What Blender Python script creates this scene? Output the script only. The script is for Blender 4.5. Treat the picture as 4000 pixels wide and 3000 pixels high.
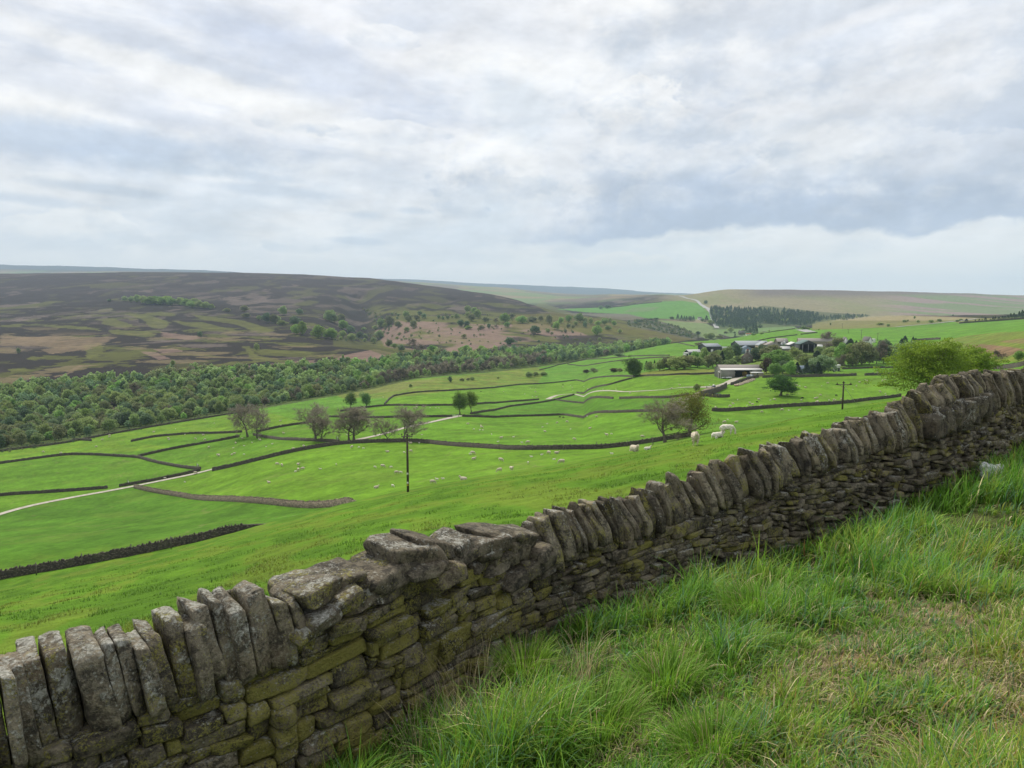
import bpy, math, random
import numpy as np

# ------------------------------------------------------------------ camera, sky, sun, exposure
for o in list(bpy.data.objects):
    bpy.data.objects.remove(o)
SC = bpy.context.scene
COL = SC.collection
F = 2778.0                      # focal length in pixels of the 4000 x 3000 photograph
PITCH = math.atan(300 / F)      # the eye-level horizon is 300 px above the middle
CP, SP = math.cos(PITCH), math.sin(PITCH)

def tt(sy):
    v = (1500 - np.asarray(sy, float)) / F
    return (-SP + v * CP) / (CP + v * SP)

def ss(sx, sy):
    v = (1500 - np.asarray(sy, float)) / F
    return (np.asarray(sx, float) - 2000) / F / (CP + v * SP)

cam_data = bpy.data.cameras.new('camera')
cam = bpy.data.objects.new('camera', cam_data)
COL.objects.link(cam)
cam.location = (0, 0, 0)
cam.rotation_euler = (math.pi / 2 - PITCH, 0, 0)
cam_data.sensor_width = 36
cam_data.lens = 36 * F / 4000
cam_data.clip_start = 0.05
cam_data.clip_end = 60000
SC.camera = cam
SC.view_settings.view_transform = 'Standard'
SC.view_settings.look = 'None'
SC.view_settings.exposure = 0.0
SC.view_settings.gamma = 1
SC.cycles.max_bounces = 5
SC.cycles.diffuse_bounces = 3
SC.cycles.transmission_bounces = 3
SC.cycles.volume_bounces = 1

SUN_AZ, SUN_EL = math.radians(-28), math.radians(52)      # azimuth from +Y towards +X
sl = bpy.data.lights.new('sun', 'SUN')
sl.energy = 4.0
sl.angle = math.radians(9)
sl.color = (1.0, 0.93, 0.82)
sun = bpy.data.objects.new('sun', sl)
COL.objects.link(sun)
sd = (math.sin(SUN_AZ) * math.cos(SUN_EL), math.cos(SUN_AZ) * math.cos(SUN_EL), math.sin(SUN_EL))
from mathutils import Vector, Matrix
sun.rotation_euler = Vector(sd).to_track_quat('Z', 'Y').to_euler()
sun.location = (0, 0, 50)

class NT:
    """small helper for node trees"""
    def __init__(self, tree):
        self.t = tree; self.n = tree.nodes; self.l = tree.links
    def new(self, kind, **kw):
        nd = self.n.new(kind)
        for k, v in kw.items(): setattr(nd, k, v)
        return nd
    def put(self, sock, v):
        if isinstance(v, bpy.types.NodeSocket): self.l.new(v, sock)
        elif isinstance(v, (tuple, list)): sock.default_value = tuple(v) if len(v) == len(sock.default_value) else tuple(v) + (1,)
        else: sock.default_value = v
    def m(self, op, a, b=None, c=None, clamp=False):
        nd = self.new('ShaderNodeMath', operation=op); nd.use_clamp = clamp
        self.put(nd.inputs[0], a)
        if b is not None: self.put(nd.inputs[1], b)
        if c is not None: self.put(nd.inputs[2], c)
        return nd.outputs[0]
    def ss(self, x, lo, hi):
        nd = self.new('ShaderNodeMapRange', interpolation_type='SMOOTHSTEP')
        self.put(nd.inputs[0], x); self.put(nd.inputs[1], lo); self.put(nd.inputs[2], hi)
        return nd.outputs[0]
    def mix(self, f, a, b, mode='MIX'):
        nd = self.new('ShaderNodeMix', data_type='RGBA', blend_type=mode)
        self.put(nd.inputs[0], f); self.put(nd.inputs[6], a); self.put(nd.inputs[7], b)
        return nd.outputs[2]
    def noise(self, vec, scale, detail=5, rough=.55, dist=0., lac=2.):
        nd = self.new('ShaderNodeTexNoise')
        if vec is not None: self.l.new(vec, nd.inputs['Vector'])
        nd.inputs['Scale'].default_value = scale; nd.inputs['Detail'].default_value = detail
        nd.inputs['Roughness'].default_value = rough; nd.inputs['Distortion'].default_value = dist
        nd.inputs['Lacunarity'].default_value = lac
        return nd.outputs['Fac']
    def xyz(self, x, y, z):
        nd = self.new('ShaderNodeCombineXYZ')
        for i, v in enumerate((x, y, z)): self.put(nd.inputs[i], v)
        return nd.outputs[0]

def az_e(sx, sy):
    u = (sx - 2000) / F; v = (1500 - sy) / F
    x, y, z = u, CP + v * SP, -SP + v * CP
    return math.atan2(x, y), z / math.hypot(x, y)

def build_sky():
    w = bpy.data.worlds.new('World'); SC.world = w; w.use_nodes = True
    t = NT(w.node_tree); t.n.clear()
    tc = t.new('ShaderNodeTexCoord').outputs['Generated']
    sep = t.new('ShaderNodeSeparateXYZ'); t.l.new(tc, sep.inputs[0])
    x, y, z = sep.outputs
    az = t.m('ARCTAN2', x, y)
    hl = t.m('SQRT', t.m('ADD', t.m('MULTIPLY', x, x), t.m('MULTIPLY', y, y)))
    e = t.m('DIVIDE', z, t.m('MAXIMUM', hl, .05))
    zz = t.m('ADD', t.m('MAXIMUM', z, 0.), .13)
    px, py = t.m('DIVIDE', x, zz), t.m('DIVIDE', y, zz)
    # high broken cloud sheet: streets of cloud running away to the right
    c, s_ = math.cos(math.radians(34)), math.sin(math.radians(34))
    a = t.m('ADD', t.m('MULTIPLY', px, c), t.m('MULTIPLY', py, s_))
    b = t.m('SUBTRACT', t.m('MULTIPLY', py, c), t.m('MULTIPLY', px, s_))
    def sheet(da, db):
        P_ = t.xyz(t.m('MULTIPLY', t.m('ADD', a, da), .85), t.m('MULTIPLY', t.m('ADD', b, db), 1.5), 0.37)
        return t.noise(P_, 1.15, 6, .56, .3)
    s0, s1 = sheet(0, 0), sheet(.05, .12)
    n2 = t.noise(t.xyz(px, py, 4.2), 2.6, 6, .58, .2)
    n1 = t.m('ADD', t.m('MULTIPLY', s0, .72), t.m('MULTIPLY', n2, .28))
    col = t.mix(t.ss(n1, .41, .545), (.745, .79, .875), (.96, .965, .985))
    col = t.mix(t.ss(n1, .52, .60), col, (1.04, 1.035, 1.02))
    rel = t.m('MULTIPLY', t.m('SUBTRACT', s1, s0), -2.6)
    # turbulence in direction space: billows lit from above
    def bill(dx, dy, sc, z0):
        return t.noise(t.xyz(t.m('ADD', az, dx), t.m('MULTIPLY', t.m('ADD', e, dy), 1.6), z0), sc, 6, .58, .0)
    b0, b1 = bill(0, 0, 7.5, 1.7), bill(-.010, .016, 7.5, 1.7)
    relief = t.m('MULTIPLY', t.m('SUBTRACT', b0, b1), 2.4)
    D = t.xyz(az, t.m('MULTIPLY', e, 1.5), 1.7)
    t1 = t.m('SUBTRACT', t.noise(D, 5.5, 6, .60, .1), .5)
    t2 = t.m('SUBTRACT', t.noise(D, 19, 4, .6, 0), .5)
    t3 = t.m('SUBTRACT', t.noise(t.xyz(t.m('MULTIPLY', az, .4), e, 9.3), 11, 6, .6, .3), .5)
    lay = t.ss(t.m('ADD', .5, t3), .38, .62)
    low = t.mix(lay, (.74, .80, .865), (.92, .935, .945))
    low = t.mix(t.ss(e, .0, .09), (.94, .93, .865), low)
    col = t.mix(t.ss(t.m('ADD', e, t.m('MULTIPLY', t3, .12)), .10, .24), low, col)
    def blob(cx, cy, wx, wy, rot=0, turb=.0):
        a0, e0 = az_e(cx, cy)
        ax = wx / F; ex = wy / F
        da = t.m('SUBTRACT', az, a0); de = t.m('SUBTRACT', e, e0)
        if rot:
            cr, sr = math.cos(rot), math.sin(rot)
            da, de = t.m('ADD', t.m('MULTIPLY', da, cr), t.m('MULTIPLY', de, sr)), t.m('SUBTRACT', t.m('MULTIPLY', de, cr), t.m('MULTIPLY', da, sr))
        r2 = t.m('ADD', t.m('POWER', t.m('ABSOLUTE', t.m('DIVIDE', da, ax)), 2.), t.m('POWER', t.m('ABSOLUTE', t.m('DIVIDE', de, ex)), 2.))
        r = t.m('SQRT', r2)
        if turb: r = t.m('ADD', r, t.m('ADD', t.m('MULTIPLY', t1, turb * 2.8), t.m('MULTIPLY', t2, turb * 2.2)))
        return r, de
    def shade(cx, cy, wx, wy, colr, amt, rot=0, turb=.45):
        nonlocal col
        r, de = blob(cx, cy, wx, wy, rot, turb)
        f = t.m('SUBTRACT', 1., t.ss(r, .25, 1.2))
        col = t.mix(t.m('MULTIPLY', f, amt), col, colr)
    shade(350, 560, 800, 90, (.50, .605, .76), .75, 0, .45)
    shade(1200, 230, 620, 130, (.60, .67, .82), .65, -.35)
    shade(500, 420, 600, 60, (.70, .75, .85), .5, -.2)
    shade(700, 310, 620, 55, (1.0, .995, .98), .85, -.22, .6)
    shade(1080, 440, 420, 60, (1.0, .995, .98), .8, -.3, .6)
    shade(1250, 40, 420, 60, (.98, .98, 1.), .7, -.5, .6)
    shade(1650, 590, 450, 60, (.97, .98, .99), .6, -.35, .6)
    shade(2050, 120, 600, 120, (.93, .945, .98), .6, -.25, .6)
    shade(3100, 60, 800, 90, (.66, .71, .79), .7, 0)
    shade(3400, 60, 420, 35, (.95, .95, .97), .8, .2, .6)
    shade(2500, 260, 260, 90, (.64, .71, .80), .6, -.6, .5)
    shade(2080, 430, 380, 160, (.68, .76, .86), .6, -.3)
    shade(3850, 300, 500, 260, (.93, .92, .93), .7, 0)
    shade(2900, 330, 600, 140, (.84, .86, .90), .6, 0)
    # the great cloud at the right with its blue base
    a1, eb1 = az_e(2150, 960); a2, eb2 = az_e(4000, 860)
    el = t.m('ADD', t.m('MULTIPLY', t.m('SUBTRACT', az, a1), (eb2 - eb1) / (a2 - a1)), eb1)
    lobe = t.m('SUBTRACT', t.noise(t.xyz(az, .3, .9), 9, 3, .5), .5)
    wob = t.m('ADD', t.m('MULTIPLY', t1, .050), t.m('ADD', t.m('MULTIPLY', t2, .022), t.m('MULTIPLY', lobe, .06)))
    de = t.m('ADD', t.m('SUBTRACT', e, el), wob)
    side = t.ss(t.m('ADD', az, t.m('MULTIPLY', t1, .35)), az_e(2060, 900)[0], az_e(2330, 900)[0])
    inside = t.m('MULTIPLY', t.ss(de, -.001, .010), side)
    top = t.m('SUBTRACT', 1., t.ss(t.m('ADD', de, t.m('MULTIPLY', t1, .22)), .13, .36))
    body = t.mix(t.ss(t.m('ADD', .5, t.m('ADD', t.m('MULTIPLY', t1, 1.5), t.m('MULTIPLY', t2, .8))), .30, .72), (.63, .69, .79), (.90, .915, .945))
    dark = t.m('SUBTRACT', 1., t.ss(t.m('ADD', de, t.m('ADD', t.m('MULTIPLY', t1, .16), t.m('MULTIPLY', t2, .05))), .012, .10))
    body = t.mix(t.m('MULTIPLY', dark, .85), body, (.42, .51, .67))
    col = t.mix(t.m('MULTIPLY', inside, t.m('MULTIPLY', top, .92)), col, body)
    t4 = t.m('SUBTRACT', t.noise(D, 21, 6, .6, .15), .5)
    def puff(cx, cy, w_, h_, amt, hi=(.99, .99, .99), lo=(.62, .69, .79)):
        nonlocal col
        r, dz = blob(cx, cy, w_, h_, 0, .12)
        r = t.m('ADD', r, t.m('MULTIPLY', t4, 1.25))
        f = t.m('SUBTRACT', 1., t.ss(r, .76, .88))
        g = t.ss(t.m('ADD', t.m('DIVIDE', dz, h_ / F), t.m('MULTIPLY', t4, 3.2)), -.8, .55)
        col = t.mix(t.m('MULTIPLY', f, t.m('MULTIPLY', t.ss(t.m('DIVIDE', dz, h_ / F), -1.0, .0), amt)), col, t.mix(g, lo, hi))
    puff(2490, 440, 250, 150, .9)
    puff(2750, 480, 200, 90, .45, (.90, .91, .94))
    puff(3230, 600, 250, 125, .85, (.90, .91, .93), (.56, .63, .73))
    puff(3560, 610, 200, 120, .6, (.84, .86, .90), (.60, .66, .76))
    puff(3780, 640, 240, 110, .5, (.82, .84, .89), (.60, .66, .76))
    puff(2700, 640, 230, 80, .5, (.86, .88, .92), (.60, .67, .77))
    puff(3000, 480, 230, 80, .5, (.93, .93, .95), (.66, .72, .80))
    puff(3500, 400, 300, 100, .5, (.93, .93, .95), (.68, .73, .81))
    puff(1500, 520, 260, 60, .6)
    puff(1150, 480, 180, 50, .7)
    puff(1500, 150, 160, 60, .6)
    puff(3050, 690, 220, 70, .5, (.82, .84, .88), (.60, .66, .76))
    puff(2550, 780, 170, 60, .22, (.88, .90, .93), (.60, .67, .77))
    puff(1920, 690, 280, 150, .95)
    puff(2050, 760, 220, 90, .5, (.80, .84, .89), (.60, .67, .77))
    puff(1800, 800, 120, 80, .6, (.76, .81, .87), (.50, .59, .71))
    puff(290, 900, 230, 90, .6, (.97, .97, .95), (.66, .735, .81))
    puff(1180, 955, 150, 45, .6, (.86, .89, .92), (.62, .70, .78))
    puff(2420, 1030, 230, 50, .45, (.93, .92, .88), (.72, .77, .80))
    for cx, cy, wx, wy in ((400, 738, 260, 20), (760, 665, 330, 24), (1420, 840, 90, 22), (1620, 822, 80, 16), (1380, 940, 120, 16), (1080, 745, 300, 24), (100, 780, 300, 24)):
        shade(cx, cy, wx, wy, (.56, .65, .76), .6, -.05, .5)
    k_ = t.m('ADD', t.m('MULTIPLY', relief, t.ss(e, .02, .14)), t.m('MULTIPLY', rel, t.m('MULTIPLY', t.ss(e, .12, .28), .25)))
    k_ = t.m('ADD', 1., t.m('MULTIPLY', k_, .30))
    col = t.mix(1., col, t.xyz(k_, k_, k_), 'MULTIPLY')
    # clear-air component from the physical sky
    sky = t.new('ShaderNodeTexSky', sky_type='NISHITA')
    sky.sun_disc = False; sky.sun_elevation = SUN_EL; sky.sun_rotation = SUN_AZ
    skys = t.mix(1., sky.outputs[0], (.10, .10, .10), 'MULTIPLY')
    col = t.mix(.06, col, skys)
    # below the horizon: dull ground colour
    col = t.mix(t.ss(e, -.03, -.005), (.12, .16, .09), col)
    bg = t.new('ShaderNodeBackground'); t.l.new(col, bg.inputs[0]); bg.inputs[1].default_value = 1.0
    out = t.new('ShaderNodeOutputWorld'); t.l.new(bg.outputs[0], out.inputs[0])
    w.cycles.sampling_method = 'MANUAL'; w.cycles.sample_map_resolution = 1024
build_sky()

# ------------------------------------------------------------------ helpers
RNG = np.random.default_rng(7)
random.seed(7)

def mesh_from(name, V, Fc, smooth=False, colors=None, extra=None, mats=(), mat_idx=None):
    """V (n,3); Fc list of face arrays with a fixed number of corners each"""
    me = bpy.data.meshes.new(name)
    V = np.asarray(V, np.float32)
    if not isinstance(Fc, (list, tuple)): Fc = [Fc]
    Fc = [np.asarray(f, np.int32) for f in Fc if len(f)]
    me.vertices.add(len(V)); me.vertices.foreach_set('co', V.ravel())
    nl = sum(f.size for f in Fc); nf = sum(len(f) for f in Fc)
    me.loops.add(nl); me.polygons.add(nf)
    li = np.concatenate([f.ravel() for f in Fc])
    tot = np.concatenate([np.full(len(f), f.shape[1], np.int32) for f in Fc])
    st = np.concatenate([[0], np.cumsum(tot)[:-1]]).astype(np.int32)
    me.loops.foreach_set('vertex_index', li)
    me.polygons.foreach_set('loop_start', st)
    if smooth: me.polygons.foreach_set('use_smooth', np.ones(nf, bool))
    if mat_idx is not None: me.polygons.foreach_set('material_index', np.asarray(mat_idx, np.int32))
    for m in mats: me.materials.append(m)
    me.update(calc_edges=True)
    if colors is not None:
        at = me.color_attributes.new('col', 'FLOAT_COLOR', 'POINT')
        c = np.ones((len(V), 4), np.float32); c[:, :colors.shape[1]] = colors
        at.data.foreach_set('color', c.ravel())
    return me

def add(name, me, parent=None, label=None, cat=None, group=None, kind=None, loc=None, rotz=None, scale=None):
    o = bpy.data.objects.new(name, me); COL.objects.link(o)
    if parent is not None: o.parent = parent
    tag(o, label, cat, group, kind)
    if loc is not None: o.location = loc
    if rotz is not None: o.rotation_euler = (0, 0, rotz)
    if scale is not None: o.scale = scale if isinstance(scale, (tuple, list)) else (scale,) * 3
    return o

def tag(o, label=None, cat=None, group=None, kind=None):
    if label: o['label'] = label
    if cat: o['category'] = cat
    if group: o['group'] = group
    if kind: o['kind'] = kind

class MB:
    """collects simple solids as one mesh"""
    def __init__(self): self.V = []; self.Q = []; self.T = []; self.n = 0
    def add(self, v, q=(), t=()):
        v = np.asarray(v, float)
        if len(q): self.Q.append(np.asarray(q) + self.n)
        if len(t): self.T.append(np.asarray(t) + self.n)
        self.V.append(v); self.n += len(v)
    def box(self, c, s, rz=0, rx=0):
        k = np.array([[x, y, z] for z in (-.5, .5) for y in (-.5, .5) for x in (-.5, .5)]) * np.asarray(s, float)
        if rx:
            cx, sx_ = math.cos(rx), math.sin(rx); k = k @ np.array([[1, 0, 0], [0, cx, sx_], [0, -sx_, cx]])
        if rz:
            cz, sz = math.cos(rz), math.sin(rz); k = k @ np.array([[cz, sz, 0], [-sz, cz, 0], [0, 0, 1]])
        self.add(k + np.asarray(c, float), [[0, 2, 3, 1], [4, 5, 7, 6], [0, 1, 5, 4], [2, 6, 7, 3], [0, 4, 6, 2], [1, 3, 7, 5]])
    def tube(self, pts, rad, seg=6, cap=True):
        pts = np.asarray(pts, float); rad = np.broadcast_to(np.asarray(rad, float), (len(pts),))
        rings = []
        for i, p in enumerate(pts):
            d = pts[min(i + 1, len(pts) - 1)] - pts[max(i - 1, 0)]; d = d / (np.linalg.norm(d) + 1e-9)
            up = np.array([0, 0, 1.]) if abs(d[2]) < .9 else np.array([1., 0, 0])
            a = np.cross(d, up); a /= np.linalg.norm(a); b = np.cross(d, a)
            th = np.arange(seg) * 2 * math.pi / seg
            rings.append(p + rad[i] * (np.outer(np.cos(th), a) + np.outer(np.sin(th), b)))
        n = len(pts); q = []
        for i in range(n - 1):
            for j in range(seg):
                q.append([i * seg + j, (i + 1) * seg + j, (i + 1) * seg + (j + 1) % seg, i * seg + (j + 1) % seg])
        v = np.concatenate(rings); t = []
        if cap:
            v = np.concatenate([v, pts[:1], pts[-1:]]); a0, a1 = n * seg, n * seg + 1
            for j in range(seg):
                t.append([a0, j, (j + 1) % seg]); t.append([a1, (n - 1) * seg + (j + 1) % seg, (n - 1) * seg + j])
        self.add(v, q, t)
    def prism(self, poly, y0, y1):
        """poly in x,z extruded along y"""
        n = len(poly); v = [[p[0], y0, p[1]] for p in poly] + [[p[0], y1, p[1]] for p in poly]
        q = [[i, (i + 1) % n, n + (i + 1) % n, n + i] for i in range(n)]
        t = [[0, i + 1, i] for i in range(1, n - 1)] + [[n, n + i, n + i + 1] for i in range(1, n - 1)]
        self.add(v, q, t)
    def build(self, name, mat, parent=None, smooth=False, **kw):
        me = mesh_from(name, np.concatenate(self.V), [np.concatenate(x) for x in (self.Q, self.T) if x], smooth=smooth, mats=[mat])
        return add(name, me, parent, **kw)

# --- noise for numpy
def _hash(i, j, seed):
    h = (i.astype(np.int64) * 374761393 + j.astype(np.int64) * 668265263 + seed * 1442695041) & 0xFFFFFFFF
    h = ((h ^ (h >> 13)) * 1274126177) & 0xFFFFFFFF
    return ((h ^ (h >> 16)) & 0xFFFFFF) / float(0xFFFFFF)

def vnoise(x, y, seed=0):
    i, j = np.floor(x), np.floor(y); fx, fy = x - i, y - j
    fx = fx * fx * (3 - 2 * fx); fy = fy * fy * (3 - 2 * fy)
    a, b = _hash(i, j, seed), _hash(i + 1, j, seed); c, d = _hash(i, j + 1, seed), _hash(i + 1, j + 1, seed)
    return a + (b - a) * fx + (c - a) * fy + (a - b - c + d) * fx * fy

def fbm(x, y, oct=4, seed=0, gain=.5):
    s = 0; amp = 1; tot = 0
    for k in range(oct):
        s = s + amp * vnoise(x * 2 ** k + k * 17.3, y * 2 ** k - k * 9.1, seed + k); tot += amp; amp *= gain
    return s / tot

def sstep(x, a, b):
    t = np.clip((x - a) / (b - a), 0, 1); return t * t * (3 - 2 * t)

def cells(x, y, seed=0):
    """random value of the nearest jittered cell"""
    i0, j0 = np.floor(x), np.floor(y); best = np.full(x.shape, 9e9); val = np.zeros(x.shape); v2 = np.zeros(x.shape)
    for di in (-1, 0, 1):
        for dj in (-1, 0, 1):
            i, j = i0 + di, j0 + dj
            cx = i + .5 + .9 * (_hash(i, j, seed) - .5); cy = j + .5 + .9 * (_hash(i, j, seed + 1) - .5)
            d = (x - cx) ** 2 + (y - cy) ** 2; m = d < best
            best = np.where(m, d, best); val = np.where(m, _hash(i, j, seed + 2), val); v2 = np.where(m, _hash(i, j, seed + 3), v2)
    return val, v2, best

def pchip(x, y, xq):
    x = np.asarray(x, float); y = np.asarray(y, float); h = np.diff(x); d = np.diff(y) / h
    m = np.zeros_like(y)
    w1 = 2 * h[1:] + h[:-1]; w2 = h[1:] + 2 * h[:-1]
    ok = (d[:-1] * d[1:]) > 0
    with np.errstate(divide='ignore', invalid='ignore'):
        m[1:-1] = np.where(ok, (w1 + w2) / (w1 / d[:-1] + w2 / d[1:]), 0)
    m[0], m[-1] = d[0], d[-1]
    xq = np.clip(xq, x[0], x[-1]); k = np.clip(np.searchsorted(x, xq) - 1, 0, len(h) - 1)
    s = (xq - x[k]) / h[k]
    return ((1 + 2 * s) * (1 - s) ** 2 * y[k] + s * (1 - s) ** 2 * h[k] * m[k] + s * s * (3 - 2 * s) * y[k + 1] + s * s * (s - 1) * h[k] * m[k + 1])

def inpoly(px, py, poly):
    r = np.zeros(px.shape, bool); n = len(poly); j = n - 1
    for i in range(n):
        xi, yi = poly[i]; xj, yj = poly[j]
        if yi != yj: r ^= ((yi > py) != (yj > py)) & (px < (xj - xi) * (py - yi) / (yj - yi) + xi)
        j = i
    return r

# ------------------------------------------------------------------ the lie of the land
# For bearings across the view: how far away and how high the land's ridges and hollows are.
# knots: field foot, slope 40 m, brow, beyond brow, mid valley, wood near, stream, wood far, low slope, slope, moor, crest, dip, far low, far crest, dip, blue crest
COLS = {
 0:    [(2320, 40), (2262, 97), (2150, 125), (1995, 215), (1762, 367), (1728, 430), (1530, 620), (1400, 900), (1250, 1500), (1170, 2100), (1068, 3200), (1085, 4500), (1072, 6500), (1052, 7600), (1058, 8400), (1036, 9800)],
 700:  [(2185, 40), (2130, 100), (2080, 125), (1928, 215), (1646, 450), (1615, 520), (1468, 700), (1360, 1000), (1250, 1500), (1165, 2100), (1064, 3300), (1080, 4500), (1073, 6500), (1062, 7600), (1070, 8400), (1054, 9800)],
 1200: [(2058, 40), (2008, 97), (1996, 135), (1757, 245), (1563, 540), (1535, 630), (1440, 775), (1345, 1060), (1270, 1400), (1180, 2050), (1074, 3400), (1090, 4500), (1088, 6500), (1084, 7600), (1092, 8600), (1080, 10500)],
 1430: [(2000, 40), (1950, 95), (1940, 135), (1735, 250), (1522, 620), (1494, 720), (1428, 820), (1347, 1080), (1352, 1290), (1205, 2000), (1088, 3400), (1108, 4400), (1100, 6000), (1092, 7500), (1100, 8800), (1089, 11000)],
 1650: [(1952, 40), (1905, 95), (1897, 140), (1727, 248), (1475, 700), (1450, 800), (1398, 930), (1360, 1150), (1290, 1450), (1200, 2000), (1116, 3200), (1140, 4000), (1122, 5600), (1104, 7500), (1110, 9000), (1096, 11500)],
 1900: [(1905, 40), (1862, 94), (1856, 140), (1750, 212), (1452, 800), (1430, 880), (1385, 1000), (1330, 1250), (1280, 1500), (1210, 2000), (1147, 2900), (1172, 3600), (1150, 5000), (1120, 7500), (1126, 9000), (1109, 11500)],
 2300: [(1835, 40), (1795, 90), (1790, 150), (1758, 188), (1403, 1000), (1390, 1080), (1365, 1200), (1320, 1400), (1275, 1650), (1245, 1900), (1236, 2000), (1268, 2400), (1226, 2900), (1152, 7000), (1158, 9000), (1124, 11500)],
 2650: [(1752, 40), (1730, 88), (1726, 150), (1690, 210), (1340, 1000), (1353, 1250), (1335, 1300), (1318, 1500), (1290, 1700), (1262, 2000), (1240, 2200), (1236, 2300), (1200, 2800), (1153, 3600), (1178, 5500), (1150, 11500)],
 2850: [(1712, 40), (1690, 88), (1686, 150), (1604, 290), (1322, 1100), (1340, 1350), (1326, 1500), (1300, 1700), (1275, 1900), (1250, 2150), (1215, 2500), (1205, 2600), (1180, 2900), (1131, 3600), (1160, 5000), (1156, 11500)],
 3050: [(1670, 40), (1650, 88), (1645, 150), (1592, 300), (1290, 1100), (1302, 1350), (1291, 1600), (1283, 1750), (1268, 1900), (1245, 2150), (1210, 2500), (1200, 2650), (1180, 2900), (1132, 3700), (1160, 5000), (1162, 11500)],
 3500: [(1585, 42), (1565, 95), (1560, 150), (1548, 330), (1278, 1000), (1262, 1200), (1250, 1350), (1235, 1550), (1256, 1900), (1246, 2200), (1225, 2500), (1205, 2750), (1180, 3100), (1140, 3900), (1165, 5000), (1180, 11500)],
 4000: [(1480, 42), (1455, 90), (1440, 140), (1415, 220), (1250, 900), (1233, 1100), (1231, 1200), (1228, 1300), (1250, 1900), (1240, 2300), (1222, 2600), (1205, 2900), (1185, 3300), (1155, 4200), (1175, 5500), (1180, 11500)],
}
NK = 16
SMAX = 1.9
NS = 1150
_e = np.linspace(-1, 1, NS)
SG = np.sign(_e) * np.where(np.abs(_e) < .86, np.abs(_e) * .92 / .86, .92 + (np.abs(_e) - .86) / .14 * (SMAX - .92))
YR = np.unique(np.concatenate([np.exp(np.linspace(math.log(4), math.log(40), 70)), np.exp(np.linspace(math.log(40), math.log(600), 300)),
     np.exp(np.linspace(math.log(600), math.log(3800), 430)), np.exp(np.linspace(math.log(3800), math.log(14600), 110))]))
LYR = np.log(YR)
def knot_table():
    T = np.zeros((NK, NS)); L = np.zeros((NK, NS)); xs = sorted(COLS)
    for k in range(NK):
        s = [float(ss(x, COLS[x][k][0])) for x in xs]
        T[k] = pchip(s, [float(tt(COLS[x][k][0])) for x in xs], SG)
        L[k] = pchip(s, [math.log(COLS[x][k][1]) for x in xs], SG)
    return T, L
KT, KL = knot_table()
def land_grid():
    H = np.zeros((len(YR), NS))
    for i in range(NS):
        Yk = np.exp(KL[:, i]); zk = KT[:, i] * Yk
        y0 = 4.0; z0 = -3.75; z12 = z0 + (zk[0] - z0) * .27
        lx = np.concatenate([[math.log(y0), math.log(14)], KL[:, i], [math.log(14000), math.log(14700)]])
        zz = np.concatenate([[z0, z12], zk, [zk[-1] - 150, zk[-1] - 500]])
        H[:, i] = pchip(lx, zz, LYR)
    X = SG[None, :] * YR[:, None]; Y = np.broadcast_to(YR[:, None], X.shape)
    a = sstep(Y, 500, 1500)
    H += a * (fbm(X / 160, Y / 160, 4, 11) - .5) * 9 * sstep(Y, 600, 1500) * (1 - .0 * Y)
    H += (1 - a) * (fbm(X / 45, Y / 45, 2, 5) - .5) * .5 * sstep(Y, 110, 200)
    H += (fbm(X / 3.2, Y / 3.2, 3, 23) - .5) * .28 * sstep(Y, 7, 14) * (1 - sstep(Y, 80, 160))
    H += sstep(Y, 4500, 7000) * (fbm(X / 500, Y / 500, 4, 31) - .5) * 22
    return H
HG = land_grid()
def gidx(s):
    return np.interp(s, SG, np.arange(NS))
def hill(x, y):
    y = np.asarray(y, float); yc = np.clip(y, 4.0, YR[-1]); s = np.clip(x / yc, -SMAX, SMAX)
    fi = gidx(s); fj = np.interp(np.log(yc), LYR, np.arange(len(YR)))
    i = np.clip(fi.astype(int), 0, NS - 2); j = np.clip(fj.astype(int), 0, len(YR) - 2); a, b = fi - i, fj - j
    return (HG[j, i] * (1 - a) * (1 - b) + HG[j, i + 1] * a * (1 - b) + HG[j + 1, i] * (1 - a) * b + HG[j + 1, i + 1] * a * b)
def col_profile(s):
    f = float(gidx(s)); i = min(int(f), NS - 2); a = f - i
    return HG[:, i] * (1 - a) + HG[:, i + 1] * a
def P(sx, sy, ymin=16., ymax=30000.):
    """the point of the land seen at a place of the photograph"""
    s, t = float(ss(sx, sy)), float(tt(sy)); z = col_profile(s); g = z - t * YR
    m = np.where((YR > ymin) & (YR < ymax))[0]
    hit = m[g[m] >= 0]
    if len(hit):
        j = hit[0]
        if j > m[0]:
            a = -g[j - 1] / (g[j] - g[j - 1] + 1e-12); a = min(max(a, 0), 1); y = YR[j - 1] + a * (YR[j] - YR[j - 1])
        else: y = YR[j]
    else:
        j = m[np.argmax((g[m]) / YR[m])]; y = YR[j]
    return np.array([s * y, y, float(hill(s * y, y))])
def at(sx, y, sy=1500):
    s = float(ss(sx, sy)); return np.array([s * y, y, float(hill(s * y, y))])

# stream gully cut into the moor
def carve(pts, width, depth, ex=1.0):
    global HG
    W = np.array([P(*p, 700)[:2] for p in pts])
    X = SG[None, :] * YR[:, None]; Y = np.broadcast_to(YR[:, None], X.shape)
    best = np.full(X.shape, 1e9)
    for a, b in zip(W[:-1], W[1:]):
        d = b - a; L = (d ** 2).sum() + 1e-9
        u = np.clip(((X - a[0]) * d[0] + (Y - a[1]) * d[1]) / L, 0, 1)
        best = np.minimum(best, np.hypot(X - a[0] - u * d[0], Y - a[1] - u * d[1]))
    HG = HG - depth * np.exp(-(best / width) ** 2)
    return best
GULLY = carve([(1405, 1140), (1400, 1180), (1420, 1225), (1445, 1275), (1490, 1330)], 45, 26)
carve([(1770, 1165), (1735, 1185), (1700, 1205)], 22, 7)

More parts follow.
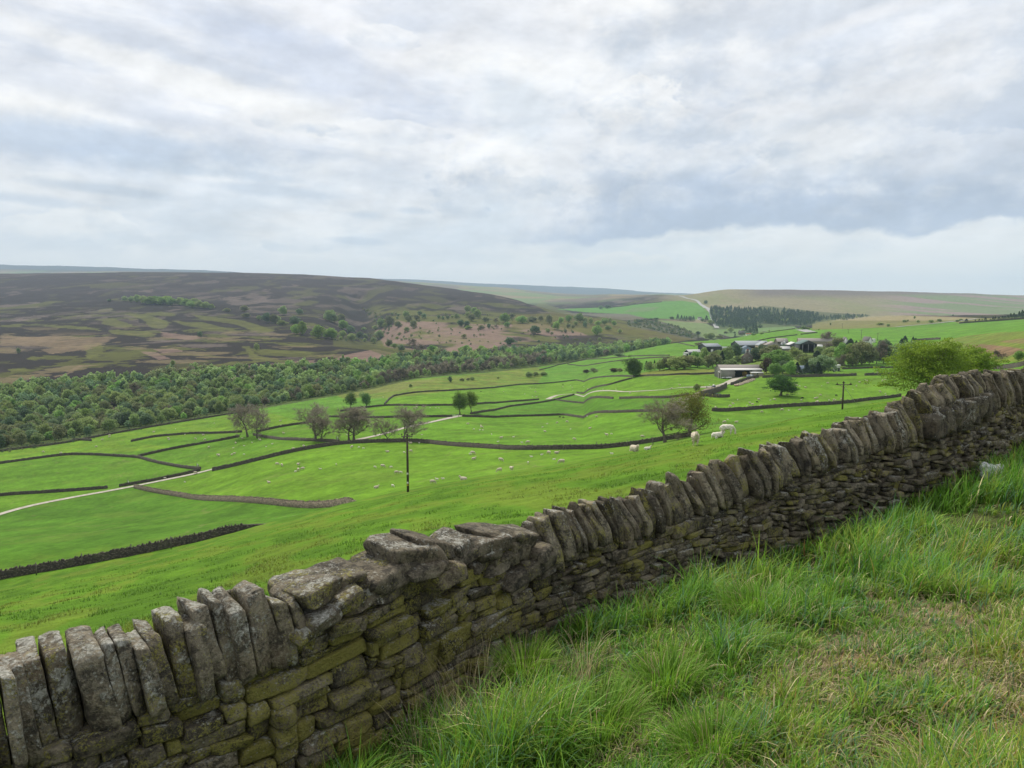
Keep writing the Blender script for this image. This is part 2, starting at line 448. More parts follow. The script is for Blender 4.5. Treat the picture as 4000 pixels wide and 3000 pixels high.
# ------------------------------------------------------------------ line of the near wall
WT = [(-520, 2730, 3.25), (0, 2592, 3.6), (130, 2555, 3.68), (259, 2514, 3.78), (376, 2490, 3.86), (500, 2468, 3.95), (600, 2452, 4.04), (693, 2411, 4.12), (805, 2352, 4.25), (900, 2318, 4.36), (1023, 2287, 4.5),
      (1081, 2312, 4.58), (1175, 2275, 4.72), (1258, 2232, 4.88), (1390, 2188, 5.15), (1465, 2120, 5.3), (1571, 2105, 5.5), (1684, 2130, 5.8), (1797, 2084, 6.05), (1900, 2050, 6.3), (1996, 2036, 6.55),
      (2122, 2000, 6.85), (2208, 1972, 7.05), (2327, 1948, 7.35), (2473, 1926, 7.72), (2530, 1902, 7.88), (2653, 1850, 8.2), (2718, 1843, 8.35), (2798, 1794, 8.55), (2870, 1780, 8.72), (3000, 1742, 9.05), (3123, 1722, 9.4),
      (3167, 1696, 9.5), (3304, 1652, 9.9), (3391, 1619, 10.2), (3507, 1586, 10.6), (3557, 1548, 10.75), (3630, 1497, 11.0), (3738, 1456, 11.5), (3847, 1454, 12.4), (4000, 1447, 14.0)]
WP = np.array([[float(ss(a, b)) * c, c, float(tt(b)) * c] for a, b, c in WT])
_dir = (WP[-1, :2] - WP[-3, :2]); _dir /= np.linalg.norm(_dir)
WP = np.vstack([WP, [*(WP[-1, :2] + _dir * 8), WP[-1, 2] + .2], [*(WP[-1, :2] + _dir * 22), WP[-1, 2] + .5]])
_d0 = WP[0, :2] - WP[3, :2]; _d0 /= np.linalg.norm(_d0)
WP = np.vstack([[*(WP[0, :2] + _d0 * 4), WP[0, 2] - .2], WP])
WSX = np.array([-1500] + [a for a, b, c in WT] + [4500, 5200], float)
WU = np.concatenate([[0], np.cumsum(np.hypot(*np.diff(WP[:, :2], axis=0).T))])
UEND = WU[-1]
def usx(sx): return float(np.interp(sx, WSX, WU))
# smooth the plan line
_uu = np.linspace(0, UEND, 400)
def _smooth(v, k=9):
    p = np.pad(v, k, mode='reflect', reflect_type='odd'); return np.convolve(p, np.hanning(2 * k + 1) / np.hanning(2 * k + 1).sum(), 'same')[k:-k]
WXs, WYs = _smooth(np.interp(_uu, WU, WP[:, 0]), 14), _smooth(np.interp(_uu, WU, WP[:, 1]), 14)
WNx, WNy = np.gradient(WYs, _uu), -np.gradient(WXs, _uu)        # normal towards the camera side
_l = np.hypot(WNx, WNy); WNx /= _l; WNy /= _l
ZT = lambda u: np.interp(u, WU, WP[:, 2])
_bx = [(-520, -3.4), (0, -3.42), (1400, -3.36), (1810, -3.30), (2260, -3.32), (2893, -3.36), (3435, -3.03), (3797, -2.72), (4000, -2.56), (4500, -2.3), (5200, -2.0)]
ZB = lambda u: np.interp(u, [usx(a) for a, b in _bx], [b for a, b in _bx])
def wxy(u): return np.interp(u, _uu, WXs), np.interp(u, _uu, WYs)
def wn(u): return np.interp(u, _uu, WNx), np.interp(u, _uu, WNy)
def wdist(x, y):
    """signed distance to the wall line (positive on the camera's side) and place along it"""
    x = np.asarray(x, float); y = np.asarray(y, float)
    best = np.full(x.shape, 1e9); sg = np.ones(x.shape); uo = np.zeros(x.shape)
    k = np.arange(0, 400, 7); k[-1] = 399
    for a, b in zip(k[:-1], k[1:]):
        ax, ay, bx, by = WXs[a], WYs[a], WXs[b], WYs[b]; dx, dy = bx - ax, by - ay; L = dx * dx + dy * dy
        lo = -1e9 if a == 0 else 0; hi = 1e9 if b == 399 else 1
        u = np.clip(((x - ax) * dx + (y - ay) * dy) / L, lo, hi); ex, ey = x - ax - u * dx, y - ay - u * dy
        d = np.hypot(ex, ey); m = d < best; best = np.where(m, d, best)
        sg = np.where(m, np.sign(dy * ex - dx * ey), sg); uo = np.where(m, _uu[a] + np.clip(u, 0, 1) * (_uu[b] - _uu[a]), uo)
    return best * sg, uo
def ground(x, y):
    x = np.asarray(x, float); y = np.asarray(y, float)
    z = hill(x, y)
    m = (y < 45) & (y > -40)
    if np.any(m):
        xm, ym = np.broadcast_to(x, z.shape)[m], np.broadcast_to(y, z.shape)[m]
        d, u = wdist(xm, ym)
        zb = ZB(u); k = .36 + (.17 - .36) * sstep(xm, .5, 6.5)
        ramp = np.where(d < 4.2, k * d, k * 4.2 + .02 * (d - 4.2))
        v = zb + .04 + np.maximum(ramp, 0) + (fbm(xm / .9, ym / .9, 3, 41) - .5) * .22 * sstep(d, 0, 1)
        w = sstep(d, -.2, .1)
        zn = z[m] * (1 - w) + v * w
        far = sstep(ym, 34, 44)
        z = z.copy(); z[m] = zn * (1 - far) + z[m] * far
    return z

# ------------------------------------------------------------------ materials
def mat(name, rough=.9):
    m = bpy.data.materials.new(name); m.use_nodes = True; t = NT(m.node_tree); b = t.n['Principled BSDF']
    b.inputs['Roughness'].default_value = rough; b.inputs['Specular IOR Level'].default_value = .25
    return m, t, b
def pos(t): return t.new('ShaderNodeNewGeometry').outputs['Position']
def objpos(t): return t.new('ShaderNodeTexCoord').outputs['Object']
def colattr(t, name='col'):
    nd = t.new('ShaderNodeAttribute'); nd.attribute_name = name; return nd.outputs['Color']
def bump(t, b, h, strength, dist):
    nd = t.new('ShaderNodeBump'); nd.inputs['Strength'].default_value = strength; nd.inputs['Distance'].default_value = dist
    t.put(nd.inputs['Height'], h); t.l.new(nd.outputs[0], b.inputs['Normal'])

def simple(name, c1, c2=None, scale=6, rough=.9, metal=0, bmp=.3, bd=.01, stretch=None, coord='obj'):
    m, t, b = mat(name, rough); p = objpos(t) if coord == 'obj' else pos(t)
    if stretch:
        mp = t.new('ShaderNodeMapping'); mp.inputs['Scale'].default_value = stretch; t.l.new(p, mp.inputs[0]); p = mp.outputs[0]
    n = t.noise(p, scale, 5, .6)
    c2 = c2 or tuple(v * .6 for v in c1)
    t.l.new(t.mix(t.ss(n, .35, .65), c2, c1), b.inputs['Base Color']); b.inputs['Metallic'].default_value = metal
    if bmp: bump(t, b, n, bmp, bd)
    return m

def make_land_mat():
    m, t, b = mat('land', 1.0); b.inputs['Specular IOR Level'].default_value = .1
    p = pos(t); c = colattr(t)
    n1 = t.noise(p, .9, 6, .65); n2 = t.noise(p, .07, 5, .6); n3 = t.noise(p, 9, 4, .7)
    f = t.m('ADD', t.m('ADD', t.m('MULTIPLY', n1, .55), t.m('MULTIPLY', n2, .6)), t.m('MULTIPLY', n3, .35))
    f = t.m('ADD', t.m('MULTIPLY', t.m('SUBTRACT', f, .75), 1.9), 1.0)
    g = t.xyz(f, f, f)
    t.l.new(t.mix(1., c, g, 'MULTIPLY'), b.inputs['Base Color'])
    bump(t, b, t.m('ADD', n1, t.m('MULTIPLY', n2, 2.)), .9, .5)
    return m
M_LAND = make_land_mat()

def make_stone_mat():
    m, t, b = mat('gritstone', .92); p = pos(t)
    sp = t.new('ShaderNodeSeparateColor'); t.l.new(colattr(t), sp.inputs[0]); tint, moss, lich = sp.outputs
    nrm = t.new('ShaderNodeSeparateXYZ'); t.l.new(t.new('ShaderNodeNewGeometry').outputs['Normal'], nrm.inputs[0]); up = nrm.outputs[2]
    a = t.noise(p, 7, 6, .65); f = t.noise(p, 45, 5, .7); g = t.noise(p, 2.3, 4, .6)
    base = t.mix(t.ss(a, .34, .62), (.036, .032, .025), (.155, .134, .096))
    base = t.mix(t.m('MULTIPLY', t.ss(g, .5, .7), .35), base, (.15, .105, .065))
    base = t.mix(t.m('MULTIPLY', t.ss(f, .42, .7), .55), base, (.27, .24, .175))
    base = t.mix(1., base, t.xyz(tint, tint, tint), 'MULTIPLY')
    # black crust
    cr = t.noise(p, 7.1, 7, .75, .4)
    base = t.mix(t.m('MULTIPLY', t.ss(cr, .52, .58), .70), base, (.028, .026, .023))
    # yellow-green moss film, speckled
    f2 = t.noise(p, 85, 4, .75)
    mn = t.m('ADD', t.m('ADD', t.m('MULTIPLY', t.noise(p, 5.5, 7, .78, .3), .62), t.m('MULTIPLY', f, .30)), t.m('MULTIPLY', t.m('SUBTRACT', f2, .28), .50))
    mm = t.ss(t.m('ADD', mn, t.m('MULTIPLY', moss, .13)), .605, .665)
    base = t.mix(t.m('MULTIPLY', mm, .80), base, t.mix(f2, (.085, .080, .020), (.40, .37, .08)))
    # grey crust lichen, thickest on tops, and small pale rosettes
    ln = t.noise(p, 26, 7, .78, .5); lg = t.noise(p, 4.2, 4, .6)
    k = t.m('ADD', t.m('ADD', t.m('MULTIPLY', ln, .7), t.m('MULTIPLY', lg, .42)), t.m('ADD', t.m('MULTIPLY', lich, .15), t.m('MULTIPLY', t.m('MAXIMUM', up, 0.), .10)))
    lm = t.ss(k, .665, .735)
    vo = t.new('ShaderNodeTexVoronoi'); vo.inputs['Scale'].default_value = 30; t.l.new(p, vo.inputs['Vector'])
    dots = t.m('MULTIPLY', t.m('SUBTRACT', 1., t.ss(vo.outputs['Distance'], .16, .26)), t.ss(t.m('ADD', lg, t.m('MULTIPLY', lich, .2)), .50, .62))
    lm = t.m('MAXIMUM', lm, t.m('MULTIPLY', dots, .8))
    base = t.mix(t.m('MULTIPLY', lm, .82), base, t.mix(t.ss(f, .4, .65), (.27, .27, .225), (.54, .54, .49)))
    t.l.new(base, b.inputs['Base Color'])
    h = t.m('ADD', t.m('ADD', t.m('MULTIPLY', a, 1.3), t.m('MULTIPLY', f, .55)), t.m('MULTIPLY', lm, .06))
    bump(t, b, h, 1.0, .045)
    return m
M_STONE = make_stone_mat()

def make_fieldwall_mat(name, c1, c2):
    m, t, b = mat(name, .95); p = pos(t)
    mp = t.new('ShaderNodeMapping'); mp.inputs['Scale'].default_value = (1, 1, 2.2); t.l.new(p, mp.inputs[0])
    v = t.new('ShaderNodeTexVoronoi'); v.inputs['Scale'].default_value = 3.2; t.l.new(mp.outputs[0], v.inputs['Vector'])
    sc = t.new('ShaderNodeSeparateColor'); t.l.new(v.outputs['Color'], sc.inputs[0])
    n = t.noise(p, .5, 5, .6)
    c = t.mix(sc.outputs[0], c1, c2)
    c = t.mix(t.m('MULTIPLY', t.ss(v.outputs['Distance'], .25, .5), .7), c, (.02, .018, .015))
    c = t.mix(t.m('MULTIPLY', t.ss(n, .5, .7), .35), c, (.10, .11, .05))
    t.l.new(c, b.inputs['Base Color'])
    bump(t, b, v.outputs['Distance'], .6, .06)
    return m
M_WALLD = make_fieldwall_mat('dark_field_wall_stone', (.05, .044, .036), (.16, .138, .105))
M_WALLL = make_fieldwall_mat('pale_field_wall_stone', (.12, .10, .07), (.46, .38, .27))
M_WALLM = make_fieldwall_mat('grey_field_wall_stone', (.06, .052, .042), (.19, .165, .13))

def leafmat(name, rough=.7, transl=.3):
    m = bpy.data.materials.new(name); m.use_nodes = True; t = NT(m.node_tree); b = t.n['Principled BSDF']
    b.inputs['Roughness'].default_value = rough; b.inputs['Specular IOR Level'].default_value = .3
    c = colattr(t)
    oi = t.new('ShaderNodeObjectInfo')
    hs = t.new('ShaderNodeHueSaturation')
    t.put(hs.inputs['Hue'], t.m('ADD', .5, t.m('MULTIPLY', t.m('SUBTRACT', oi.outputs['Random'], .5), .035)))
    rr = t.m('FRACT', t.m('MULTIPLY', oi.outputs['Random'], 7.31))
    t.put(hs.inputs['Value'], t.m('ADD', .78, t.m('MULTIPLY', rr, .45))); t.l.new(c, hs.inputs['Color'])
    c = hs.outputs[0]
    t.l.new(c, b.inputs['Base Color'])
    tr = t.new('ShaderNodeBsdfTranslucent'); t.l.new(c, tr.inputs[0])
    mx = t.new('ShaderNodeMixShader'); mx.inputs[0].default_value = transl * 1.35
    t.l.new(b.outputs[0], mx.inputs[1]); t.l.new(tr.outputs[0], mx.inputs[2]); t.l.new(mx.outputs[0], t.n['Material Output'].inputs[0])
    return m
M_LEAF = leafmat('leaves')
M_BLADE = leafmat('grass_blades', .55, .35)
M_BARK = simple('bark', (.17, .145, .115), (.07, .06, .048), 14, bmp=.6, bd=.02)
M_WOODG = simple('weathered_wood', (.17, .155, .135), (.07, .06, .05), 20, stretch=(1, 1, .12))
M_POLE = simple('creosoted_pole_wood', (.10, .08, .06), (.04, .033, .026), 18, stretch=(1, 1, .1))
M_TRACK = simple('track_gravel', (.42, .39, .33), (.27, .25, .20), .8, coord='pos', bd=.05)
M_ROAD = simple('road_surface', (.33, .33, .32), (.24, .24, .235), .5, coord='pos')
M_DIRT = simple('farm_dirt', (.24, .20, .14), (.12, .11, .06), .4, coord='pos')
M_CONC = simple('farmyard_concrete', (.30, .29, .26), (.18, .17, .15), .3, coord='pos')

# ------------------------------------------------------------------ land cover
G_BRIGHT = np.array([.102, .205, .014]); G_MID = np.array([.080, .178, .013]); G_DARK = np.array([.062, .150, .012])
G_ROUGH = np.array([.155, .185, .036]); G_OLIVE = np.array([.14, .155, .042])
HEATH = np.array([.014, .010, .0095]); BURN = np.array([.105, .083, .072]); OLV = np.array([.085, .092, .020]); BRACK = np.array([.175, .118, .095]); TAN = np.array([.31, .25, .15])
def pz(pts, k, x0, y0): return [(x0 + a * k, y0 + b * k) for a, b in pts]
D1 = lambda p: pz(p, .6329, 0, 1000); D2 = lambda p: pz(p, .6329, 1300, 1000); D4 = lambda p: pz(p, .678, 0, 1600)
D5 = lambda p: pz(p, .678, 1200, 1500); D6 = lambda p: pz(p, .452, 2500, 1250); D7 = lambda p: pz(p, .3617, 1300, 1100)
D8 = lambda p: pz(p, .3617, 2000, 1050); R3 = lambda p: pz(p, .3165, 3300, 1200); R4 = lambda p: pz(p, .3617, 2600, 1100)
F1 = lambda p: pz(p, .1808, 2600, 1300); F2 = lambda p: pz(p, .1808, 2950, 1300); D3 = lambda p: pz(p, .6329, 2600, 1000)

def build_land():
    rows = np.concatenate([np.linspace(-6, 3.7, 60), YR])
    nr = len(rows)
    X = SG[None, :] * np.maximum(rows[:, None], 6); Y = np.broadcast_to(rows[:, None], X.shape).copy()
    Z = np.concatenate([ground(X[i:i + 60], Y[i:i + 60]) for i in range(0, nr, 60)])
    # picture coordinates of each point, for laying out the land cover
    Yp = np.maximum(Y, .5); t = Z / Yp; v = (t * CP + SP) / (CP - t * SP); py = 1500 - v * F; px = 2000 + X / Yp * F * (CP + v * SP)
    shp = X.shape; C = np.zeros(shp + (3,))
    kY = lambda k: np.exp(KL[k])[None, :]
    def put(mask, colr, amt=1.):
        a = (mask * amt)[..., None] if not np.isscalar(mask) else amt
        C[:] = C * (1 - a) + np.asarray(colr) * a
    big = fbm(X / 40, Y / 40, 4, 3); fine = fbm(X / 9, Y / 9, 3, 4)
    C[:] = G_MID
    put(np.ones(shp), G_BRIGHT, sstep(big, .42, .6) * .5)
    # the far pastures lose a little yellow
    put((Y > 450).astype(float), np.array([.088, .20, .022]), .8)
    P_ = lambda poly, lo=60, hi=99999: (inpoly(px, py, poly) & (Y > lo) & (Y < hi)).astype(float)
    # single fields
    put(P_([(-900, 2080), (0, 2003), (520, 1900), (690, 1935), (949, 1962), (1342, 1992), (1500, 1995), (1200, 2100), (0, 2300), (-900, 2400)]), G_DARK, .85)
    put(P_([(-900, 1880), (0, 1815), (270, 1778), (540, 1790), (690, 1822), (783, 1835), (460, 1903), (0, 1937), (-900, 2000)]), G_MID * 1.0, .8)
    put(P_([(525, 1905), (830, 1840), (1200, 1758), (1470, 1728), (1650, 1728), (2014, 1760), (2420, 1746), (2650, 1735), (2000, 1870), (1465, 1990)]), G_BRIGHT, .95)
    put(P_([(1740, 1640), (1806, 1627), (2560, 1608), (2700, 1700), (2420, 1744), (2014, 1758), (1650, 1727), (1400, 1727)]), G_BRIGHT * np.array([.9, .97, 1]), .9)
    put(P_([(1838, 1620), (2170, 1561), (2650, 1553), (2700, 1600), (2500, 1610), (1806, 1627)]), G_DARK * 1.1, .85)
    put(P_([(1540, 1547), (2028, 1503), (2250, 1484), (2477, 1471), (2253, 1540), (2105, 1562), (1650, 1586), (1500, 1584)]), G_BRIGHT, .8)
    put(P_([(2477, 1474), (2790, 1460), (2820, 1500), (2700, 1553), (2260, 1545)]), G_BRIGHT, .7)
    put(P_([(2975, 1476), (3520, 1466), (3600, 1540), (3160, 1584), (2782, 1605), (2740, 1560)]), G_BRIGHT, .8)
    put(P_([(-600, 1800), (0, 1765), (696, 1650), (1010, 1603), (1200, 1650), (945, 1690), (512, 1727), (700, 1750), (300, 1778), (0, 1812), (-600, 1880)]), G_BRIGHT * np.array([1.1, .96, 1.1]), .7 * sstep(fine, .3, .7) + .3)
    # rough grass
    put(P_(D7([(330, 1106), (650, 1080), (1050, 1045), (1300, 1020), (1650, 990), (2000, 930), (2212, 920), (2300, 960), (2212, 1100), (1900, 1110), (600, 1260), (100, 1260), (0, 1200)])), G_ROUGH * .85, .55 + .4 * sstep(fine, .4, .6))
    put(P_(D2([(90, 860), (160, 815), (400, 780), (660, 760), (560, 790), (420, 830), (250, 850), (110, 880)])), G_OLIVE, .85)
    put(P_(D6([(0, 490), (0, 460), (200, 430), (640, 425), (690, 470), (300, 480)])), G_ROUGH * np.array([1.1, .9, 1.]), .75)
    put(P_([(2860, 1380), (3300, 1350), (3300, 1440), (2960, 1475), (2800, 1450)], 300), G_OLIVE, .5)
    # ---- far side of the valley
    wood = (Y > kY(4) * .985) & (Y < kY(6)) & (X / np.maximum(Y, 6) < float(ss(2560, 1340)))
    put(wood.astype(float), np.array([.05, .065, .022]), .9)
    moor = ((Y > kY(6) * .97) & (X / np.maximum(Y, 6) < float(ss(2650, 1340)))) | (Y > np.maximum(kY(4) * 1.01, kY(5)))
    rgt = sstep(px, 2500, 2700)
    # heather with burnt strips: long cells following the contours
    wx = (fbm(X / 220, Y / 220, 3, 51) - .5) * 260; wy = (fbm(X / 220, Y / 220, 3, 61) - .5) * 420
    sl_ = 1.0
    a1, b1, _ = cells((X + wx) / 62, (Y + wy + X * .25) / 85, 71)
    a2, b2, _ = cells((X + wx * .6) / 34, (Y + wy + X * .1) / 46, 81)
    hz = HEATH * (1 + .5 * (fine[..., None] - .5)); hz = np.broadcast_to(hz, C.shape)
    M = hz.copy()
    def mput(m, c, a=1.):
        w = (m * a)[..., None]; M[:] = M * (1 - w) + np.asarray(c) * w
    reg = sstep(fbm(X / 260, Y / 200, 3, 55), .40, .56) * (.3 + .7 * sstep(fine, .3, .45))
    mput(((a1 > .80)).astype(float) * reg * (1 - .8 * sstep(Y, 1500, 1800)), BURN, .45 + .4 * b1)
    mput(((a1 < .06)).astype(float), OLV, .35 + .4 * b1)
    a3, b3, _ = cells((X + wx) / 80, (Y + wy * 1.5 + X * .2) / 230, 75)
    hiY = sstep(Y, 1500, 1800) * sstep(fbm(X / 40, Y / 60, 3, 77), .40, .48)
    mput((a3 > .82).astype(float) * hiY, BURN * 1.1, .5 + .4 * b3)
    mput((a3 < .07).astype(float) * hiY, OLV, .6)
    mput((a2 > .82).astype(float) * (py < 1290) * reg, BURN * .95, .4 + .4 * b2)
    mput((a2 < .06).astype(float), OLV * .9, .4)
    up = 1 - sstep(py, 1120, 1210)
    mput(up, np.array([.045, .034, .038]), .4)
    lo = fbm(X / 80, (Y + .3 * X) / 60, 6, 91, .6)
    left = 1 - sstep(px, 1280, 1420)
    mput(left * sstep(py, 1190, 1250) * (1 - sstep(py, 1470, 1520)) * sstep(lo + (fine - .5) * .12, .62, .63), OLV * np.array([.9, .9, .8]), .7)
    mput(left * sstep(py, 1260, 1300) * sstep(fbm(X / 80, (Y + .2 * X) / 50, 6, 97, .6), .60, .62), np.array([.14, .11, .06]), .7)
    br0 = fbm(X / 60, Y / 60, 5, 101)
    band = left * np.exp(-((py - (1322 - .01 * px)) / 16) ** 2) * (1 - sstep(px, 350, 480))
    mput(band * sstep(br0, .42, .5), np.array([.15, .11, .065]), .8)
    jit = (fbm(X / 14, Y / 14, 3, 103) - .5) * 34
    def patch(poly, c, a=.85):
        m = (inpoly(px + jit, py + jit * .22, D1(poly)) & (Y > 560)).astype(float); mput(m * (.75 + .5 * (fine - .5)), c, a)
    for poly in ([(620,400),(700,388),(800,418),(830,436),(740,442),(640,422)], [(660,455),(900,463),(970,488),(900,500),(700,482)], [(220,430),(400,426),(620,448),(615,460),(350,442)], [(760,358),(900,358),(1050,410),(1010,452),(930,442),(880,390)], [(1060,400),(1250,408),(1420,452),(1300,452),(1150,432)],
                 [(1180,358),(1500,398),(1720,465),(1600,472),(1450,422),(1250,392)], [(885,354),(1000,346),(1110,360),(1060,370),(930,366)], [(520,555),(620,535),(650,590),(560,638),(530,620)], [(150,634),(210,620),(285,630),(220,646)], [(50,700),(150,688),(175,702),(80,726)], [(1550,572),(1900,588),(1960,600),(1600,602)],
                 [(1740,538),(1900,562),(1800,556)], [(1560,608),(1720,640),(1830,640),(1760,665),(1600,640)], [(0,425),(160,418),(120,438),(0,440)], [(1500,560),(1540,555),(1600,640),(1560,650)], [(1100,690),(1500,650),(1700,640),(1500,670),(1150,705)]): patch(poly, OLV * 1.15)
    for poly in ([(0,498),(400,500),(720,500),(650,540),(520,585),(300,602),(260,582),(350,560),(0,552)], [(450,700),(500,672),(525,672),(400,740),(330,755)]): patch(poly, np.array([.17, .125, .075]))
    for poly in ([(870,590),(950,588),(1055,636),(980,642)], [(940,575),(1090,573),(1130,590),(1000,600)], [(1000,468),(1250,500),(1150,517),(1000,500)], [(1600,670),(1950,640),(1950,680),(1650,710)], [(1400,690),(1560,675),(1500,710),(1420,715)]): patch(poly, BRACK)
    for poly in ([(1100,553),(1200,542),(1400,544),(1412,553),(1300,564),(1150,566)], [(905,523),(1000,514),(1160,522),(1050,529)], [(50,396),(140,388),(235,396),(100,403)], [(1570,282),(1620,251),(1690,251),(1650,265),(1690,284)], [(1340,272),(1420,249),(1495,262),(1470,279)], [(805,218),(950,208),(935,226)], [(440,374),(610,361),(560,378)], [(170,368),(300,366),(290,376)], [(1600,210),(1670,206),(1640,216)]): patch(poly, BURN * 1.15)
    # stream bank, right of the gully: olive, then pink bracken, then dark foot
    R = sstep(px, 1420, 1500) * (1 - rgt)
    mput(R * sstep(py, 1185 + (px - 1500) * .06, 1205 + (px - 1500) * .06) * sstep(lo + .1 * (py > 1215), .47, .56), OLV, .85)
    br = fbm(X / 60, Y / 60, 4, 101)
    mput(P_(D7([(430, 500), (650, 400), (800, 440), (1000, 430), (1400, 450), (1800, 470), (2212, 450), (2600, 520), (2800, 600), (2212, 640), (1850, 680), (1700, 720), (1300, 760), (700, 730), (560, 700), (500, 600)]), 900) * (1 - rgt), BRACK, .9 * sstep(br, .30, .44))
    mput(P_(D7([(800, 590), (1000, 560), (1400, 590), (1800, 640), (1700, 690), (1200, 660), (900, 620)]), 900), OLV * 1.3, .5 * sstep(fine, .4, .6))
    mput(P_(D7([(100, 800), (450, 730), (600, 760), (900, 850), (950, 870), (300, 880), (0, 850)]), 600), BRACK, .85 * sstep(br, .42, .5))
    mput(P_(D7([(0, 590), (280, 650), (450, 700), (800, 760), (980, 850), (700, 850), (400, 740), (0, 700)]), 600), OLV * .75, .7)
    mput(P_(D8([(0, 740), (400, 720), (900, 720), (1300, 790), (1200, 830), (800, 850), (450, 850), (0, 780)]), 800), HEATH * 1.1, .85 * sstep(br, .36, .5))
    mput(P_(D8([(0, 500), (600, 470), (1100, 570), (1600, 690), (2000, 760), (1700, 800), (1300, 720), (800, 690), (300, 660), (0, 640)]), 900), OLV * np.array([1.15, .98, .9]), .6)
    mput(P_(D8([(1250, 560), (1500, 555), (1800, 620), (2060, 740), (1950, 760), (1500, 660), (1250, 620)]), 1100), np.array([.075, .08, .055]), .85)
    # edge of the right-hand moor goes green-brown
    mput(P_(D8([(300, 360), (520, 430), (700, 500), (400, 470), (250, 400)]), 1200), OLV * .9, .7)
    gm = fbm(X / 90, Y / 90, 3, 111)
    # pale far hills
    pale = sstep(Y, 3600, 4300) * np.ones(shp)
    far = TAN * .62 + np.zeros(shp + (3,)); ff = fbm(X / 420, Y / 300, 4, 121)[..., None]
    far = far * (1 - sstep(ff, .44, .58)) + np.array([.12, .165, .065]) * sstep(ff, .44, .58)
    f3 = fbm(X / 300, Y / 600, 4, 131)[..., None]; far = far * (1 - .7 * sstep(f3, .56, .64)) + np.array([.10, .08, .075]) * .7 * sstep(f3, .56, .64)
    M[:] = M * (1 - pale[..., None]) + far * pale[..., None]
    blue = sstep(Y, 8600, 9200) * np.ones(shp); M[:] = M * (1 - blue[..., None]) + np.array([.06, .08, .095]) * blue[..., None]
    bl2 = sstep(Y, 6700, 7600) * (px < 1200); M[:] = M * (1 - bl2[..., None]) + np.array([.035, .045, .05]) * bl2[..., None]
    # right-hand hill
    rh = np.array([.185, .165, .098]) + np.zeros(shp + (3,))
    g4 = fbm(X / 260, Y / 420, 4, 141)[..., None]; rh = rh * (1 - .7 * sstep(g4, .5, .6)) + np.array([.155, .165, .07]) * .7 * sstep(g4, .5, .6)
    tp = (1 - sstep(py, 1142 + 14 * (fine - .5), 1174))[..., None] * sstep(px, 2850, 3000)[..., None]; rh = rh * (1 - .85 * tp) + np.array([.105, .085, .085]) * .85 * tp
    e3 = sstep(px, 3350, 3600)[..., None] * sstep(py, 1145, 1160)[..., None]
    g5 = fbm((X + Y * .6) / 110, Y / 420, 4, 151)[..., None]
    st = np.array([.12, .16, .075]) * (1 - sstep(g5, .48, .56)) + np.array([.20, .15, .14]) * sstep(g5, .48, .56)
    rh = rh * (1 - e3 * .9) + st * e3 * .9
    rm = (rgt * (py < 1262) * (Y > 1700) * (Y < 6000))[..., None]; M[:] = M * (1 - rm) + rh * rm
    # slopes around the far farm strip and the plantation
    def fput(poly, c, a=1., lo_=900, hi_=6000): mput(P_(poly, lo_, hi_), c, a)
    fput(D8([(480, 435), (1060, 415), (1620, 352), (1850, 345), (2010, 372), (2130, 470), (2165, 550), (1700, 540), (1450, 535), (1250, 490), (800, 470)]), [.075, .185, .03], .95)
    fput(D8([(1300, 420), (1600, 410), (1500, 460), (1200, 470)]), [.12, .15, .07], .6)
    fput(D8([(1560, 552), (1850, 572), (2100, 590), (2230, 660), (2260, 830), (2100, 760), (1900, 665)]), [.135, .185, .07], .9)
    fput(D8([(540, 480), (1250, 485), (1450, 535), (1250, 560), (800, 500)]), [.13, .12, .085], .8)
    fput(R4([(580, 470), (1000, 450), (1380, 480), (1440, 520), (1150, 545), (900, 590), (700, 600), (560, 560)]), [.12, .19, .065], .9, 1000)
    fput(R4([(620, 390), (1050, 260), (1700, 330), (2212, 360), (2212, 400), (1500, 480), (500, 520)]), [.06, .075, .03], .8, 1000)
    C[:] = np.where(moor[..., None], M, C)
    # right foreground slope beyond the farm
    ridge = P_(R3([(-400, 200), (-100, 150), (0, 125), (500, 100), (1000, 100), (1700, 135), (2212, 120), (2212, 150), (1400, 195), (1350, 180), (1050, 208), (640, 245), (0, 268), (-400, 280)]), 900)
    put(ridge, np.array([.15, .145, .055]), .95)
    put(P_(R3([(-150, 165), (100, 120), (600, 100), (1100, 108), (1650, 140), (1300, 160), (800, 165), (300, 165)]), 900), np.array([.24, .205, .115]), .85)
    put(P_(R3([(600, 96), (1100, 100), (1560, 124), (1560, 130), (1000, 112)]), 900), np.array([.09, .06, .05]), .8)
    put(P_(R3([(850, 480), (1100, 440), (1500, 350), (1900, 310), (2400, 290), (2400, 650), (1900, 690), (1790, 660), (900, 660)]), 60), G_ROUGH * np.array([.85, .8, .8]), .5 + .4 * sstep(fine, .35, .65))
    put(P_(R3([(1480, 475), (1700, 455), (1950, 480), (2150, 505), (2300, 560), (2080, 600), (1780, 625), (1600, 540)]), 60), BRACK * np.array([1.0, .85, .7]), .85 * sstep(br, .34, .5))
    put(P_(R3([(1900, 420), (2250, 380), (2250, 450), (2000, 440)]), 60), BRACK * np.array([1.0, .85, .7]), .6)
    # mottling of the pastures: grazed, dunged and damp patches, faint sheep paths
    pm = sstep(Y, 60, 110) * (1 - sstep(Y, 1100, 1500)) * (1 - moor.astype(float))
    w6 = fbm(X / 6, Y / 6, 4, 231) - .5; w2 = fbm(X / 26 + 3, Y / 26, 4, 241) - .5; w1 = fbm(X / 1.6, Y / 2.4, 2, 251) - .5
    C[:] = C * (1 + (pm * (w6 * .32 + w2 * .30 + w1 * .45))[..., None])
    put(pm * sstep(fbm(X / 15, Y / 9, 4, 261), .60, .68), np.array([.13, .18, .03]), .25)
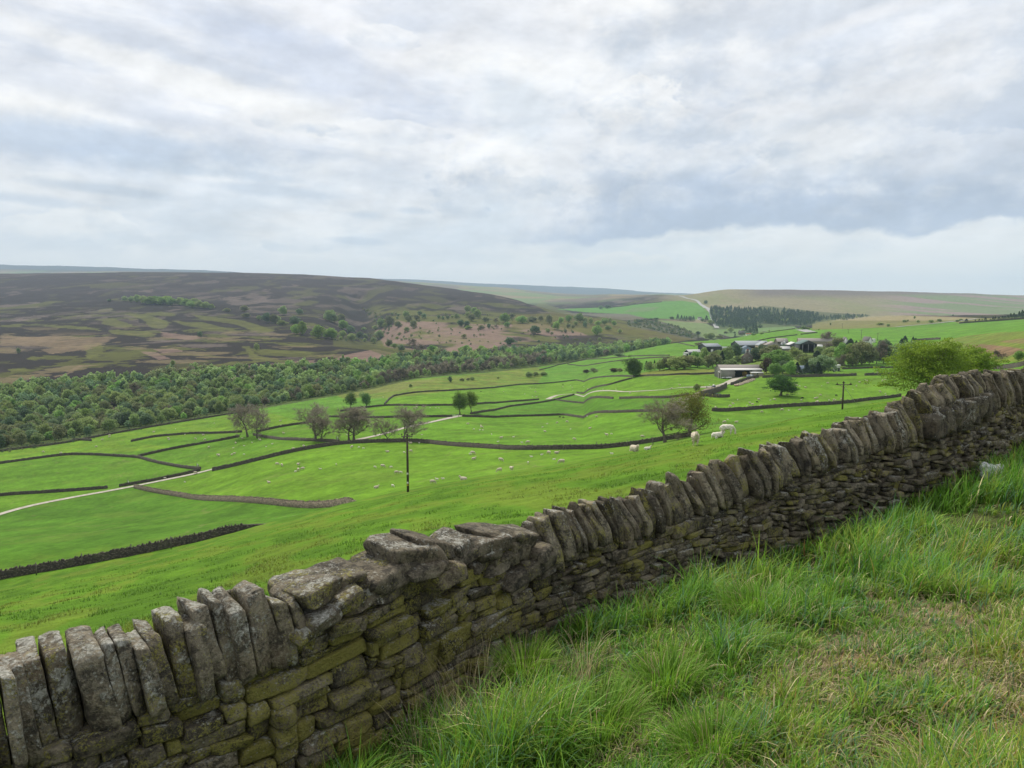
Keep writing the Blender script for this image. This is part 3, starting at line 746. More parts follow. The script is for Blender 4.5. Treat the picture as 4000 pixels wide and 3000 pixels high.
    put(pm * sstep(fbm(X / 12, Y / 12, 4, 271), .64, .70), np.array([.05, .11, .012]), .3)
    pth = np.abs(fbm(X / 45, Y / 30, 3, 281) - .5); put(pm * (1 - sstep(pth, .002, .006)), np.array([.16, .17, .06]), .35)
    # near hillside: short turf with tawny drifts
    near = (1 - sstep(Y, 95, 125)) * np.ones(shp)
    put(near, np.array([.085, .18, .012]), .9)
    tw = fbm(X / 2.2 + Y * .2, Y / 3.5, 4, 161)
    put(near * sstep(tw, .50, .64), np.array([.135, .175, .022]), .5)
    put(near * (1 - sstep(tw, .36, .46)), np.array([.055, .125, .008]), .6)
    # verge soil and thatch under the long grass
    m = Y < 46; d = np.full(shp, -99.); d[m] = wdist(X[m], Y[m])[0]
    put(sstep(d, -.3, 0.), np.array([.07, .085, .028]), 1.)
    put(sstep(d, 1.2, 3.2) * sstep(fbm(X / .7, Y / .7, 3, 171), .42, .6), np.array([.26, .20, .12]), .8)
    V = np.stack([X, Y, Z], -1).reshape(-1, 3)
    idx = np.arange(nr * NS).reshape(nr, NS)
    q = np.stack([idx[:-1, :-1], idx[:-1, 1:], idx[1:, 1:], idx[1:, :-1]], -1).reshape(-1, 4)
    me = mesh_from('ground', V, q, smooth=True, colors=C.reshape(-1, 3).astype(np.float32), mats=[M_LAND])
    return add('ground', me, kind='structure', label='green valley pastures rising to brown heather moors')
build_land()

# ------------------------------------------------------------------ tracks and roads, laid on the land
def ribbon(name, pts, width, m, label, lift=.06, ymin=100, raw=False):
    W = np.array(pts)[:, :2] if raw else np.array([P(*p, ymin)[:2] for p in pts])
    u = np.concatenate([[0], np.cumsum(np.hypot(*np.diff(W, axis=0).T))]); n = max(int(u[-1] / 2.5), 8); q = np.linspace(0, u[-1], n)
    x = np.interp(q, u, W[:, 0]); y = np.interp(q, u, W[:, 1])
    k = 5; ker = np.ones(2 * k + 1) / (2 * k + 1)
    if n > 20:
        x = np.convolve(np.pad(x, k, mode='reflect', reflect_type='odd'), ker, 'valid'); y = np.convolve(np.pad(y, k, mode='reflect', reflect_type='odd'), ker, 'valid')
    tx, ty = np.gradient(x), np.gradient(y); l = np.hypot(tx, ty) + 1e-9; nx, ny = -ty / l, tx / l
    wd = np.asarray(width) if np.isscalar(width) else np.interp(q, u, width)
    wd = wd * (1 + .18 * (fbm(q / 6, q * 0, 2, 9) - .5))
    rows = []
    for a in (-.5, -.25, 0, .25, .5):
        X, Y = x + nx * wd * a, y + ny * wd * a; rows.append(np.stack([X, Y, ground(X, Y) + lift + (.04 if a in (-.25, .25) else 0)], -1))
    V = np.stack(rows, 1).reshape(-1, 3); idx = np.arange(n * 5).reshape(n, 5)
    f = np.stack([idx[:-1, :-1], idx[:-1, 1:], idx[1:, 1:], idx[1:, :-1]], -1).reshape(-1, 4)
    return add(name, mesh_from(name, V, f, True, mats=[m]), kind='structure', label=label)
ribbon('track', [(-500, 2110), (0, 2003), (200, 1957), (400, 1922), (520, 1901), (620, 1879), (740, 1853), (840, 1831)], 3.3, M_TRACK, 'pale gravel track at the left leading to a field gate', .12)
ribbon('track', [(1395, 1718), (1500, 1696), (1573, 1672), (1640, 1659), (1742, 1637), (1800, 1624)], 3.2, M_TRACK, 'pale gravel track behind the bare trees', .12)
ribbon('track', [(2140, 1560), (2158, 1550), (2185, 1541), (2237, 1537), (2300, 1537), (2450, 1532), (2600, 1525), (2708, 1515), (2781, 1511), (2826, 1504), (2853, 1490), (2882, 1476), (2900, 1470)], [4, 4, 3.2, 2.2, 1.7, 1.6, 1.7, 2.2, 3, 4, 5, 6, 9], M_TRACK, 'pale track crossing the fields to the big barn', .12)
ribbon('track', [(2700, 1552), (2740, 1536), (2790, 1513), (2826, 1504)], 4, M_DIRT, 'brown dirt track beside the tall farm wall', .1)
ribbon('road', [(2632, 1155), (2672, 1161), (2727, 1178), (2755, 1201), (2778, 1222), (2784, 1245), (2790, 1262), (2801, 1282)], [9, 10, 12, 14, 14, 12, 12, 12], M_ROAD, 'grey road climbing the far green hill', .5, 1200)
ribbon('road', [(3500, 1278), (3632, 1266), (3727, 1256), (3790, 1249), (3822, 1245)], 9, M_ROAD, 'grey road along the top of the far right field', .5, 600)
ribbon('road', [(3128, 1288), (3145, 1292), (3168, 1298)], 14, M_ROAD, 'short grey bend of road above the farm', .4, 700)

# ------------------------------------------------------------------ field walls
def resample(W, step):
    u = np.concatenate([[0], np.cumsum(np.hypot(*np.diff(W, axis=0).T))]); n = max(int(u[-1] / step), 3); q = np.linspace(0, u[-1], n)
    x, y = np.interp(q, u, W[:, 0]), np.interp(q, u, W[:, 1]); k = max(2, int(min(7 / step, n / 5)))
    if n > 12:
        ker = np.ones(2 * k + 1) / (2 * k + 1)
        x = np.convolve(np.pad(x, k, mode='reflect', reflect_type='odd'), ker, 'valid'); y = np.convolve(np.pad(y, k, mode='reflect', reflect_type='odd'), ker, 'valid')
    return x, y, q
NW = [0]
def fieldwall(pts, label, m=None, h=1.2, ymin=100, raw=None, sink=0):
    W = np.array(raw) if raw is not None else np.array([P(*p, ymin)[:2] if len(p) == 2 else at(p[0], p[2], p[1])[:2] for p in pts])
    dist = W[:, 1].mean(); step = .3 if dist < 260 else (.6 if dist < 500 else 2.0)
    x, y, q = resample(W, step); n = len(x); r = np.random.default_rng(NW[0] + 50); NW[0] += 1
    tx, ty = np.gradient(x), np.gradient(y); l = np.hypot(tx, ty) + 1e-9; nx, ny = -ty / l, tx / l
    low = fbm(q / 5, q * 0 + NW[0], 3, 13) - .5 + (r.standard_normal(n) * .5 if dist > 260 else 0)
    fade = sink * sstep(q, q[-1] - 10, q[-1])
    # body
    hb = (h - (.28 if dist <= 260 else .08)) * (1 + .14 * low) - fade
    V = []
    for off, zf in ((-.34, -.3), (-.24, 1), (.24, 1), (.34, -.3)):
        X, Y = x + nx * off, y + ny * off; g = ground(X, Y); V.append(np.stack([X, Y, ground(x, y) + hb if zf == 1 else g + zf - fade], -1))
    V = np.stack(V, 1).reshape(-1, 3); idx = np.arange(n * 4).reshape(n, 4)
    f = np.concatenate([np.stack([idx[:-1, a], idx[:-1, b], idx[1:, b], idx[1:, a]], -1) for a, b in ((0, 1), (1, 2), (2, 3))])
    f = np.concatenate([f, [idx[0, ::-1], idx[-1]]])
    o = add('dry_stone_wall', None, label=label, cat='stone wall', group='dry stone walls between the fields', kind='thing')
    add('wall_body', mesh_from('wall_body', V, f, mats=[m or M_WALLD]), o)
    # upright cope stones along the top, one mesh
    if dist > 260: return x, y
    cs = step * (1.0 if dist < 500 else 1)
    nn = n - 1; g0 = ground(x, y)[:-1] + hb[:-1] - .03; hh = (.24 * (1 + .5 * r.standard_normal(nn) * .6)).clip(.08, .45) + (r.random(nn) < .05) * -.12
    ux, uy = (tx / l)[:-1], (ty / l)[:-1]; a = step * .46
    k = np.array([[-1, -1, 0], [1, -1, 0], [1, 1, 0], [-1, 1, 0], [-1, -1, 1], [1, -1, 1], [1, 1, 1], [-1, 1, 1]], float)
    lean = r.standard_normal((nn, 1)) * .10; a = a * r.uniform(.35, 1.0, (nn, 1))
    w2 = .20
    al = k[None, :, 0] * a * (1 - .25 * k[None, :, 2]) + lean * k[None, :, 2]; ac = k[None, :, 1] * w2 * (1 - .3 * k[None, :, 2])
    CV = np.stack([x[:-1, None] + ux[:, None] * (al + step / 2) - uy[:, None] * ac, y[:-1, None] + uy[:, None] * (al + step / 2) + ux[:, None] * ac, g0[:, None] + k[None, :, 2] * hh[:, None]], -1)
    keep = fade[:-1] < .5; CV = CV[keep]; nn = int(keep.sum())
    fq = np.array([[0, 1, 5, 4], [1, 2, 6, 5], [2, 3, 7, 6], [3, 0, 4, 7], [4, 5, 6, 7]])
    add('cope_stones', mesh_from('cope_stones', CV.reshape(-1, 3), (np.arange(nn)[:, None, None] * 8 + fq).reshape(-1, 4), mats=[m or M_WALLD]), o)
    return x, y
_w1 = [at(-760, 92, 2420)[:2], P(0, 2264, 60)[:2], P(339, 2203, 60)[:2], P(678, 2137, 60)[:2], at(949, 101, 2090)[:2], at(1130, 102, 2040)[:2]]
W1XY = fieldwall(None, 'long dark wall below the near hillside at the left edge', raw=_w1, h=1.45, sink=1.6)
fieldwall([(525, 1906), (690, 1937), (880, 1957), (949, 1961), (1085, 1972, 151), (1300, 1988, 132), (1430, 1975, 118)], 'pale stony wall running from the gate to the near hillside', M_WALLL, 1.5, sink=1.7)
fieldwall([(-600, 1990), (0, 1936), (180, 1926), (420, 1908)], 'dark wall across the left edge just above the track')
fieldwall([(465, 1902), (590, 1880), (783, 1839)], 'short wall along the upper side of the track near the gate')
fieldwall([(-600, 1880), (0, 1812), (150, 1791), (270, 1776), (400, 1779), (540, 1788), (610, 1808), (680, 1822), (783, 1834)], 'curving wall round the top of the dark left field', M_WALLM)
fieldwall([(540, 1785), (680, 1753), (800, 1732), (936, 1707)], 'wall rising right from the curving wall towards the bare trees')
fieldwall([(512, 1726), (600, 1707), (750, 1694), (945, 1689)], 'uppermost thin wall left of the bare trees')
fieldwall([(830, 1840), (950, 1813), (1085, 1782), (1200, 1757), (1336, 1734), (1471, 1728), (1648, 1728), (1810, 1745), (2014, 1758), (2217, 1757), (2420, 1745), (2610, 1735, 188), (2700, 1722, 184)], 'longest wall, sweeping from the track past the power pole to the sheep', M_WALLM, 1.45)
fieldwall([(990, 1700), (1100, 1719), (1200, 1723), (1325, 1728)], 'light grey wall under the bare trees', M_WALLM)
fieldwall([(1000, 1690), (1100, 1668), (1200, 1655), (1270, 1645)], 'dark wall climbing behind the leftmost bare trees')
fieldwall([(1285, 1630), (1400, 1632), (1500, 1633), (1650, 1631), (1765, 1629)], 'straight wall behind the bare trees, ending at a gate')
fieldwall([(1330, 1608), (1400, 1595), (1500, 1585), (1650, 1587), (1780, 1585), (1900, 1576), (2010, 1569), (2105, 1562)], 'wall behind the pair of full green trees')
fieldwall([(1502, 1580), (1520, 1561), (1540, 1547)], 'very short wall joining two walls above the bare trees')
fieldwall([(1540, 1548), (1743, 1528), (2028, 1503), (2250, 1485), (2477, 1472)], 'long wall from the rough bank to the round lone tree')
fieldwall([(2477, 1472), (2600, 1468), (2700, 1465), (2790, 1459)], 'wall from the round lone tree to the barn')
fieldwall([(1838, 1618), (1990, 1589), (2150, 1567), (2243, 1543)], 'wall climbing from the green tree pair to the pale track')
fieldwall([(2253, 1535), (2380, 1505), (2470, 1479)], 'wall climbing from the pale track to the round lone tree')
fieldwall([(2167, 1562), (2300, 1560), (2395, 1558)], 'thin wall below the pale track, left of its gap')
fieldwall([(2420, 1558), (2560, 1556), (2635, 1555), (2690, 1544)], 'thin wall below the pale track, right of its gap')
fieldwall([(1806, 1628), (2000, 1628), (2200, 1621), (2400, 1613), (2575, 1608)], 'wall from the green tree pair to the bronze tree')
fieldwall([(2782, 1606), (3000, 1594), (3160, 1585), (3290, 1577), (3400, 1562), (3520, 1549)], 'wall behind the right power pole, below the oak', M_WALLD, 1.5)
fieldwall([(2733, 1548), (2765, 1543), (2800, 1532), (2838, 1513)], 'tall stone wall along the farm dirt track', M_WALLM, 2.6)
fieldwall([(2745, 1541), (2765, 1550), (2800, 1552), (2850, 1551)], 'low wall running right from the tall farm wall', M_WALLM, 1.5)
fieldwall([(2855, 1505), (2900, 1490), (2963, 1474)], 'wall below the barn beside the rubble strip', M_WALLD, 1.7)
fieldwall([(2978, 1476), (3100, 1474), (3345, 1467)], 'wall below the farm trees', M_WALLM, 1.6)
fieldwall([(3377, 1467), (3520, 1462)], 'wall right of the field gap, beside the big yellow-green tree', M_WALLM, 1.6)
fieldwall([(3290, 1442), (3400, 1438), (3540, 1433)], 'wall in front of the dark tree row')
fieldwall([(2108, 1446), (2181, 1426), (2289, 1403), (2452, 1393), (2615, 1390)], 'upper field wall nearest the wood edge')
fieldwall([(2217, 1423), (2434, 1408), (2622, 1397)], 'field wall just below the white farm shed')
fieldwall([(2437, 1376), (2480, 1360), (2524, 1350), (2651, 1338), (2725, 1331), (2800, 1324)], 'curving wall along the crest above the wood')
fieldwall([(2800, 1324), (2900, 1312), (3000, 1300), (3106, 1285)], 'wall on the skyline of the pasture behind the farm')
fieldwall([(2947, 1336), (3040, 1318), (3114, 1309)], 'wall slanting up through the pasture behind the farm sheds')
fieldwall([(3128, 1307), (3193, 1300)], 'short wall under the road bend')
fieldwall([(2648, 1340), (2680, 1347), (2712, 1354)], 'short wall slanting down left of the silo', ymin=400)
fieldwall([(3746, 1264), (3870, 1256), (4000, 1247), (4150, 1240)], 'dark wall along the top of the right-hand pasture', M_WALLD, 2.2, 600)
fieldwall([(3575, 1331), (3620, 1328), (3673, 1326)], 'short dark hedge-like wall in the right-hand pasture', M_WALLD, 2, 300)
fieldwall([(2384, 1202), (2480, 1190), (2586, 1180)], 'thin wall above the distant green hill field', M_WALLD, 3, 1500)
fieldwall([(3800, 1450), (3870, 1440), (4000, 1430), (4150, 1420)], 'dark wall just over the top of the near wall at the right edge', M_WALLD, 1.4, 90)
fieldwall([(-500, 1800), (0, 1764), (253, 1732), (443, 1695), (696, 1651), (937, 1612), (1010, 1606)], 'low dark wall along the bottom edge of the wood', M_WALLD, 1.2)
fieldwall([(282, 1722), (320, 1720), (357, 1723)], 'short ruined wall near the wood', M_WALLD, 1.3)
fieldwall(D7([(470, 850), (600, 838), (715, 832)]), 'broken dark wall on the bracken spur', M_WALLD, 1.8, 600)

# ------------------------------------------------------------------ the near wall, stone by stone
def cube_grid(n):
    """surface grid of a unit cube (-1..1), n cells a side, shared vertices"""
    idx = {}; V = []; Q = []
    def vid(p):
        k = tuple(p)
        if k not in idx: idx[k] = len(V); V.append(p)
        return idx[k]
    for ax in range(3):
        for sgn in (0, n):
            for i in range(n):
                for j in range(n):
                    c = []
                    for a, b in ((i, j), (i + 1, j), (i + 1, j + 1), (i, j + 1)):
                        p = [0, 0, 0]; p[ax] = sgn; p[(ax + 1) % 3] = a; p[(ax + 2) % 3] = b; c.append(vid(p))
                    Q.append(c if sgn else c[::-1])
    return np.array(V, float) / n * 2 - 1, np.array(Q)
CG4, CQ4 = cube_grid(4); CG6, CQ6 = cube_grid(6); CG9, CQ9 = cube_grid(9)

def rock(r, size, n=6, rounding=.35, jit=.12, rough=.05, chips=3, cut=(.70, .92)):
    """an irregular block: size (along, across, up); returns verts centred on 0"""
    G, Q = {4: (CG4, CQ4), 6: (CG6, CQ6), 9: (CG9, CQ9)}[n]
    J = r.uniform(-jit, jit, (2, 2, 2, 3))
    w = (G + 1) / 2
    d = 0
    for i in (0, 1):
        for j in (0, 1):
            for k in (0, 1):
                wt = (w[:, 0] if i else 1 - w[:, 0]) * (w[:, 1] if j else 1 - w[:, 1]) * (w[:, 2] if k else 1 - w[:, 2])
                d = d + wt[:, None] * J[i, j, k]
    # keep flat faces but round the arrises in real units
    size = np.asarray(size, float); rad = min(size) * rounding
    Pm = G * size / 2
    inner = np.clip(Pm, -(size / 2 - rad), size / 2 - rad); off = Pm - inner; l = np.linalg.norm(off, axis=1, keepdims=True)
    Pm = inner + np.where(l > 1e-9, off / np.maximum(l, 1e-9) * np.minimum(l, rad), 0)
    Pm = Pm + d * size
    # knock corners off with a few flat cuts
    for _ in range(chips):
        nrm = r.standard_normal(3); nrm /= np.linalg.norm(nrm); s = np.abs(nrm * size / 2).sum() * r.uniform(*cut)
        dd = Pm @ nrm - s; Pm = Pm - np.where(dd > 0, dd, 0)[:, None] * nrm
    # rough surface
    for f, a in ((9, .45), (21, .3), (43, .2)):
        ph = r.uniform(0, 6.28, 6); k = r.standard_normal((3, 3)) * f
        q = Pm @ k
        nz = np.stack([np.sin(q[:, 0] + ph[0] + np.sin(q[:, 1] + ph[3])), np.sin(q[:, 1] + ph[1] + np.sin(q[:, 2] + ph[4])), np.sin(q[:, 2] + ph[2] + np.sin(q[:, 0] + ph[5]))], -1)
        Pm = Pm + nz * a * rough * (size.min() ** .5 * .38)
    return Pm, Q

def to_wall(p, u0, b0, c0, follow=0.):
    """wall coordinates (along, out, up) to the world; up is measured above the foot line"""
    u = u0 + p[:, 0]; x, y = wxy(u); nx, ny = wn(u)
    b = b0 + p[:, 1]
    return np.stack([x + nx * b, y + ny * b, c0 + p[:, 2]], -1)

def course_level(u):  # foot line of the courses
    return ZB(u)
H_ALL = lambda u: ZT(u) - ZB(u)
# junction between courses and copes, measured in the photograph
_jx = [(-1500, 2960), (-520, 2980), (0, 2905), (100, 2880), (259, 2810), (500, 2746), (650, 2700), (800, 2640), (1023, 2585), (1100, 2560), (1150, 2400), (1250, 2330), (1400, 2260), (1480, 2235), (1650, 2230), (1800, 2185), (1960, 2150), (2020, 2200), (2130, 2180), (2250, 2120), (2400, 2087), (2480, 2062), (2690, 1998), (2906, 1919), (3036, 1861), (3196, 1804), (3340, 1760), (3485, 1733), (3658, 1668), (3800, 1600), (4000, 1545), (4500, 1500), (5200, 1480)]
_ju = np.array([usx(a) for a, b in _jx])
_jd = np.array([float(tt(b)) * float(np.interp(usx(a), WU, WP[:, 1])) for a, b in _jx])
_jd[-2:] = [float(ZT(_ju[-2])) - .42, float(ZT(_ju[-1])) - .42]; _jd[0] = _jd[1] - .05
HJ = lambda u: np.minimum(np.interp(u, _ju, _jd), ZT(u) - .02)
FLAT = (usx(1105), usx(2075))
def face(u, c):  # how far out the face stands: batter
    h = np.maximum(HJ(u) - ZB(u), .3); return .33 - .13 * np.clip((c - ZB(u)) / h, 0, 1.2)

def build_near_wall():
    r = np.random.default_rng(12)
    root = add('dry_stone_wall', None, label='close mossy dry stone wall running up beside the long grass verge', cat='stone wall', kind='thing')
    # ---- coursed face by packing stones on the lowest place
    du = .02; N = int(UEND / du) + 1; us = np.arange(N) * du
    sky_ = ZB(us) - .12; top = HJ(us)
    V = []; Q = []; Cc = []; n0 = 0
    u_end = usx(4000) + 7
    done = sky_ >= top - .03
    done |= us > u_end
    cnt = 0
    while not done.all() and cnt < 6000:
        cnt += 1
        rel = np.where(done, 1e9, sky_ - top * .0 - ZB(us))
        i = int(np.argmin(rel + r.uniform(0, .03, N)))
        # level ground around the chosen place
        lvl = sky_[i]; j = i
        while j + 1 < N and not done[j + 1] and sky_[j + 1] < lvl + .035 and j - i < 60: j += 1
        k = i
        while k - 1 >= 0 and not done[k - 1] and sky_[k - 1] < lvl + .035 and i - k < 60: k -= 1
        room = (j - k + 1) * du
        u = us[i]; big = 1 - sstep(np.array(u), usx(1500), usx(2300))
        base_w = .215 + .13 * big; base_h = .062 + .028 * big
        if r.random() < .10: base_w *= 1.35; base_h *= 1.75
        w = base_w * r.uniform(.5, 1.5); h = base_h * r.uniform(.6, 1.45)
        w = max(w, h * 1.1)
        if room < .07:
            sky_[k:j + 1] = max(lvl + .03, min(sky_[max(k - 1, 0)], sky_[min(j + 1, N - 1)])) if room < .05 else lvl + .045
            done = (sky_ >= top - .03) | (us > u_end); 
            if room < .05: continue
        w = min(w, room) if room < w * 1.5 else w
        if room - w < .08: w = room
        a = k; b = min(int(a + w / du), N - 1)
        if b <= a: b = a + 1
        seg = sky_[a:b]; m = seg.mean(); sl_ = np.polyfit(us[a:b] - us[a:b].mean(), seg, 1)[0] if b - a > 3 else 0
        sl_ = float(np.clip(sl_ * .75 + r.normal() * .03, -.38, .38))
        tl = top[a:b].mean()
        left_ = tl - m
        if left_ < h * 1.5: h = max(left_, .03)
        size = (max(w - .010, .03), r.uniform(.2, .3), max(h - .006, .022))
        n = 9 if (big > .5 and w > .2) else 6 if u < usx(3200) else 4
        pv, q = rock(r, size, n, r.uniform(.07, .15), .10, .05, 4, (.78, .95))
        uc = (us[a] + us[b - 1] + du) / 2; out = float(r.normal() * .030)
        pv = pv + np.array([0, 0, 0]); pv[:, 2] += pv[:, 0] * sl_
        cz = m + h / 2
        fb = float(face(uc, cz)) - size[1] / 2 + out
        wv = to_wall(pv, uc, fb, cz)
        V.append(wv); Q.append(q + n0); n0 += len(wv)
        tint = r.uniform(.6, 1.6); mos = (r.normal() * .30 + .12 + .55 * float(big) * sstep(np.array(u), usx(100), usx(800)) - .1); lic = r.normal() * .22 - .12 + .18 * (u < usx(900))
        cc = np.empty((len(wv), 3), np.float32); cc[:] = (tint, mos, lic); Cc.append(cc)
        uu = us[a:b]
        sky_[a:b] = np.maximum(m + h + sl_ * (uu - uc), sky_[a:b] + .01) + .003
        done = (sky_ >= top - .025) | (us > u_end)
    me = mesh_from('coursed_stones', np.concatenate(V), np.concatenate(Q), False, np.concatenate(Cc), mats=[M_STONE])
    add('coursed_stones', me, root)
    # ---- heart and far face of the wall, coloured near black as shade in joints
    q = np.linspace(0, UEND, 260); x, y = wxy(q); nx, ny = wn(q); rows = []
    zt_, zb_ = HJ(q) - .05, ZB(q) - 1.2
    for off, z in ((.13, zb_), (.03, zt_), (-.2, zt_), (-.36, zb_)):
        rows.append(np.stack([x + nx * off, y + ny * off, z], -1))
    VV = np.stack(rows, 1).reshape(-1, 3); idx = np.arange(260 * 4).reshape(260, 4)
    f = np.concatenate([np.stack([idx[:-1, a], idx[:-1, b], idx[1:, b], idx[1:, a]], -1) for a, b in ((0, 1), (1, 2), (2, 3))])
    cc = np.tile([.12, -3., -3.], (len(VV), 1)).astype(np.float32)
    add('wall_core', mesh_from('wall_core', VV, f, False, cc, mats=[M_STONE]), root)
    # ---- copes
    singles = []; rest = []
    def put(pv, q, tint, mos, lic):
        cc = np.empty((len(pv), 3), np.float32); cc[:] = (tint, mos, lic); singles.append((pv, q, cc))
    def upright(u0, w, hj, ht, lean, depth, tint, mos, lic, rnd=.3, top=1.0):
        h = ht - hj; n = 9
        pv, q = rock(r, (w, depth, h), n, rnd, .08, .06, 3, (.80, .95))
        fz = pv[:, 2] / h + .5
        # worn, shouldered head
        pv[:, 0] *= 1 - .45 * top * sstep(fz, .5, 1.05) * r.uniform(0, 1)
        pv[:, 1] *= 1 - .78 * top * sstep(fz, .30, 1.05) * r.uniform(.6, 1)
        pv[:, 2] -= sstep(np.abs(pv[:, 0]) / w * 2, .3, 1.1) * sstep(fz, .6, 1) * w * .2 * r.random(); pv[:, 2] += (h / 2 - pv[:, 2].max()) * sstep(pv[:, 2] / h + .5, 0, .8)
        pv[:, 0] -= (fz) * h * math.tan(lean)
        pv = to_wall(pv, u0, .02 + float(r.normal() * .035), (hj + ht) / 2)
        put(pv, q, tint, mos, lic)
    # hand-measured run at the left: (centre sx, top sy, width px)
    for u in np.arange(.1, usx(-480), .115):
        upright(u, r.uniform(.08, .115), float(HJ(u)) - .02, float(ZT(u)) + float(r.normal() * .02), .08, .4, r.uniform(1.1, 1.7), -.1, r.uniform(.1, .5), .10, .45)
    left = [(-420, 2700, 110), (-320, 2690, 80), (-235, 2655, 90), (-150, 2640, 70), (-85, 2630, 60), (-25, 2615, 75), (42, 2570, 52), (95, 2560, 55), (165, 2552, 66), (245, 2512, 84), (368, 2488, 132), (455, 2480, 42), (507, 2469, 62), (566, 2482, 56), (622, 2452, 70), (692, 2412, 62), (752, 2418, 54), (806, 2353, 58), (862, 2322, 70),
            (905, 2318, 60), (965, 2304, 84), (1030, 2281, 52), (1082, 2316, 56), (1128, 2306, 36)]
    for i, (cx, ty, wp) in enumerate(left):
        u = usx(cx) if cx > -520 else 0; Y = float(np.interp(u, WU, WP[:, 1])); nxt = left[i + 1][0] if i + 1 < len(left) else cx + wp
        prv = left[i - 1][0] if i else cx - wp
        gap = (usx(nxt) - usx(prv)) / 2 if nxt > prv else .1
        w = min(wp / F * Y * 1.12, gap * 1.08); w = max(w, gap * .80)
        zt = float(tt(ty)) * Y; hj = float(HJ(u)) - .02
        upright(u, w, hj, zt + .02, float(r.normal() * .04 + .10), r.uniform(.36, .46), r.uniform(1.15, 1.75), r.normal() * .25 - .1, r.uniform(.2, .65), .09, .45)
    # tumbled flat stones over the gap in the copes: (sx, sy top, width px, height px, slope, out)
    flats = [(1190, 2282, 150, 70, .10, .04), (1225, 2340, 230, 85, .28, .08), (1180, 2385, 130, 60, .2, .10), (1300, 2238, 175, 75, -.05, .02), (1330, 2300, 160, 60, .2, .08), (1470, 2195, 260, 95, .0, .05), (1440, 2270, 190, 60, .05, .10), (1400, 2240, 110, 50, .1, -.08),
             (1565, 2118, 240, 100, -.34, .06), (1625, 2095, 135, 60, -.40, .0), (1740, 2098, 115, 60, .22, .03), (1725, 2150, 110, 55, .12, .06), (1650, 2205, 190, 70, .08, .09), (1845, 2085, 190, 75, -.12, .04), (1830, 2140, 120, 50, -.1, .08), (1790, 2185, 70, 45, 0, .09), (1900, 2060, 165, 50, -.30, .0), (1915, 2150, 110, 55, .1, .1), (1960, 2110, 110, 70, -.4, .06),
             (1985, 2065, 140, 60, -.38, .02), (2040, 2130, 80, 55, .1, .08), (1990, 2190, 250, 60, .10, .09), (1560, 2185, 160, 55, -.1, .09), (1870, 2195, 130, 45, .1, .1), (2060, 2190, 90, 45, .1, .1), (1120, 2430, 110, 60, .2, .09)]
    for cx, ty, wp, hp, sl_, ob in flats:
        u = usx(cx); Y = float(np.interp(u, WU, WP[:, 1])) - ob; w = wp / F * Y * 1.15; h = hp / F * Y; zt = float(tt(ty)) * Y
        pv, q = rock(r, (w, r.uniform(.34, .5), h), 9, r.uniform(.16, .3), .13, .07, 4)
        pv[:, 2] += pv[:, 0] * (sl_ * .8 + .05) + pv[:, 1] * r.uniform(-.1, .1)
        put(to_wall(pv, u, ob + r.uniform(-.03, .02), zt - h / 2 + .01), q, r.uniform(.8, 1.3), r.uniform(-.3, .3) if ty > 2200 else -.4, r.uniform(-.1, .75) if cx < 1400 else r.uniform(-.4, .25))
    # packing under the tumbled stones
    for u in np.arange(FLAT[0], FLAT[1], .12):
        for c in (.03, .12):
            zz = float(HJ(u)) + c - .03
            if zz > float(ZT(u)) - .13: continue
            pv, q = rock(r, (r.uniform(.14, .24), r.uniform(.3, .4), r.uniform(.07, .11)), 6, .25, .12, .05, 3)
            rest.append((to_wall(pv, u + r.uniform(-.04, .04), r.uniform(0, .05), zz), q, (r.uniform(.6, 1.1), r.uniform(-.2, .5), -.1)))
    # leaning copes up the slope
    u = usx(2072); umax = usx(4000) + 6.5
    tops = lambda q: float(ZT(q))
    while u < umax:
        sxn = float(np.interp(u, WU, WSX)); Y = float(np.interp(u, WU, WP[:, 1]))
        w = r.uniform(.072, .135) * (1.25 if 3560 < sxn < 3800 else 1); 
        if r.random() < .12: w *= 1.35
        hj = float(HJ(u)) - .03; ht = tops(u) + float(r.normal() * .022) + .01 - (.05 if r.random() < .1 else 0)
        if ht - hj < .22: ht = hj + .30
        if 3570 < sxn < 3790:      # heaped double layer on the step
            hm = hj + (ht - hj) * .5
            pv, q = rock(r, (w * 2.0, .5, (hm - hj) * 1.1), 9, .22, .14, .08, 4); put(to_wall(pv, u, .10, (hm + hj) / 2), q, r.uniform(.55, 1.), -.3, r.uniform(-.3, .4))
            hj = hm
        upright(u, w * .91, hj, ht, float(.20 + r.normal() * .10), r.uniform(.34, .50), r.uniform(.6, 1.75), r.uniform(-.5, .25), r.uniform(-.45, .30) + (.35 if 2950 < sxn < 3560 and r.random() < .4 else 0), r.uniform(.07, .16))
        u += w * .96
    # the hundred that show largest are parts of their own
    def px(s): 
        c = s[0].mean(0); return (s[0].max(0) - s[0].min(0)).max() / max(c[1], 1) * (1 if abs(c[0]) / c[1] < .76 else .01)
    order = sorted(range(len(singles)), key=lambda i: -px(singles[i]))
    for i in order[:100]:
        pv, q, cc = singles[i]; c = pv.mean(0); 
        add('cope_stone', mesh_from('cope_stone', pv - c, q, False, cc, mats=[M_STONE]), root, loc=tuple(c))
    V = []; Q = []; Cc = []; n0 = 0
    for pv, q, cc in [singles[i] for i in order[100:]] + [(a, b, np.tile(c, (len(a), 1)).astype(np.float32)) for a, b, c in rest]:
        V.append(pv); Q.append(q + n0); Cc.append(cc); n0 += len(pv)
    add('small_cope_stones', mesh_from('small_cope_stones', np.concatenate(V), np.concatenate(Q), False, np.concatenate(Cc), mats=[M_STONE]), root, kind='stuff')
build_near_wall()

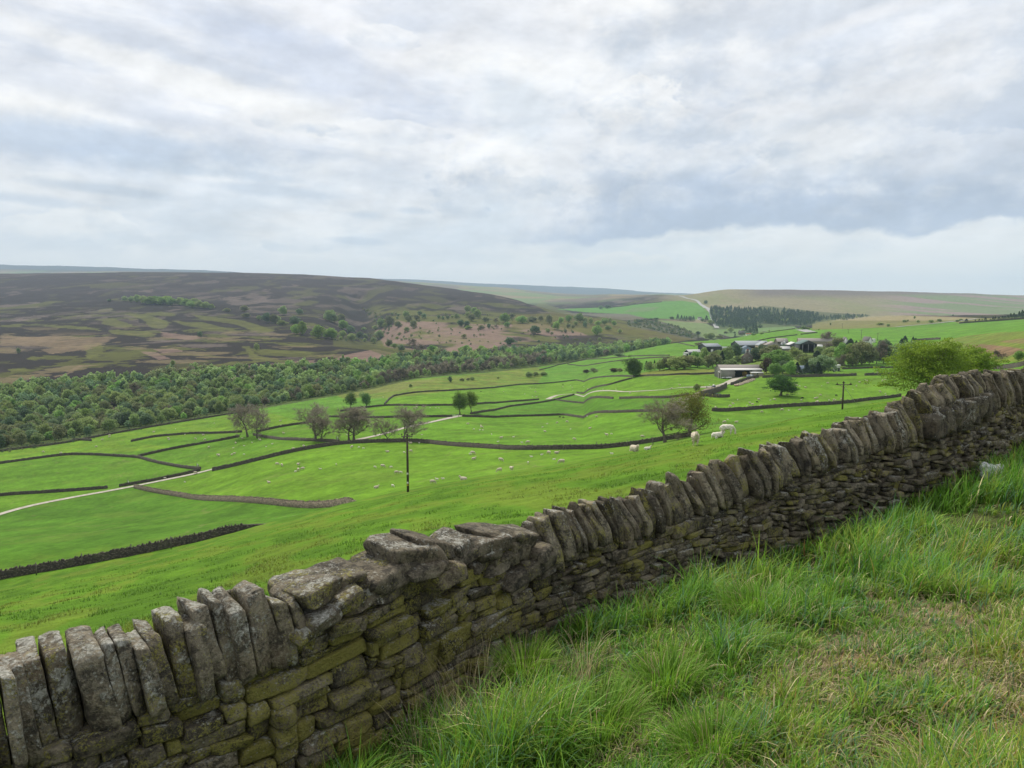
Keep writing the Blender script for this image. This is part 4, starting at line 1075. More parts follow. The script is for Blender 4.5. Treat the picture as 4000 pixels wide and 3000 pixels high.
# ------------------------------------------------------------------ grass
def blades(pos, h, w, az, bend, col, segs=3, tipc=None):
    """pos (N,3), h/w/az/bend (N,), col (N,3)"""
    N = len(pos); rows = []
    ts = np.linspace(0, 1, segs + 1)
    dx, dy = np.cos(az), np.sin(az); sx_, sy_ = -dy, dx
    for k, t in enumerate(ts):
        ang = bend * t ** 1.4
        # arc: rises then bows over
        out = h * (t * np.sin(bend * .55 * t + .0)) ; up = h * t * np.cos(bend * .62 * t)
        cx = pos[:, 0] + dx * out; cy = pos[:, 1] + dy * out; cz = pos[:, 2] + up
        ww = w * (1 - t ** 1.6) * .5
        if k < segs:
            rows.append(np.stack([cx - sx_ * ww, cy - sy_ * ww, cz], -1)); rows.append(np.stack([cx + sx_ * ww, cy + sy_ * ww, cz], -1))
        else: rows.append(np.stack([cx, cy, cz], -1))
    V = np.stack(rows, 1); nv = V.shape[1]; base = np.arange(N)[:, None] * nv
    q = np.concatenate([base + np.array([[2 * k, 2 * k + 1, 2 * k + 3, 2 * k + 2]]) for k in range(segs - 1)]) if segs > 1 else np.zeros((0, 4), int)
    t_ = base + np.array([[2 * segs - 2, 2 * segs - 1, 2 * segs]])
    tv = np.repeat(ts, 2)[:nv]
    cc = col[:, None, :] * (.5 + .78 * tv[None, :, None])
    return V.reshape(-1, 3), q, t_, cc.reshape(-1, 3)

def build_verge():
    r = np.random.default_rng(5)
    # tufts thrown over the verge, thinning with distance
    n = 34000; y = np.exp(r.uniform(math.log(1.9), math.log(21), n)); s = r.uniform(-.55, 1.45, n); x = s * y
    extra = 2600; y2 = r.uniform(.3, 3.2, extra); x2 = r.uniform(-3.2, 5.2, extra)
    x = np.concatenate([x, x2]); y = np.concatenate([y, y2])
    d, u = wdist(x, y); ok = (d > .30) & (d < 7.5); x, y, d, u = x[ok], y[ok], d[ok], u[ok]
    lush = fbm(x / .8, y / .8, 3, 201); dryn = fbm(x / .55, y / .55, 3, 211)
    dry = sstep(d, 2.0, 4.4) * .55 + sstep(d, 3.4, 4.6) * .22 + (dryn - .5) * 1.5
    keep = r.random(len(x)) < np.clip(1.15 - .55 * sstep(dry, .45, 1.0), .2, 1) * (.55 + .45 * sstep(lush, .36, .5)); x, y, d, u, lush, dry = (v[keep] for v in (x, y, d, u, lush, dry))
    nt = len(x); per = np.clip((10.5 * (4.5 / np.maximum(y, 2.5)) ** .35), 7, 20).astype(int)
    ti = np.repeat(np.arange(nt), per); N = len(ti)
    th = (.15 + .40 * sstep(lush, .42, .62)) * (1 - .45 * sstep(d, 1.6, 3.6)) * (.75 + .5 * r.random(nt)) 
    th *= .9 * (.45 + .55 * sstep(d, .4, 1.2))
    ta = r.uniform(0, 6.28, nt)
    spread = r.uniform(.02, .10, nt)[ti] * 1.0
    a = r.uniform(0, 6.28, N); rr = spread * np.sqrt(r.random(N)) * 1.3
    px, py = x[ti] + np.cos(a) * rr, y[ti] + np.sin(a) * rr
    pz_ = ground(px, py)
    h = th[ti] * r.uniform(.5, 1.25, N); w = r.uniform(.0055, .0135, N) * np.clip(y[ti] / 5, 1, 1.8)
    az = a + r.normal(0, .6, N); wind = math.radians(-15)
    az = np.where(r.random(N) < .45, wind + r.normal(0, .6, N), az)
    bend = r.uniform(.25, 2.1, N) * (.6 + .6 * r.random(nt)[ti])
    g1, g2, g3 = np.array([.085, .235, .018]), np.array([.20, .36, .040]), np.array([.32, .36, .050])
    straw = np.array([.74, .61, .37]); rust = np.array([.40, .24, .09])
    k = np.clip(r.normal(.48, .28, nt) + .45 * (dry - .05), 0, 1)[ti][:, None]
    col = np.where(k < .5, g1 + (g2 - g1) * k * 2, g2 + (g3 - g2) * (k - .5) * 2)
    blue = (r.random(nt) < .14)[ti]; col[blue] = np.array([.15, .28, .13])
    ds = r.random(N) < np.clip(.06 + .42 * dry[ti], .03, .5)
    col[ds] = straw * r.uniform(.5, 1.1, (ds.sum(), 1)); rs = r.random(N) < np.clip(.10 * dry[ti], 0, .08); col[rs] = rust * r.uniform(.7, 1.3, (rs.sum(), 1))
    bend[ds] *= 1.35; h[ds] *= .85
    col = col * r.uniform(.6, 1.35, (N, 1))
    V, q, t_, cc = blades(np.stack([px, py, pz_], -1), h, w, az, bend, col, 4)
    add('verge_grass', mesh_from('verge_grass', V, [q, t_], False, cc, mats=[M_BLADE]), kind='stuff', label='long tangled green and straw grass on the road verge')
    # flattened thatch
    n = 45000; y = np.exp(r.uniform(math.log(1.6), math.log(16), n)); x = r.uniform(-.4, .95, n) * y; d, u = wdist(x, y); dn = fbm(x / .55, y / .55, 3, 211)
    ok = (d > .4) & (d < 7) & (r.random(n) < sstep(d, .6, 3.0) * .6 + sstep(dn, .5, .7) * .5); x, y = x[ok], y[ok]; n = len(x)
    col = np.array([.58, .46, .28]) * r.uniform(.3, 1.2, (n, 1)); gr = r.random(n) < .25; col[gr] = np.array([.14, .20, .05]) * r.uniform(.6, 1.3, (gr.sum(), 1))
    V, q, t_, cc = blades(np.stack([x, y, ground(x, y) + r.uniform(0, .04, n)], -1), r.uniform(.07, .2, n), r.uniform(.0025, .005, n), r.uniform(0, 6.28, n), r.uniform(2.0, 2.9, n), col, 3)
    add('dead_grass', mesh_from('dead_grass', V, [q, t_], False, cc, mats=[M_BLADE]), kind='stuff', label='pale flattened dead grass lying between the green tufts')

def tussock(sx, sy, rad, hgt, nb, kind, label, seed):
    """a single big clump, placed on the verge at the foot of its picture position"""
    r = np.random.default_rng(seed)
    s, t = float(ss(sx, sy)), float(tt(sy)); ys = np.linspace(2.2, 15, 800); g = ground(s * ys, ys) - t * ys
    dd = wdist(s * ys, ys)[0]; idx = np.where((g >= 0) & (dd > .3))[0]; yy = ys[idx[0]] if len(idx) else 5; xx = s * yy
    a = r.uniform(0, 6.28, nb); rr = rad * .42 * np.sqrt(r.random(nb)); px, py = np.cos(a) * rr, np.sin(a) * rr
    gz = ground(xx + px, yy + py); z0 = float(ground(np.array([xx]), np.array([yy]))[0])
    h = hgt * r.uniform(.55, 1.15, nb); az = a + r.normal(0, .35, nb); bend = r.uniform(.35, 1.9, nb)
    if kind == 'straw':
        col = np.array([.56, .46, .28]) * r.uniform(.5, 1.2, (nb, 1)); w = r.uniform(.0015, .004, nb)
    else:
        g1, g2 = np.array([.08, .24, .015]), np.array([.21, .38, .045]); k = np.clip(r.normal(.5, .3, (nb, 1)), 0, 1); col = (g1 + (g2 - g1) * k) * r.uniform(.7, 1.25, (nb, 1)); w = r.uniform(.0042, .009, nb)
        m = r.random(nb) < .07; col[m] = np.array([.45, .36, .2])
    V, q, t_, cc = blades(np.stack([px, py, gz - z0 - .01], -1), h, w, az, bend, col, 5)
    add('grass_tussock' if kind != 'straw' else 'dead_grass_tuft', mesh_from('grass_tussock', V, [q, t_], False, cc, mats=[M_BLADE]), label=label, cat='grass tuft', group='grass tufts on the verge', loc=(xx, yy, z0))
build_verge()
tussock(2330, 2880, .62, 0.35, 900, 'g', 'big dark green grass tussock nearest the lower middle of the wall', 31)
tussock(2960, 2395, .8, 0.34, 1100, 'g', 'broad rounded green tussock against the foot of the wall', 32)
tussock(2600, 2700, .55, 0.31, 700, 'g', 'arching green tussock just above the biggest dark tussock', 33)
tussock(2050, 2640, .5, 0.34, 600, 'g', 'green tussock pressed against the wall beside straw stalks', 34)
tussock(2080, 2960, .45, 0.29, 600, 'g', 'green tussock at the bottom edge beside pale straw', 35)
tussock(2780, 2960, .5, 0.27, 700, 'g', 'yellowish green tussock at the bottom edge over bare straw', 36)
tussock(3960, 1900, .8, 0.51, 800, 'g', 'tall green tussock by the white litter at the wall foot', 37)
tussock(3560, 2080, .7, 0.34, 700, 'g', 'green tussock at the wall foot below the litter', 38)
tussock(1820, 2860, .5, .6, 150, 'straw', 'fan of pale straw stalks lying by the wall foot', 39)
tussock(1640, 2990, .35, .5, 70, 'straw', 'few long pale straw stalks at the bottom edge', 40)
tussock(2280, 2450, .3, .5, 90, 'straw', 'upright buff dead stalks against the mid wall', 41)
tussock(2500, 2420, .3, .45, 90, 'straw', 'tangled buff dead stalks under the cope wall', 42)
tussock(1900, 2700, .3, .75, 14, 'straw', 'a few tall thin seed stalks in front of the wall', 43)

def build_turf():
    r = np.random.default_rng(8)
    n = 240000; y = np.exp(r.uniform(math.log(4.2), math.log(75), n)); s = r.uniform(-.92, .78, n); x = s * y; d, u = wdist(x, y)
    tn = fbm(x / .9, y / .9, 3, 301)
    ok = (d < -.32) & (r.random(n) < .25 + sstep(tn, .35, .6)); x, y, tn = x[ok], y[ok], tn[ok]; n = len(x)
    sc = np.clip(y / 11, .8, 2.6)
    tw = fbm(x / 2.2 + y * .2, y / 3.5, 4, 161)
    k = np.clip(-.05 + .75 * sstep(tw, .46, .64) + r.normal(0, .15, n), 0, 1)[:, None]
    col = np.array([.085, .19, .010]) * (1 - k) + np.array([.20, .22, .032]) * k; vr = (.5 / np.clip(y / 9, 1, 4))[:, None]; col = col * (1 + vr * r.uniform(-1, 1, (n, 1))) * (.8 + .45 * sstep(tn, .35, .7))[:, None]
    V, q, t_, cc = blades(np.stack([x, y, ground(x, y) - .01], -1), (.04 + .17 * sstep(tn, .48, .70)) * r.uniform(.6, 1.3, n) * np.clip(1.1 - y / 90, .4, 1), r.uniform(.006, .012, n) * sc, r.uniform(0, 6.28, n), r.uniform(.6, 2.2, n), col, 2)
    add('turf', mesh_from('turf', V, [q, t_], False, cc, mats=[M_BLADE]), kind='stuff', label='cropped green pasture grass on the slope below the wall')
build_turf()

# ------------------------------------------------------------------ trees
M_TWIG = simple('twigs', (.36, .31, .25), (.22, .19, .15), 3, bmp=0)
def leaf_quads(r, c, size, col, flat=.0, elong=1.5):
    """bent leaf sprays (two triangles as a quad) around points c (N,3)"""
    N = len(c); a = r.standard_normal((N, 3)); a[:, 2] *= (1 - flat); a /= np.linalg.norm(a, axis=1, keepdims=True)
    b = np.cross(a, r.standard_normal((N, 3))); b /= np.linalg.norm(b, axis=1, keepdims=True) + 1e-9
    s = (size * r.uniform(.6, 1.3, (N, 1)))
    e = np.cross(a, b) * s * .18
    V = np.stack([c - a * s * .5, c + b * s * .5 / elong + e, c + a * s * .5, c - b * s * .5 / elong + e], 1)
    idx = np.arange(N)[:, None] * 4 + np.arange(4)
    return V.reshape(-1, 3), idx, np.repeat(col, 4, axis=0)

def skeleton(r, h, spread, levels=3, trunk_r=.03, lean=0., nl=7, first=.3, upw=.5):
    """list of (points, radii) for trunk, limbs and twigs, and the tip points"""
    segs = []; tips = []
    def grow(p, d, L, rad, lv):
        n = 5 if lv < 2 else 4; pts = [p]; q = p.copy(); dd = d.copy()
        for i in range(n):
            dd = dd + r.normal(0, .16 + .05 * lv, 3) + np.array([0, 0, .06 if lv else 0]); dd /= np.linalg.norm(dd); q = q + dd * L / n; pts.append(q)
        rad_ = rad * np.linspace(1, .45 if lv < levels else .2, n + 1); segs.append((np.array(pts), rad_, lv))
        if lv >= levels: tips.append(pts[-1]); tips.append(pts[-2]); return
        k = nl if lv == 0 else (5 if lv == 1 else 4)
        for j in range(k):
            f = first + (1 - first) * (j + r.random()) / k if lv == 0 else .25 + .75 * (j + .5 * r.random()) / k
            i = min(int(f * n), n - 1); pp = pts[i] + (pts[i + 1] - pts[i]) * (f * n - i)
            th = j * 2.4 + r.uniform(-.4, .4); side = np.array([math.cos(th), math.sin(th), 0])
            nd = side * spread + np.array([0, 0, upw]) if lv == 0 else dd * .75 + np.cross(dd, r.standard_normal(3)) * .8 + np.array([0, 0, .1])
            if lv == 0: nd = nd + np.array([0, 0, 1.2 * (f - .35)])
            nd /= np.linalg.norm(nd)
            grow(pp, nd, L * (r.uniform(.55, .75) if lv == 0 else r.uniform(.5, .7)) * (1.15 - .35 * f if lv == 0 else 1), rad_[i] * .55, lv + 1)
    grow(np.array([0., 0, 0]), np.array([lean, 0, 1.]), h * .72, h * trunk_r, 0)
    return segs, np.array(tips)

def wood_mesh(segs, minr=.004, segn=(7, 5, 4, 3, 3)):
    mb = MB()
    for pts, rad, lv in segs:
        rad = np.maximum(rad, minr)
        if lv == 0: rad = rad.copy(); rad[0] *= 1.45
        mb.tube(pts, rad, segn[lv], cap=False)
    return np.concatenate(mb.V), [np.concatenate(mb.Q)]

def fit(V, w, h):
    """scale factors that make a plant w wide and h high"""
    return w / (np.percentile(np.hypot(V[:, 0], V[:, 1]), 90) * 2), h / np.percentile(V[:, 2], 98)

def big_tree(r, h, w, leafcol, nleaf, lsize, spread=.9, upw=.5, lean=0, nl=8, first=.25, clump=.7, bare=False, twigr=.012, flat=.3, trunk_r=.03, blob=0, base=.2, lobes=14):
    segs, tips = skeleton(r, 10, spread, 3, trunk_r, lean, nl, first, upw)
    tw = []
    if bare:
        for t in tips:
            for _ in range(11):
                d = r.standard_normal(3) * .75 + np.array([t[0], t[1], 2.0]) / 4; d /= np.linalg.norm(d); L = r.uniform(.6, 1.6)
                p1 = t + d * L * .5 + r.normal(0, .08, 3); tw.append((np.array([t, p1, t + d * L + r.normal(0, .12, 3)]), np.array([.022, .016, .008]), 4))
    V, Fq = wood_mesh(segs, twigr)
    fx, fz = fit(tips + np.array([0, 0, .3]), w * .92, h)
    S = np.array([fx, fx, fz]); V = V * S
    # thin trunk correction is small, keep the girth in proportion
    out = (V, Fq)
    if tw:
        TV, TQ = wood_mesh(tw, .003); out = (V, Fq, TV * S, TQ)
    if nleaf and blob:
        nb = int(nleaf * blob); LV, LQ, LC = blob_crown(r, h, w, leafcol, nb, lsize, base, lobes); nleaf -= nb
    if nleaf:
        k = r.integers(0, len(tips), nleaf); off = r.standard_normal((nleaf, 3)); off /= np.linalg.norm(off, axis=1, keepdims=True); off *= (r.random((nleaf, 1)) ** .5) * clump * np.array([1.15, 1.15, .7])
        c = (tips[k] + off) * S; c[:, 2] = np.maximum(c[:, 2], h * .12)
        kk = r.random((len(tips), 1)) * .5 + .25
        lc = np.asarray(leafcol, float); col = lc[0] + (lc[1] - lc[0]) * np.clip(kk[k] + r.normal(0, .18, (nleaf, 1)), 0, 1); col *= r.uniform(.8, 1.2, (nleaf, 1))
        a_ = leaf_quads(r, c, lsize, col, flat)
        if blob: a_ = (np.concatenate([a_[0], LV]), np.concatenate([a_[1], LQ + len(a_[0])]), np.concatenate([a_[2], LC]))
        return out, a_
    return out, None

def blob_crown(r, h, w, leafcol, n, lsize, base=.12, lobes=9, conic=0.):
    """a leafy head of several overlapping masses of leaves, for trees seen from afar"""
    L = []; 
    for i in range(lobes):
        f = (i + .5) / lobes; z = h * (base + (1 - base) * (.12 + .76 * f)); prof = math.sin(math.pi * min(max(f * .86 + .12, 0), 1)) ** .7
        prof = prof * (1 - conic) + conic * (1 - f) * 1.0
        th = i * 2.4 + r.uniform(-.5, .5); R = w / 2 * prof * .58 * r.uniform(.6, 1.05); L.append((math.cos(th) * R, math.sin(th) * R, z, w * r.uniform(.19, .27) * (.5 + .5 * prof)))
    L.append((0, 0, h * .62, w * .30 * (1 - .5 * conic))); L = np.array(L)
    k = r.choice(len(L), n, p=L[:, 3] ** 2 / (L[:, 3] ** 2).sum()); off = r.standard_normal((n, 3)); off /= np.linalg.norm(off, axis=1, keepdims=True)
    rad = L[k, 3:4] * (.62 + .42 * r.random((n, 1)) ** .7); c = L[k, :3] + off * rad * np.array([1, 1, .8]); c += r.normal(0, .02 * w, (n, 3))
    c[:, 2] = np.clip(c[:, 2], h * base * .6, h * 1.02)
    lc = np.asarray(leafcol, float); kk = (r.random(len(L)) * .5 + .2)[k][:, None]
    col = lc[0] + (lc[1] - lc[0]) * np.clip(kk + r.normal(0, .15, (n, 1)), 0, 1)
    return leaf_quads(r, c, lsize, col, .2)

def far_tree_mesh(seed, h, w, leafcol, n, lsize, kind='round', name='tree'):
    r = np.random.default_rng(seed)
    if kind == 'cone':
        f = r.random(n) ** .75; z = h * (.06 + .94 * f); R = w / 2 * (1 - f) ** .85 + .02 * w; th = r.uniform(0, 6.28, n); rr = R * (.45 + .6 * r.random(n)) * (1 + .18 * np.sin(z / h * 34 + th * 2))
        c = np.stack([np.cos(th) * rr, np.sin(th) * rr, z - rr * .25 + .0], -1); c[:, 2] = np.maximum(c[:, 2], .03 * h)
        lc = np.asarray(leafcol, float); col = lc[0] + (lc[1] - lc[0]) * np.clip(r.normal(.5, .3, (n, 1)), 0, 1); LV, LQ, LC = leaf_quads(r, c, lsize, col, .5)
        tp = [(0, 0, -.3), (0, 0, h * .9)]; rad = [h * .02, h * .004]
    elif kind == 'bare':
        segs, tips = skeleton(r, 10, .8, 3, .028, 0, 7, .18, .7)
        tw = [];
        for t in tips:
            for _ in range(5):
                d = r.standard_normal(3) * .7 + np.array([t[0], t[1], 2.]) / 4; d /= np.linalg.norm(d); tw.append((np.array([t, t + d * r.uniform(.5, 1.2)]), np.array([.02, .008]), 4))
        V, Fq = wood_mesh(segs + tw, .012); fx, fz = fit(V, w, h); V = V * np.array([fx, fx, fz])
        k = r.integers(0, len(tips), n); c = (tips[k] + r.normal(0, .5, (n, 3))) * np.array([fx, fx, fz]); lc = np.asarray(leafcol, float); col = lc[0] + (lc[1] - lc[0]) * r.random((n, 1))
        LV, LQ, LC = leaf_quads(r, c, lsize, col)
        VV = np.concatenate([V, LV]); CC = np.concatenate([np.tile([.06, .05, .04], (len(V), 1)), LC])
        return mesh_from(name, VV, np.concatenate([Fq[0], LQ + len(V)]), False, CC, mats=[M_BARK, M_LEAF], mat_idx=[0] * len(Fq[0]) + [1] * len(LQ))
    else:
        LV, LQ, LC = blob_crown(r, h, w, leafcol, n, lsize, .10 if kind == 'round' else .04, 9 if kind == 'round' else 6)
        tp = [(0, 0, -.4), (.1, 0, h * .3), (0, .1, h * .7)]; rad = [h * .028, h * .02, h * .008]
    mb = MB(); mb.tube(tp, rad, 5, cap=False)
    V = np.concatenate(mb.V); q = np.concatenate(mb.Q)
    VV = np.concatenate([V, LV]); CC = np.concatenate([np.tile([.06, .05, .04], (len(V), 1)), LC])
    return mesh_from(name, VV, np.concatenate([q, LQ + len(V)]), False, CC, mats=[M_BARK, M_LEAF], mat_idx=[0] * len(q) + [1] * len(LQ))

LG = {'g': ((.17, .24, .075), (.34, .44, .16)), 'b': ((.15, .28, .06), (.30, .46, .11)), 'o': ((.155, .18, .08), (.28, .30, .14)), 'd': ((.11, .18, .09), (.21, .30, .15)),
      'D': ((.07, .125, .06), (.14, .21, .10)), 'r': ((.14, .12, .09), (.23, .20, .15)), 'C': ((.022, .048, .032), (.06, .105, .065)), 'K': ((.05, .095, .065), (.12, .185, .12)), 'p': ((.13, .20, .09), (.27, .36, .17)), 'y': ((.26, .17, .02), (.45, .30, .04)), 'R': ((.055, .04, .028), (.10, .075, .05))}
PROTO = {}
def proto(kind, var=0, hi=False):
    k = (kind, var, hi)
    if k not in PROTO:
        shape = 'cone' if kind in 'CK' else 'round'
        n = (2600 if hi else 620); ls = (.075 if hi else .13)
        if kind == 'r': PROTO[k] = far_tree_mesh(900 + var * 7 + hi, 1, 1, LG['r'], n // 2, ls * .8, 'bare', 'bare_tree_shape')
        else: PROTO[k] = far_tree_mesh(500 + ord(kind) * 11 + var * 3 + hi, 1, 1, LG[kind], n, ls * (.8 if shape == 'cone' else 1), shape, 'tree_shape')
    return PROTO[k]
TR = np.random.default_rng(77)
KN = {'g': 'mid green', 'b': 'bright green', 'o': 'olive', 'd': 'blue-green', 'D': 'dark green', 'r': 'bare brown', 'C': 'dark conifer', 'K': 'dark conifer', 'p': 'pale green', 'y': 'yellow', 'R': 'dark reddish'}
def plant(p, w, h, kind, name, label, group, hi=False):
    me = proto(kind, int(TR.integers(0, 3)), hi); f = 1.0
    return add(name, me, None, label, 'tree' if 'bush' not in name else 'bush', group, 'thing', tuple(p - np.array([0, 0, .02 * h])), float(TR.uniform(0, 6.28)), (w * 1.08, w * 1.08, h))

# bare, and partly leafed, trees of the middle distance: foot (sx,sy), height px, width px
def two_part(name, label, cat, foot, hpx, wpx, leaf=None, nleaf=0, lsize=.3, seed=1, group=None, ymin=100, Y=None, sink=0, **kw):
    p = P(*foot, ymin) if Y is None else at(foot[0], Y, foot[1])
    h = hpx / F * p[1] + sink; w = wpx / F * p[1]; r = np.random.default_rng(seed)
    wd_, lv = big_tree(r, h, w, leaf, nleaf, lsize, **kw); V, Fq = wd_[:2]
    root = add(name, None, None, label, cat, group, 'thing', tuple(p), 0)
    add('trunk', mesh_from('trunk', V - np.array([0, 0, .15]), Fq, True, mats=[M_BARK]), root)
    if len(wd_) > 2: add('twigs' if lv and nleaf > 100 else 'crown', mesh_from('twigs', wd_[2], wd_[3], False, mats=[M_TWIG]), root)
    if lv and not (len(wd_) > 2 and nleaf <= 100): add('crown', mesh_from('crown', lv[0], lv[1], False, lv[2], mats=[M_LEAF]), root)
    return root
GB = 'leafless trees in a line across the middle fields'
bares = [((968, 1706), 130, 100, 'leftmost bare tree of the line, leaning left of its twin', 1), ((1004, 1711), 118, 80, 'bare tree with forked trunk, second from the left end of the line', 2),
         ((1232, 1722), 140, 115, 'tall bare tree in the second pair of the line', 3), ((1250, 1723), 90, 60, 'small bare tree close beside the second tall one', 4),
         ((1364, 1722), 125, 95, 'bare tree with a bowed trunk in the third pair', 5), ((1383, 1721), 130, 110, 'spreading bare tree forking low, third pair of the line', 6),
         ((1517, 1725), 95, 80, 'slender bare tree just left of the power pole top', 7), ((1578, 1727), 140, 125, 'round-headed dense bare tree directly behind the power pole', 8)]
for f_, hp, wp, lab, sd_ in bares:
    two_part('bare_tree', lab, 'tree', f_, hp, wp * 1.35, ((.10, .085, .06), (.17, .15, .08)), 60, .22, 40 + sd_, GB, bare=True, spread=1.05, upw=.6, nl=9, first=.22, twigr=.009, clump=.9)
GL = ((.08, .16, .025), (.18, .29, .05))
two_part('broadleaf_tree', 'full green tree, the wider of the pair in the middle of the fields', 'tree', (1797, 1618), 90, 76, GL, 7000, .42, 61, blob=.6, base=.18, spread=.6, upw=.8, first=.15, clump=1.0)
two_part('broadleaf_tree', 'taller looser green tree of the pair in the middle of the fields', 'tree', (1842, 1612), 86, 66, GL, 5000, .42, 62, blob=.5, base=.25, spread=.6, upw=.8, first=.25, clump=.9)
two_part('broadleaf_tree', 'small dark green tree on a stem left of the middle field wall', 'tree', (1367, 1596), 64, 52, ((.06, .13, .03), (.13, .23, .06)), 3600, .45, 63, blob=.6, base=.2, spread=.6, upw=.8, first=.2, clump=1.0)
two_part('broadleaf_tree', 'small pointed green tree at the corner of a field wall', 'tree', (1432, 1590), 58, 50, ((.06, .14, .04), (.14, .26, .08)), 3200, .45, 64, blob=.6, base=.12, spread=.5, upw=1.0, first=.1, clump=1.0)
two_part('broadleaf_tree', 'round lone green tree where two walls meet', 'tree', (2476, 1474), 76, 74, ((.05, .10, .016), (.11, .17, .03)), 8000, .6, 65, blob=.7, base=.08, spread=.7, upw=.6, first=.08, clump=1.25)
two_part('oak_tree', 'wide dark spreading tree with a short trunk below the farm', 'tree', (3049, 1546), 78, 122, ((.045, .105, .018), (.12, .22, .04)), 9000, .5, 66, blob=.45, base=.34, spread=1.3, upw=.35, first=.35, nl=10, clump=.95, trunk_r=.05, flat=.6)
two_part('broadleaf_tree', 'thin half-leafed tree left of the bronze tree', 'tree', (2598, 1728), 165, 210, ((.14, .15, .03), (.24, .25, .06)), 2600, .24, 67, spread=.75, upw=.6, first=.25, nl=9, clump=.7, bare=True, twigr=.014)
two_part('broadleaf_tree', 'bronze-green rounded tree behind the standing ewe', 'tree', (2684, 1742), 185, 225, ((.13, .13, .02), (.26, .24, .045)), 11000, .30, 68, blob=.6, base=.15, lobes=18, Y=185, spread=.9, upw=.55, first=.2, nl=10, clump=.8)
two_part('broadleaf_tree', 'big yellow-green tree rising behind the near wall', 'tree', (3606, 1560), 205, 330, ((.11, .19, .018), (.25, .34, .035)), 30000, .22, 69, blob=.5, base=.10, lobes=22, Y=104, spread=1.0, upw=.5, first=.12, nl=11, clump=.72, lean=.12, trunk_r=.024)
two_part('broadleaf_tree', 'smaller yellow-green tree touching the big one over the wall', 'tree', (3792, 1500), 140, 190, ((.10, .18, .018), (.23, .33, .035)), 15000, .22, 70, blob=.5, base=.12, lobes=16, Y=112, spread=1.0, upw=.5, first=.15, nl=9, clump=.75)
two_part('bare_tree', 'gaunt bare tree above the far end of the farm sheds', 'tree', (3228, 1349), 52, 50, ((.08, .06, .05), (.12, .10, .08)), 500, .6, 71, ymin=400, bare=True, spread=.6, upw=.8, first=.3, twigr=.05)
plant(P(2722, 1527), 30 / F * P(2722, 1527)[1], 30 / F * P(2722, 1527)[1], 'g', 'hawthorn_tree', 'small green tree by the farm dirt track', None, True)
plant(P(2909, 1471), 20 / F * 480, 20 / F * 480, 'y', 'flowering_bush', 'orange-yellow bush in front of the open barn', None, True)
plant(P(3980, 1408, 90), 44 / F * P(3980, 1408, 90)[1], 40 / F * P(3980, 1408, 90)[1], 'b', 'broadleaf_tree', 'lone bright green tree at the right edge of the photo', None, True)
plant(P(3912, 1410, 90), 48 / F * P(3912, 1410, 90)[1], 40 / F * P(3912, 1410, 90)[1], 'r', 'bare_tree', 'low grey bare tree left of the lone green one at the right edge', None, True)

def batch(conv, rows, name, labelf, group, ymin, wide=1.0):
    for row in rows:
        a, b, w, k = row[:4]; h = row[4] if len(row) > 4 else w * .85
        (sx, sy), (s1, _) = conv([(a, b)])[0], conv([(a + w, b)])[0]; wp = (s1 - sx)
        p = P(sx, sy, ymin); sc = p[1] / F
        plant(p, wp * sc * wide, h / w * wp * sc * (1 + (wide - 1) * .7), k, 'conifer_tree' if k in 'CK' else ('bare_tree' if k == 'r' else name), labelf(k), group, wp > 30)
lab1 = lambda k: KN[k] + ' tree scattered on the bracken slope across the valley'
batch(D7, [(10, 440, 110, 'g'), (85, 420, 90, 'o'), (110, 515, 120, 'b'), (190, 560, 110, 'd'), (15, 600, 90, 'g'), (110, 600, 90, 'g'), (205, 640, 100, 'g'), (85, 630, 50, 'g'), (290, 610, 90, 'D'), (335, 530, 50, 'g'), (350, 610, 60, 'g'), (440, 665, 80, 'g'), (345, 650, 50, 'g'),
    (505, 615, 110, 'g'), (455, 520, 60, 'g'), (525, 500, 120, 'g'), (615, 470, 130, 'o'), (565, 500, 70, 'g'), (705, 375, 35, 'd'), (705, 495, 90, 'o'), (790, 390, 90, 'g'), (820, 430, 90, 'o'), (870, 500, 90, 'o', 90), (910, 420, 80, 'o'), (940, 365, 60, 'd'), (985, 400, 70, 'd'), (800, 545, 75, 'g', 60),
    (695, 625, 40, 'g'), (630, 490, 30, 'g'), (775, 630, 30, 'g'), (610, 700, 90, 'o'), (665, 720, 70, 'g'), (740, 750, 90, 'd'), (850, 720, 120, 'r'), (930, 800, 170, 'r', 120), (1075, 790, 130, 'b'), (1200, 830, 150, 'r', 110), (1030, 840, 130, 'g'), (825, 820, 70, 'g'), (1145, 400, 50, 'd'), (1190, 410, 40, 'd'),
    (1240, 405, 50, 'd'), (1290, 395, 40, 'g'), (1340, 400, 70, 'g'), (1455, 330, 90, 'g'), (1530, 350, 90, 'g'), (1460, 390, 80, 'g'), (1560, 400, 120, 'g'), (1500, 425, 100, 'o'), (1385, 485, 90, 'D'), (1450, 490, 80, 'D'), (1465, 517, 90, 'b', 45), (1650, 433, 90, 'o', 55), (1605, 522, 80, 'o', 55), (1685, 510, 50, 'd', 60),
    (1765, 505, 50, 'r'), (1760, 445, 60, 'r'), (1415, 612, 70, 'o', 50), (1855, 445, 120, 'b', 110), (1880, 497, 75, 'b', 65), (1935, 400, 80, 'o'), (2040, 450, 140, 'b', 85), (2150, 430, 100, 'o', 60), (1910, 685, 130, 'D', 90), (1440, 785, 150, 'b', 105), (1610, 795, 140, 'b', 110), (1310, 825, 90, 'b'), (2170, 562, 90, 'D', 90),
    (2165, 590, 50, 'r'), (110, 850, 35, 'g', 70), (165, 870, 70, 'g')], 'broadleaf_tree', lab1, 'trees scattered on the slope across the valley', 700)
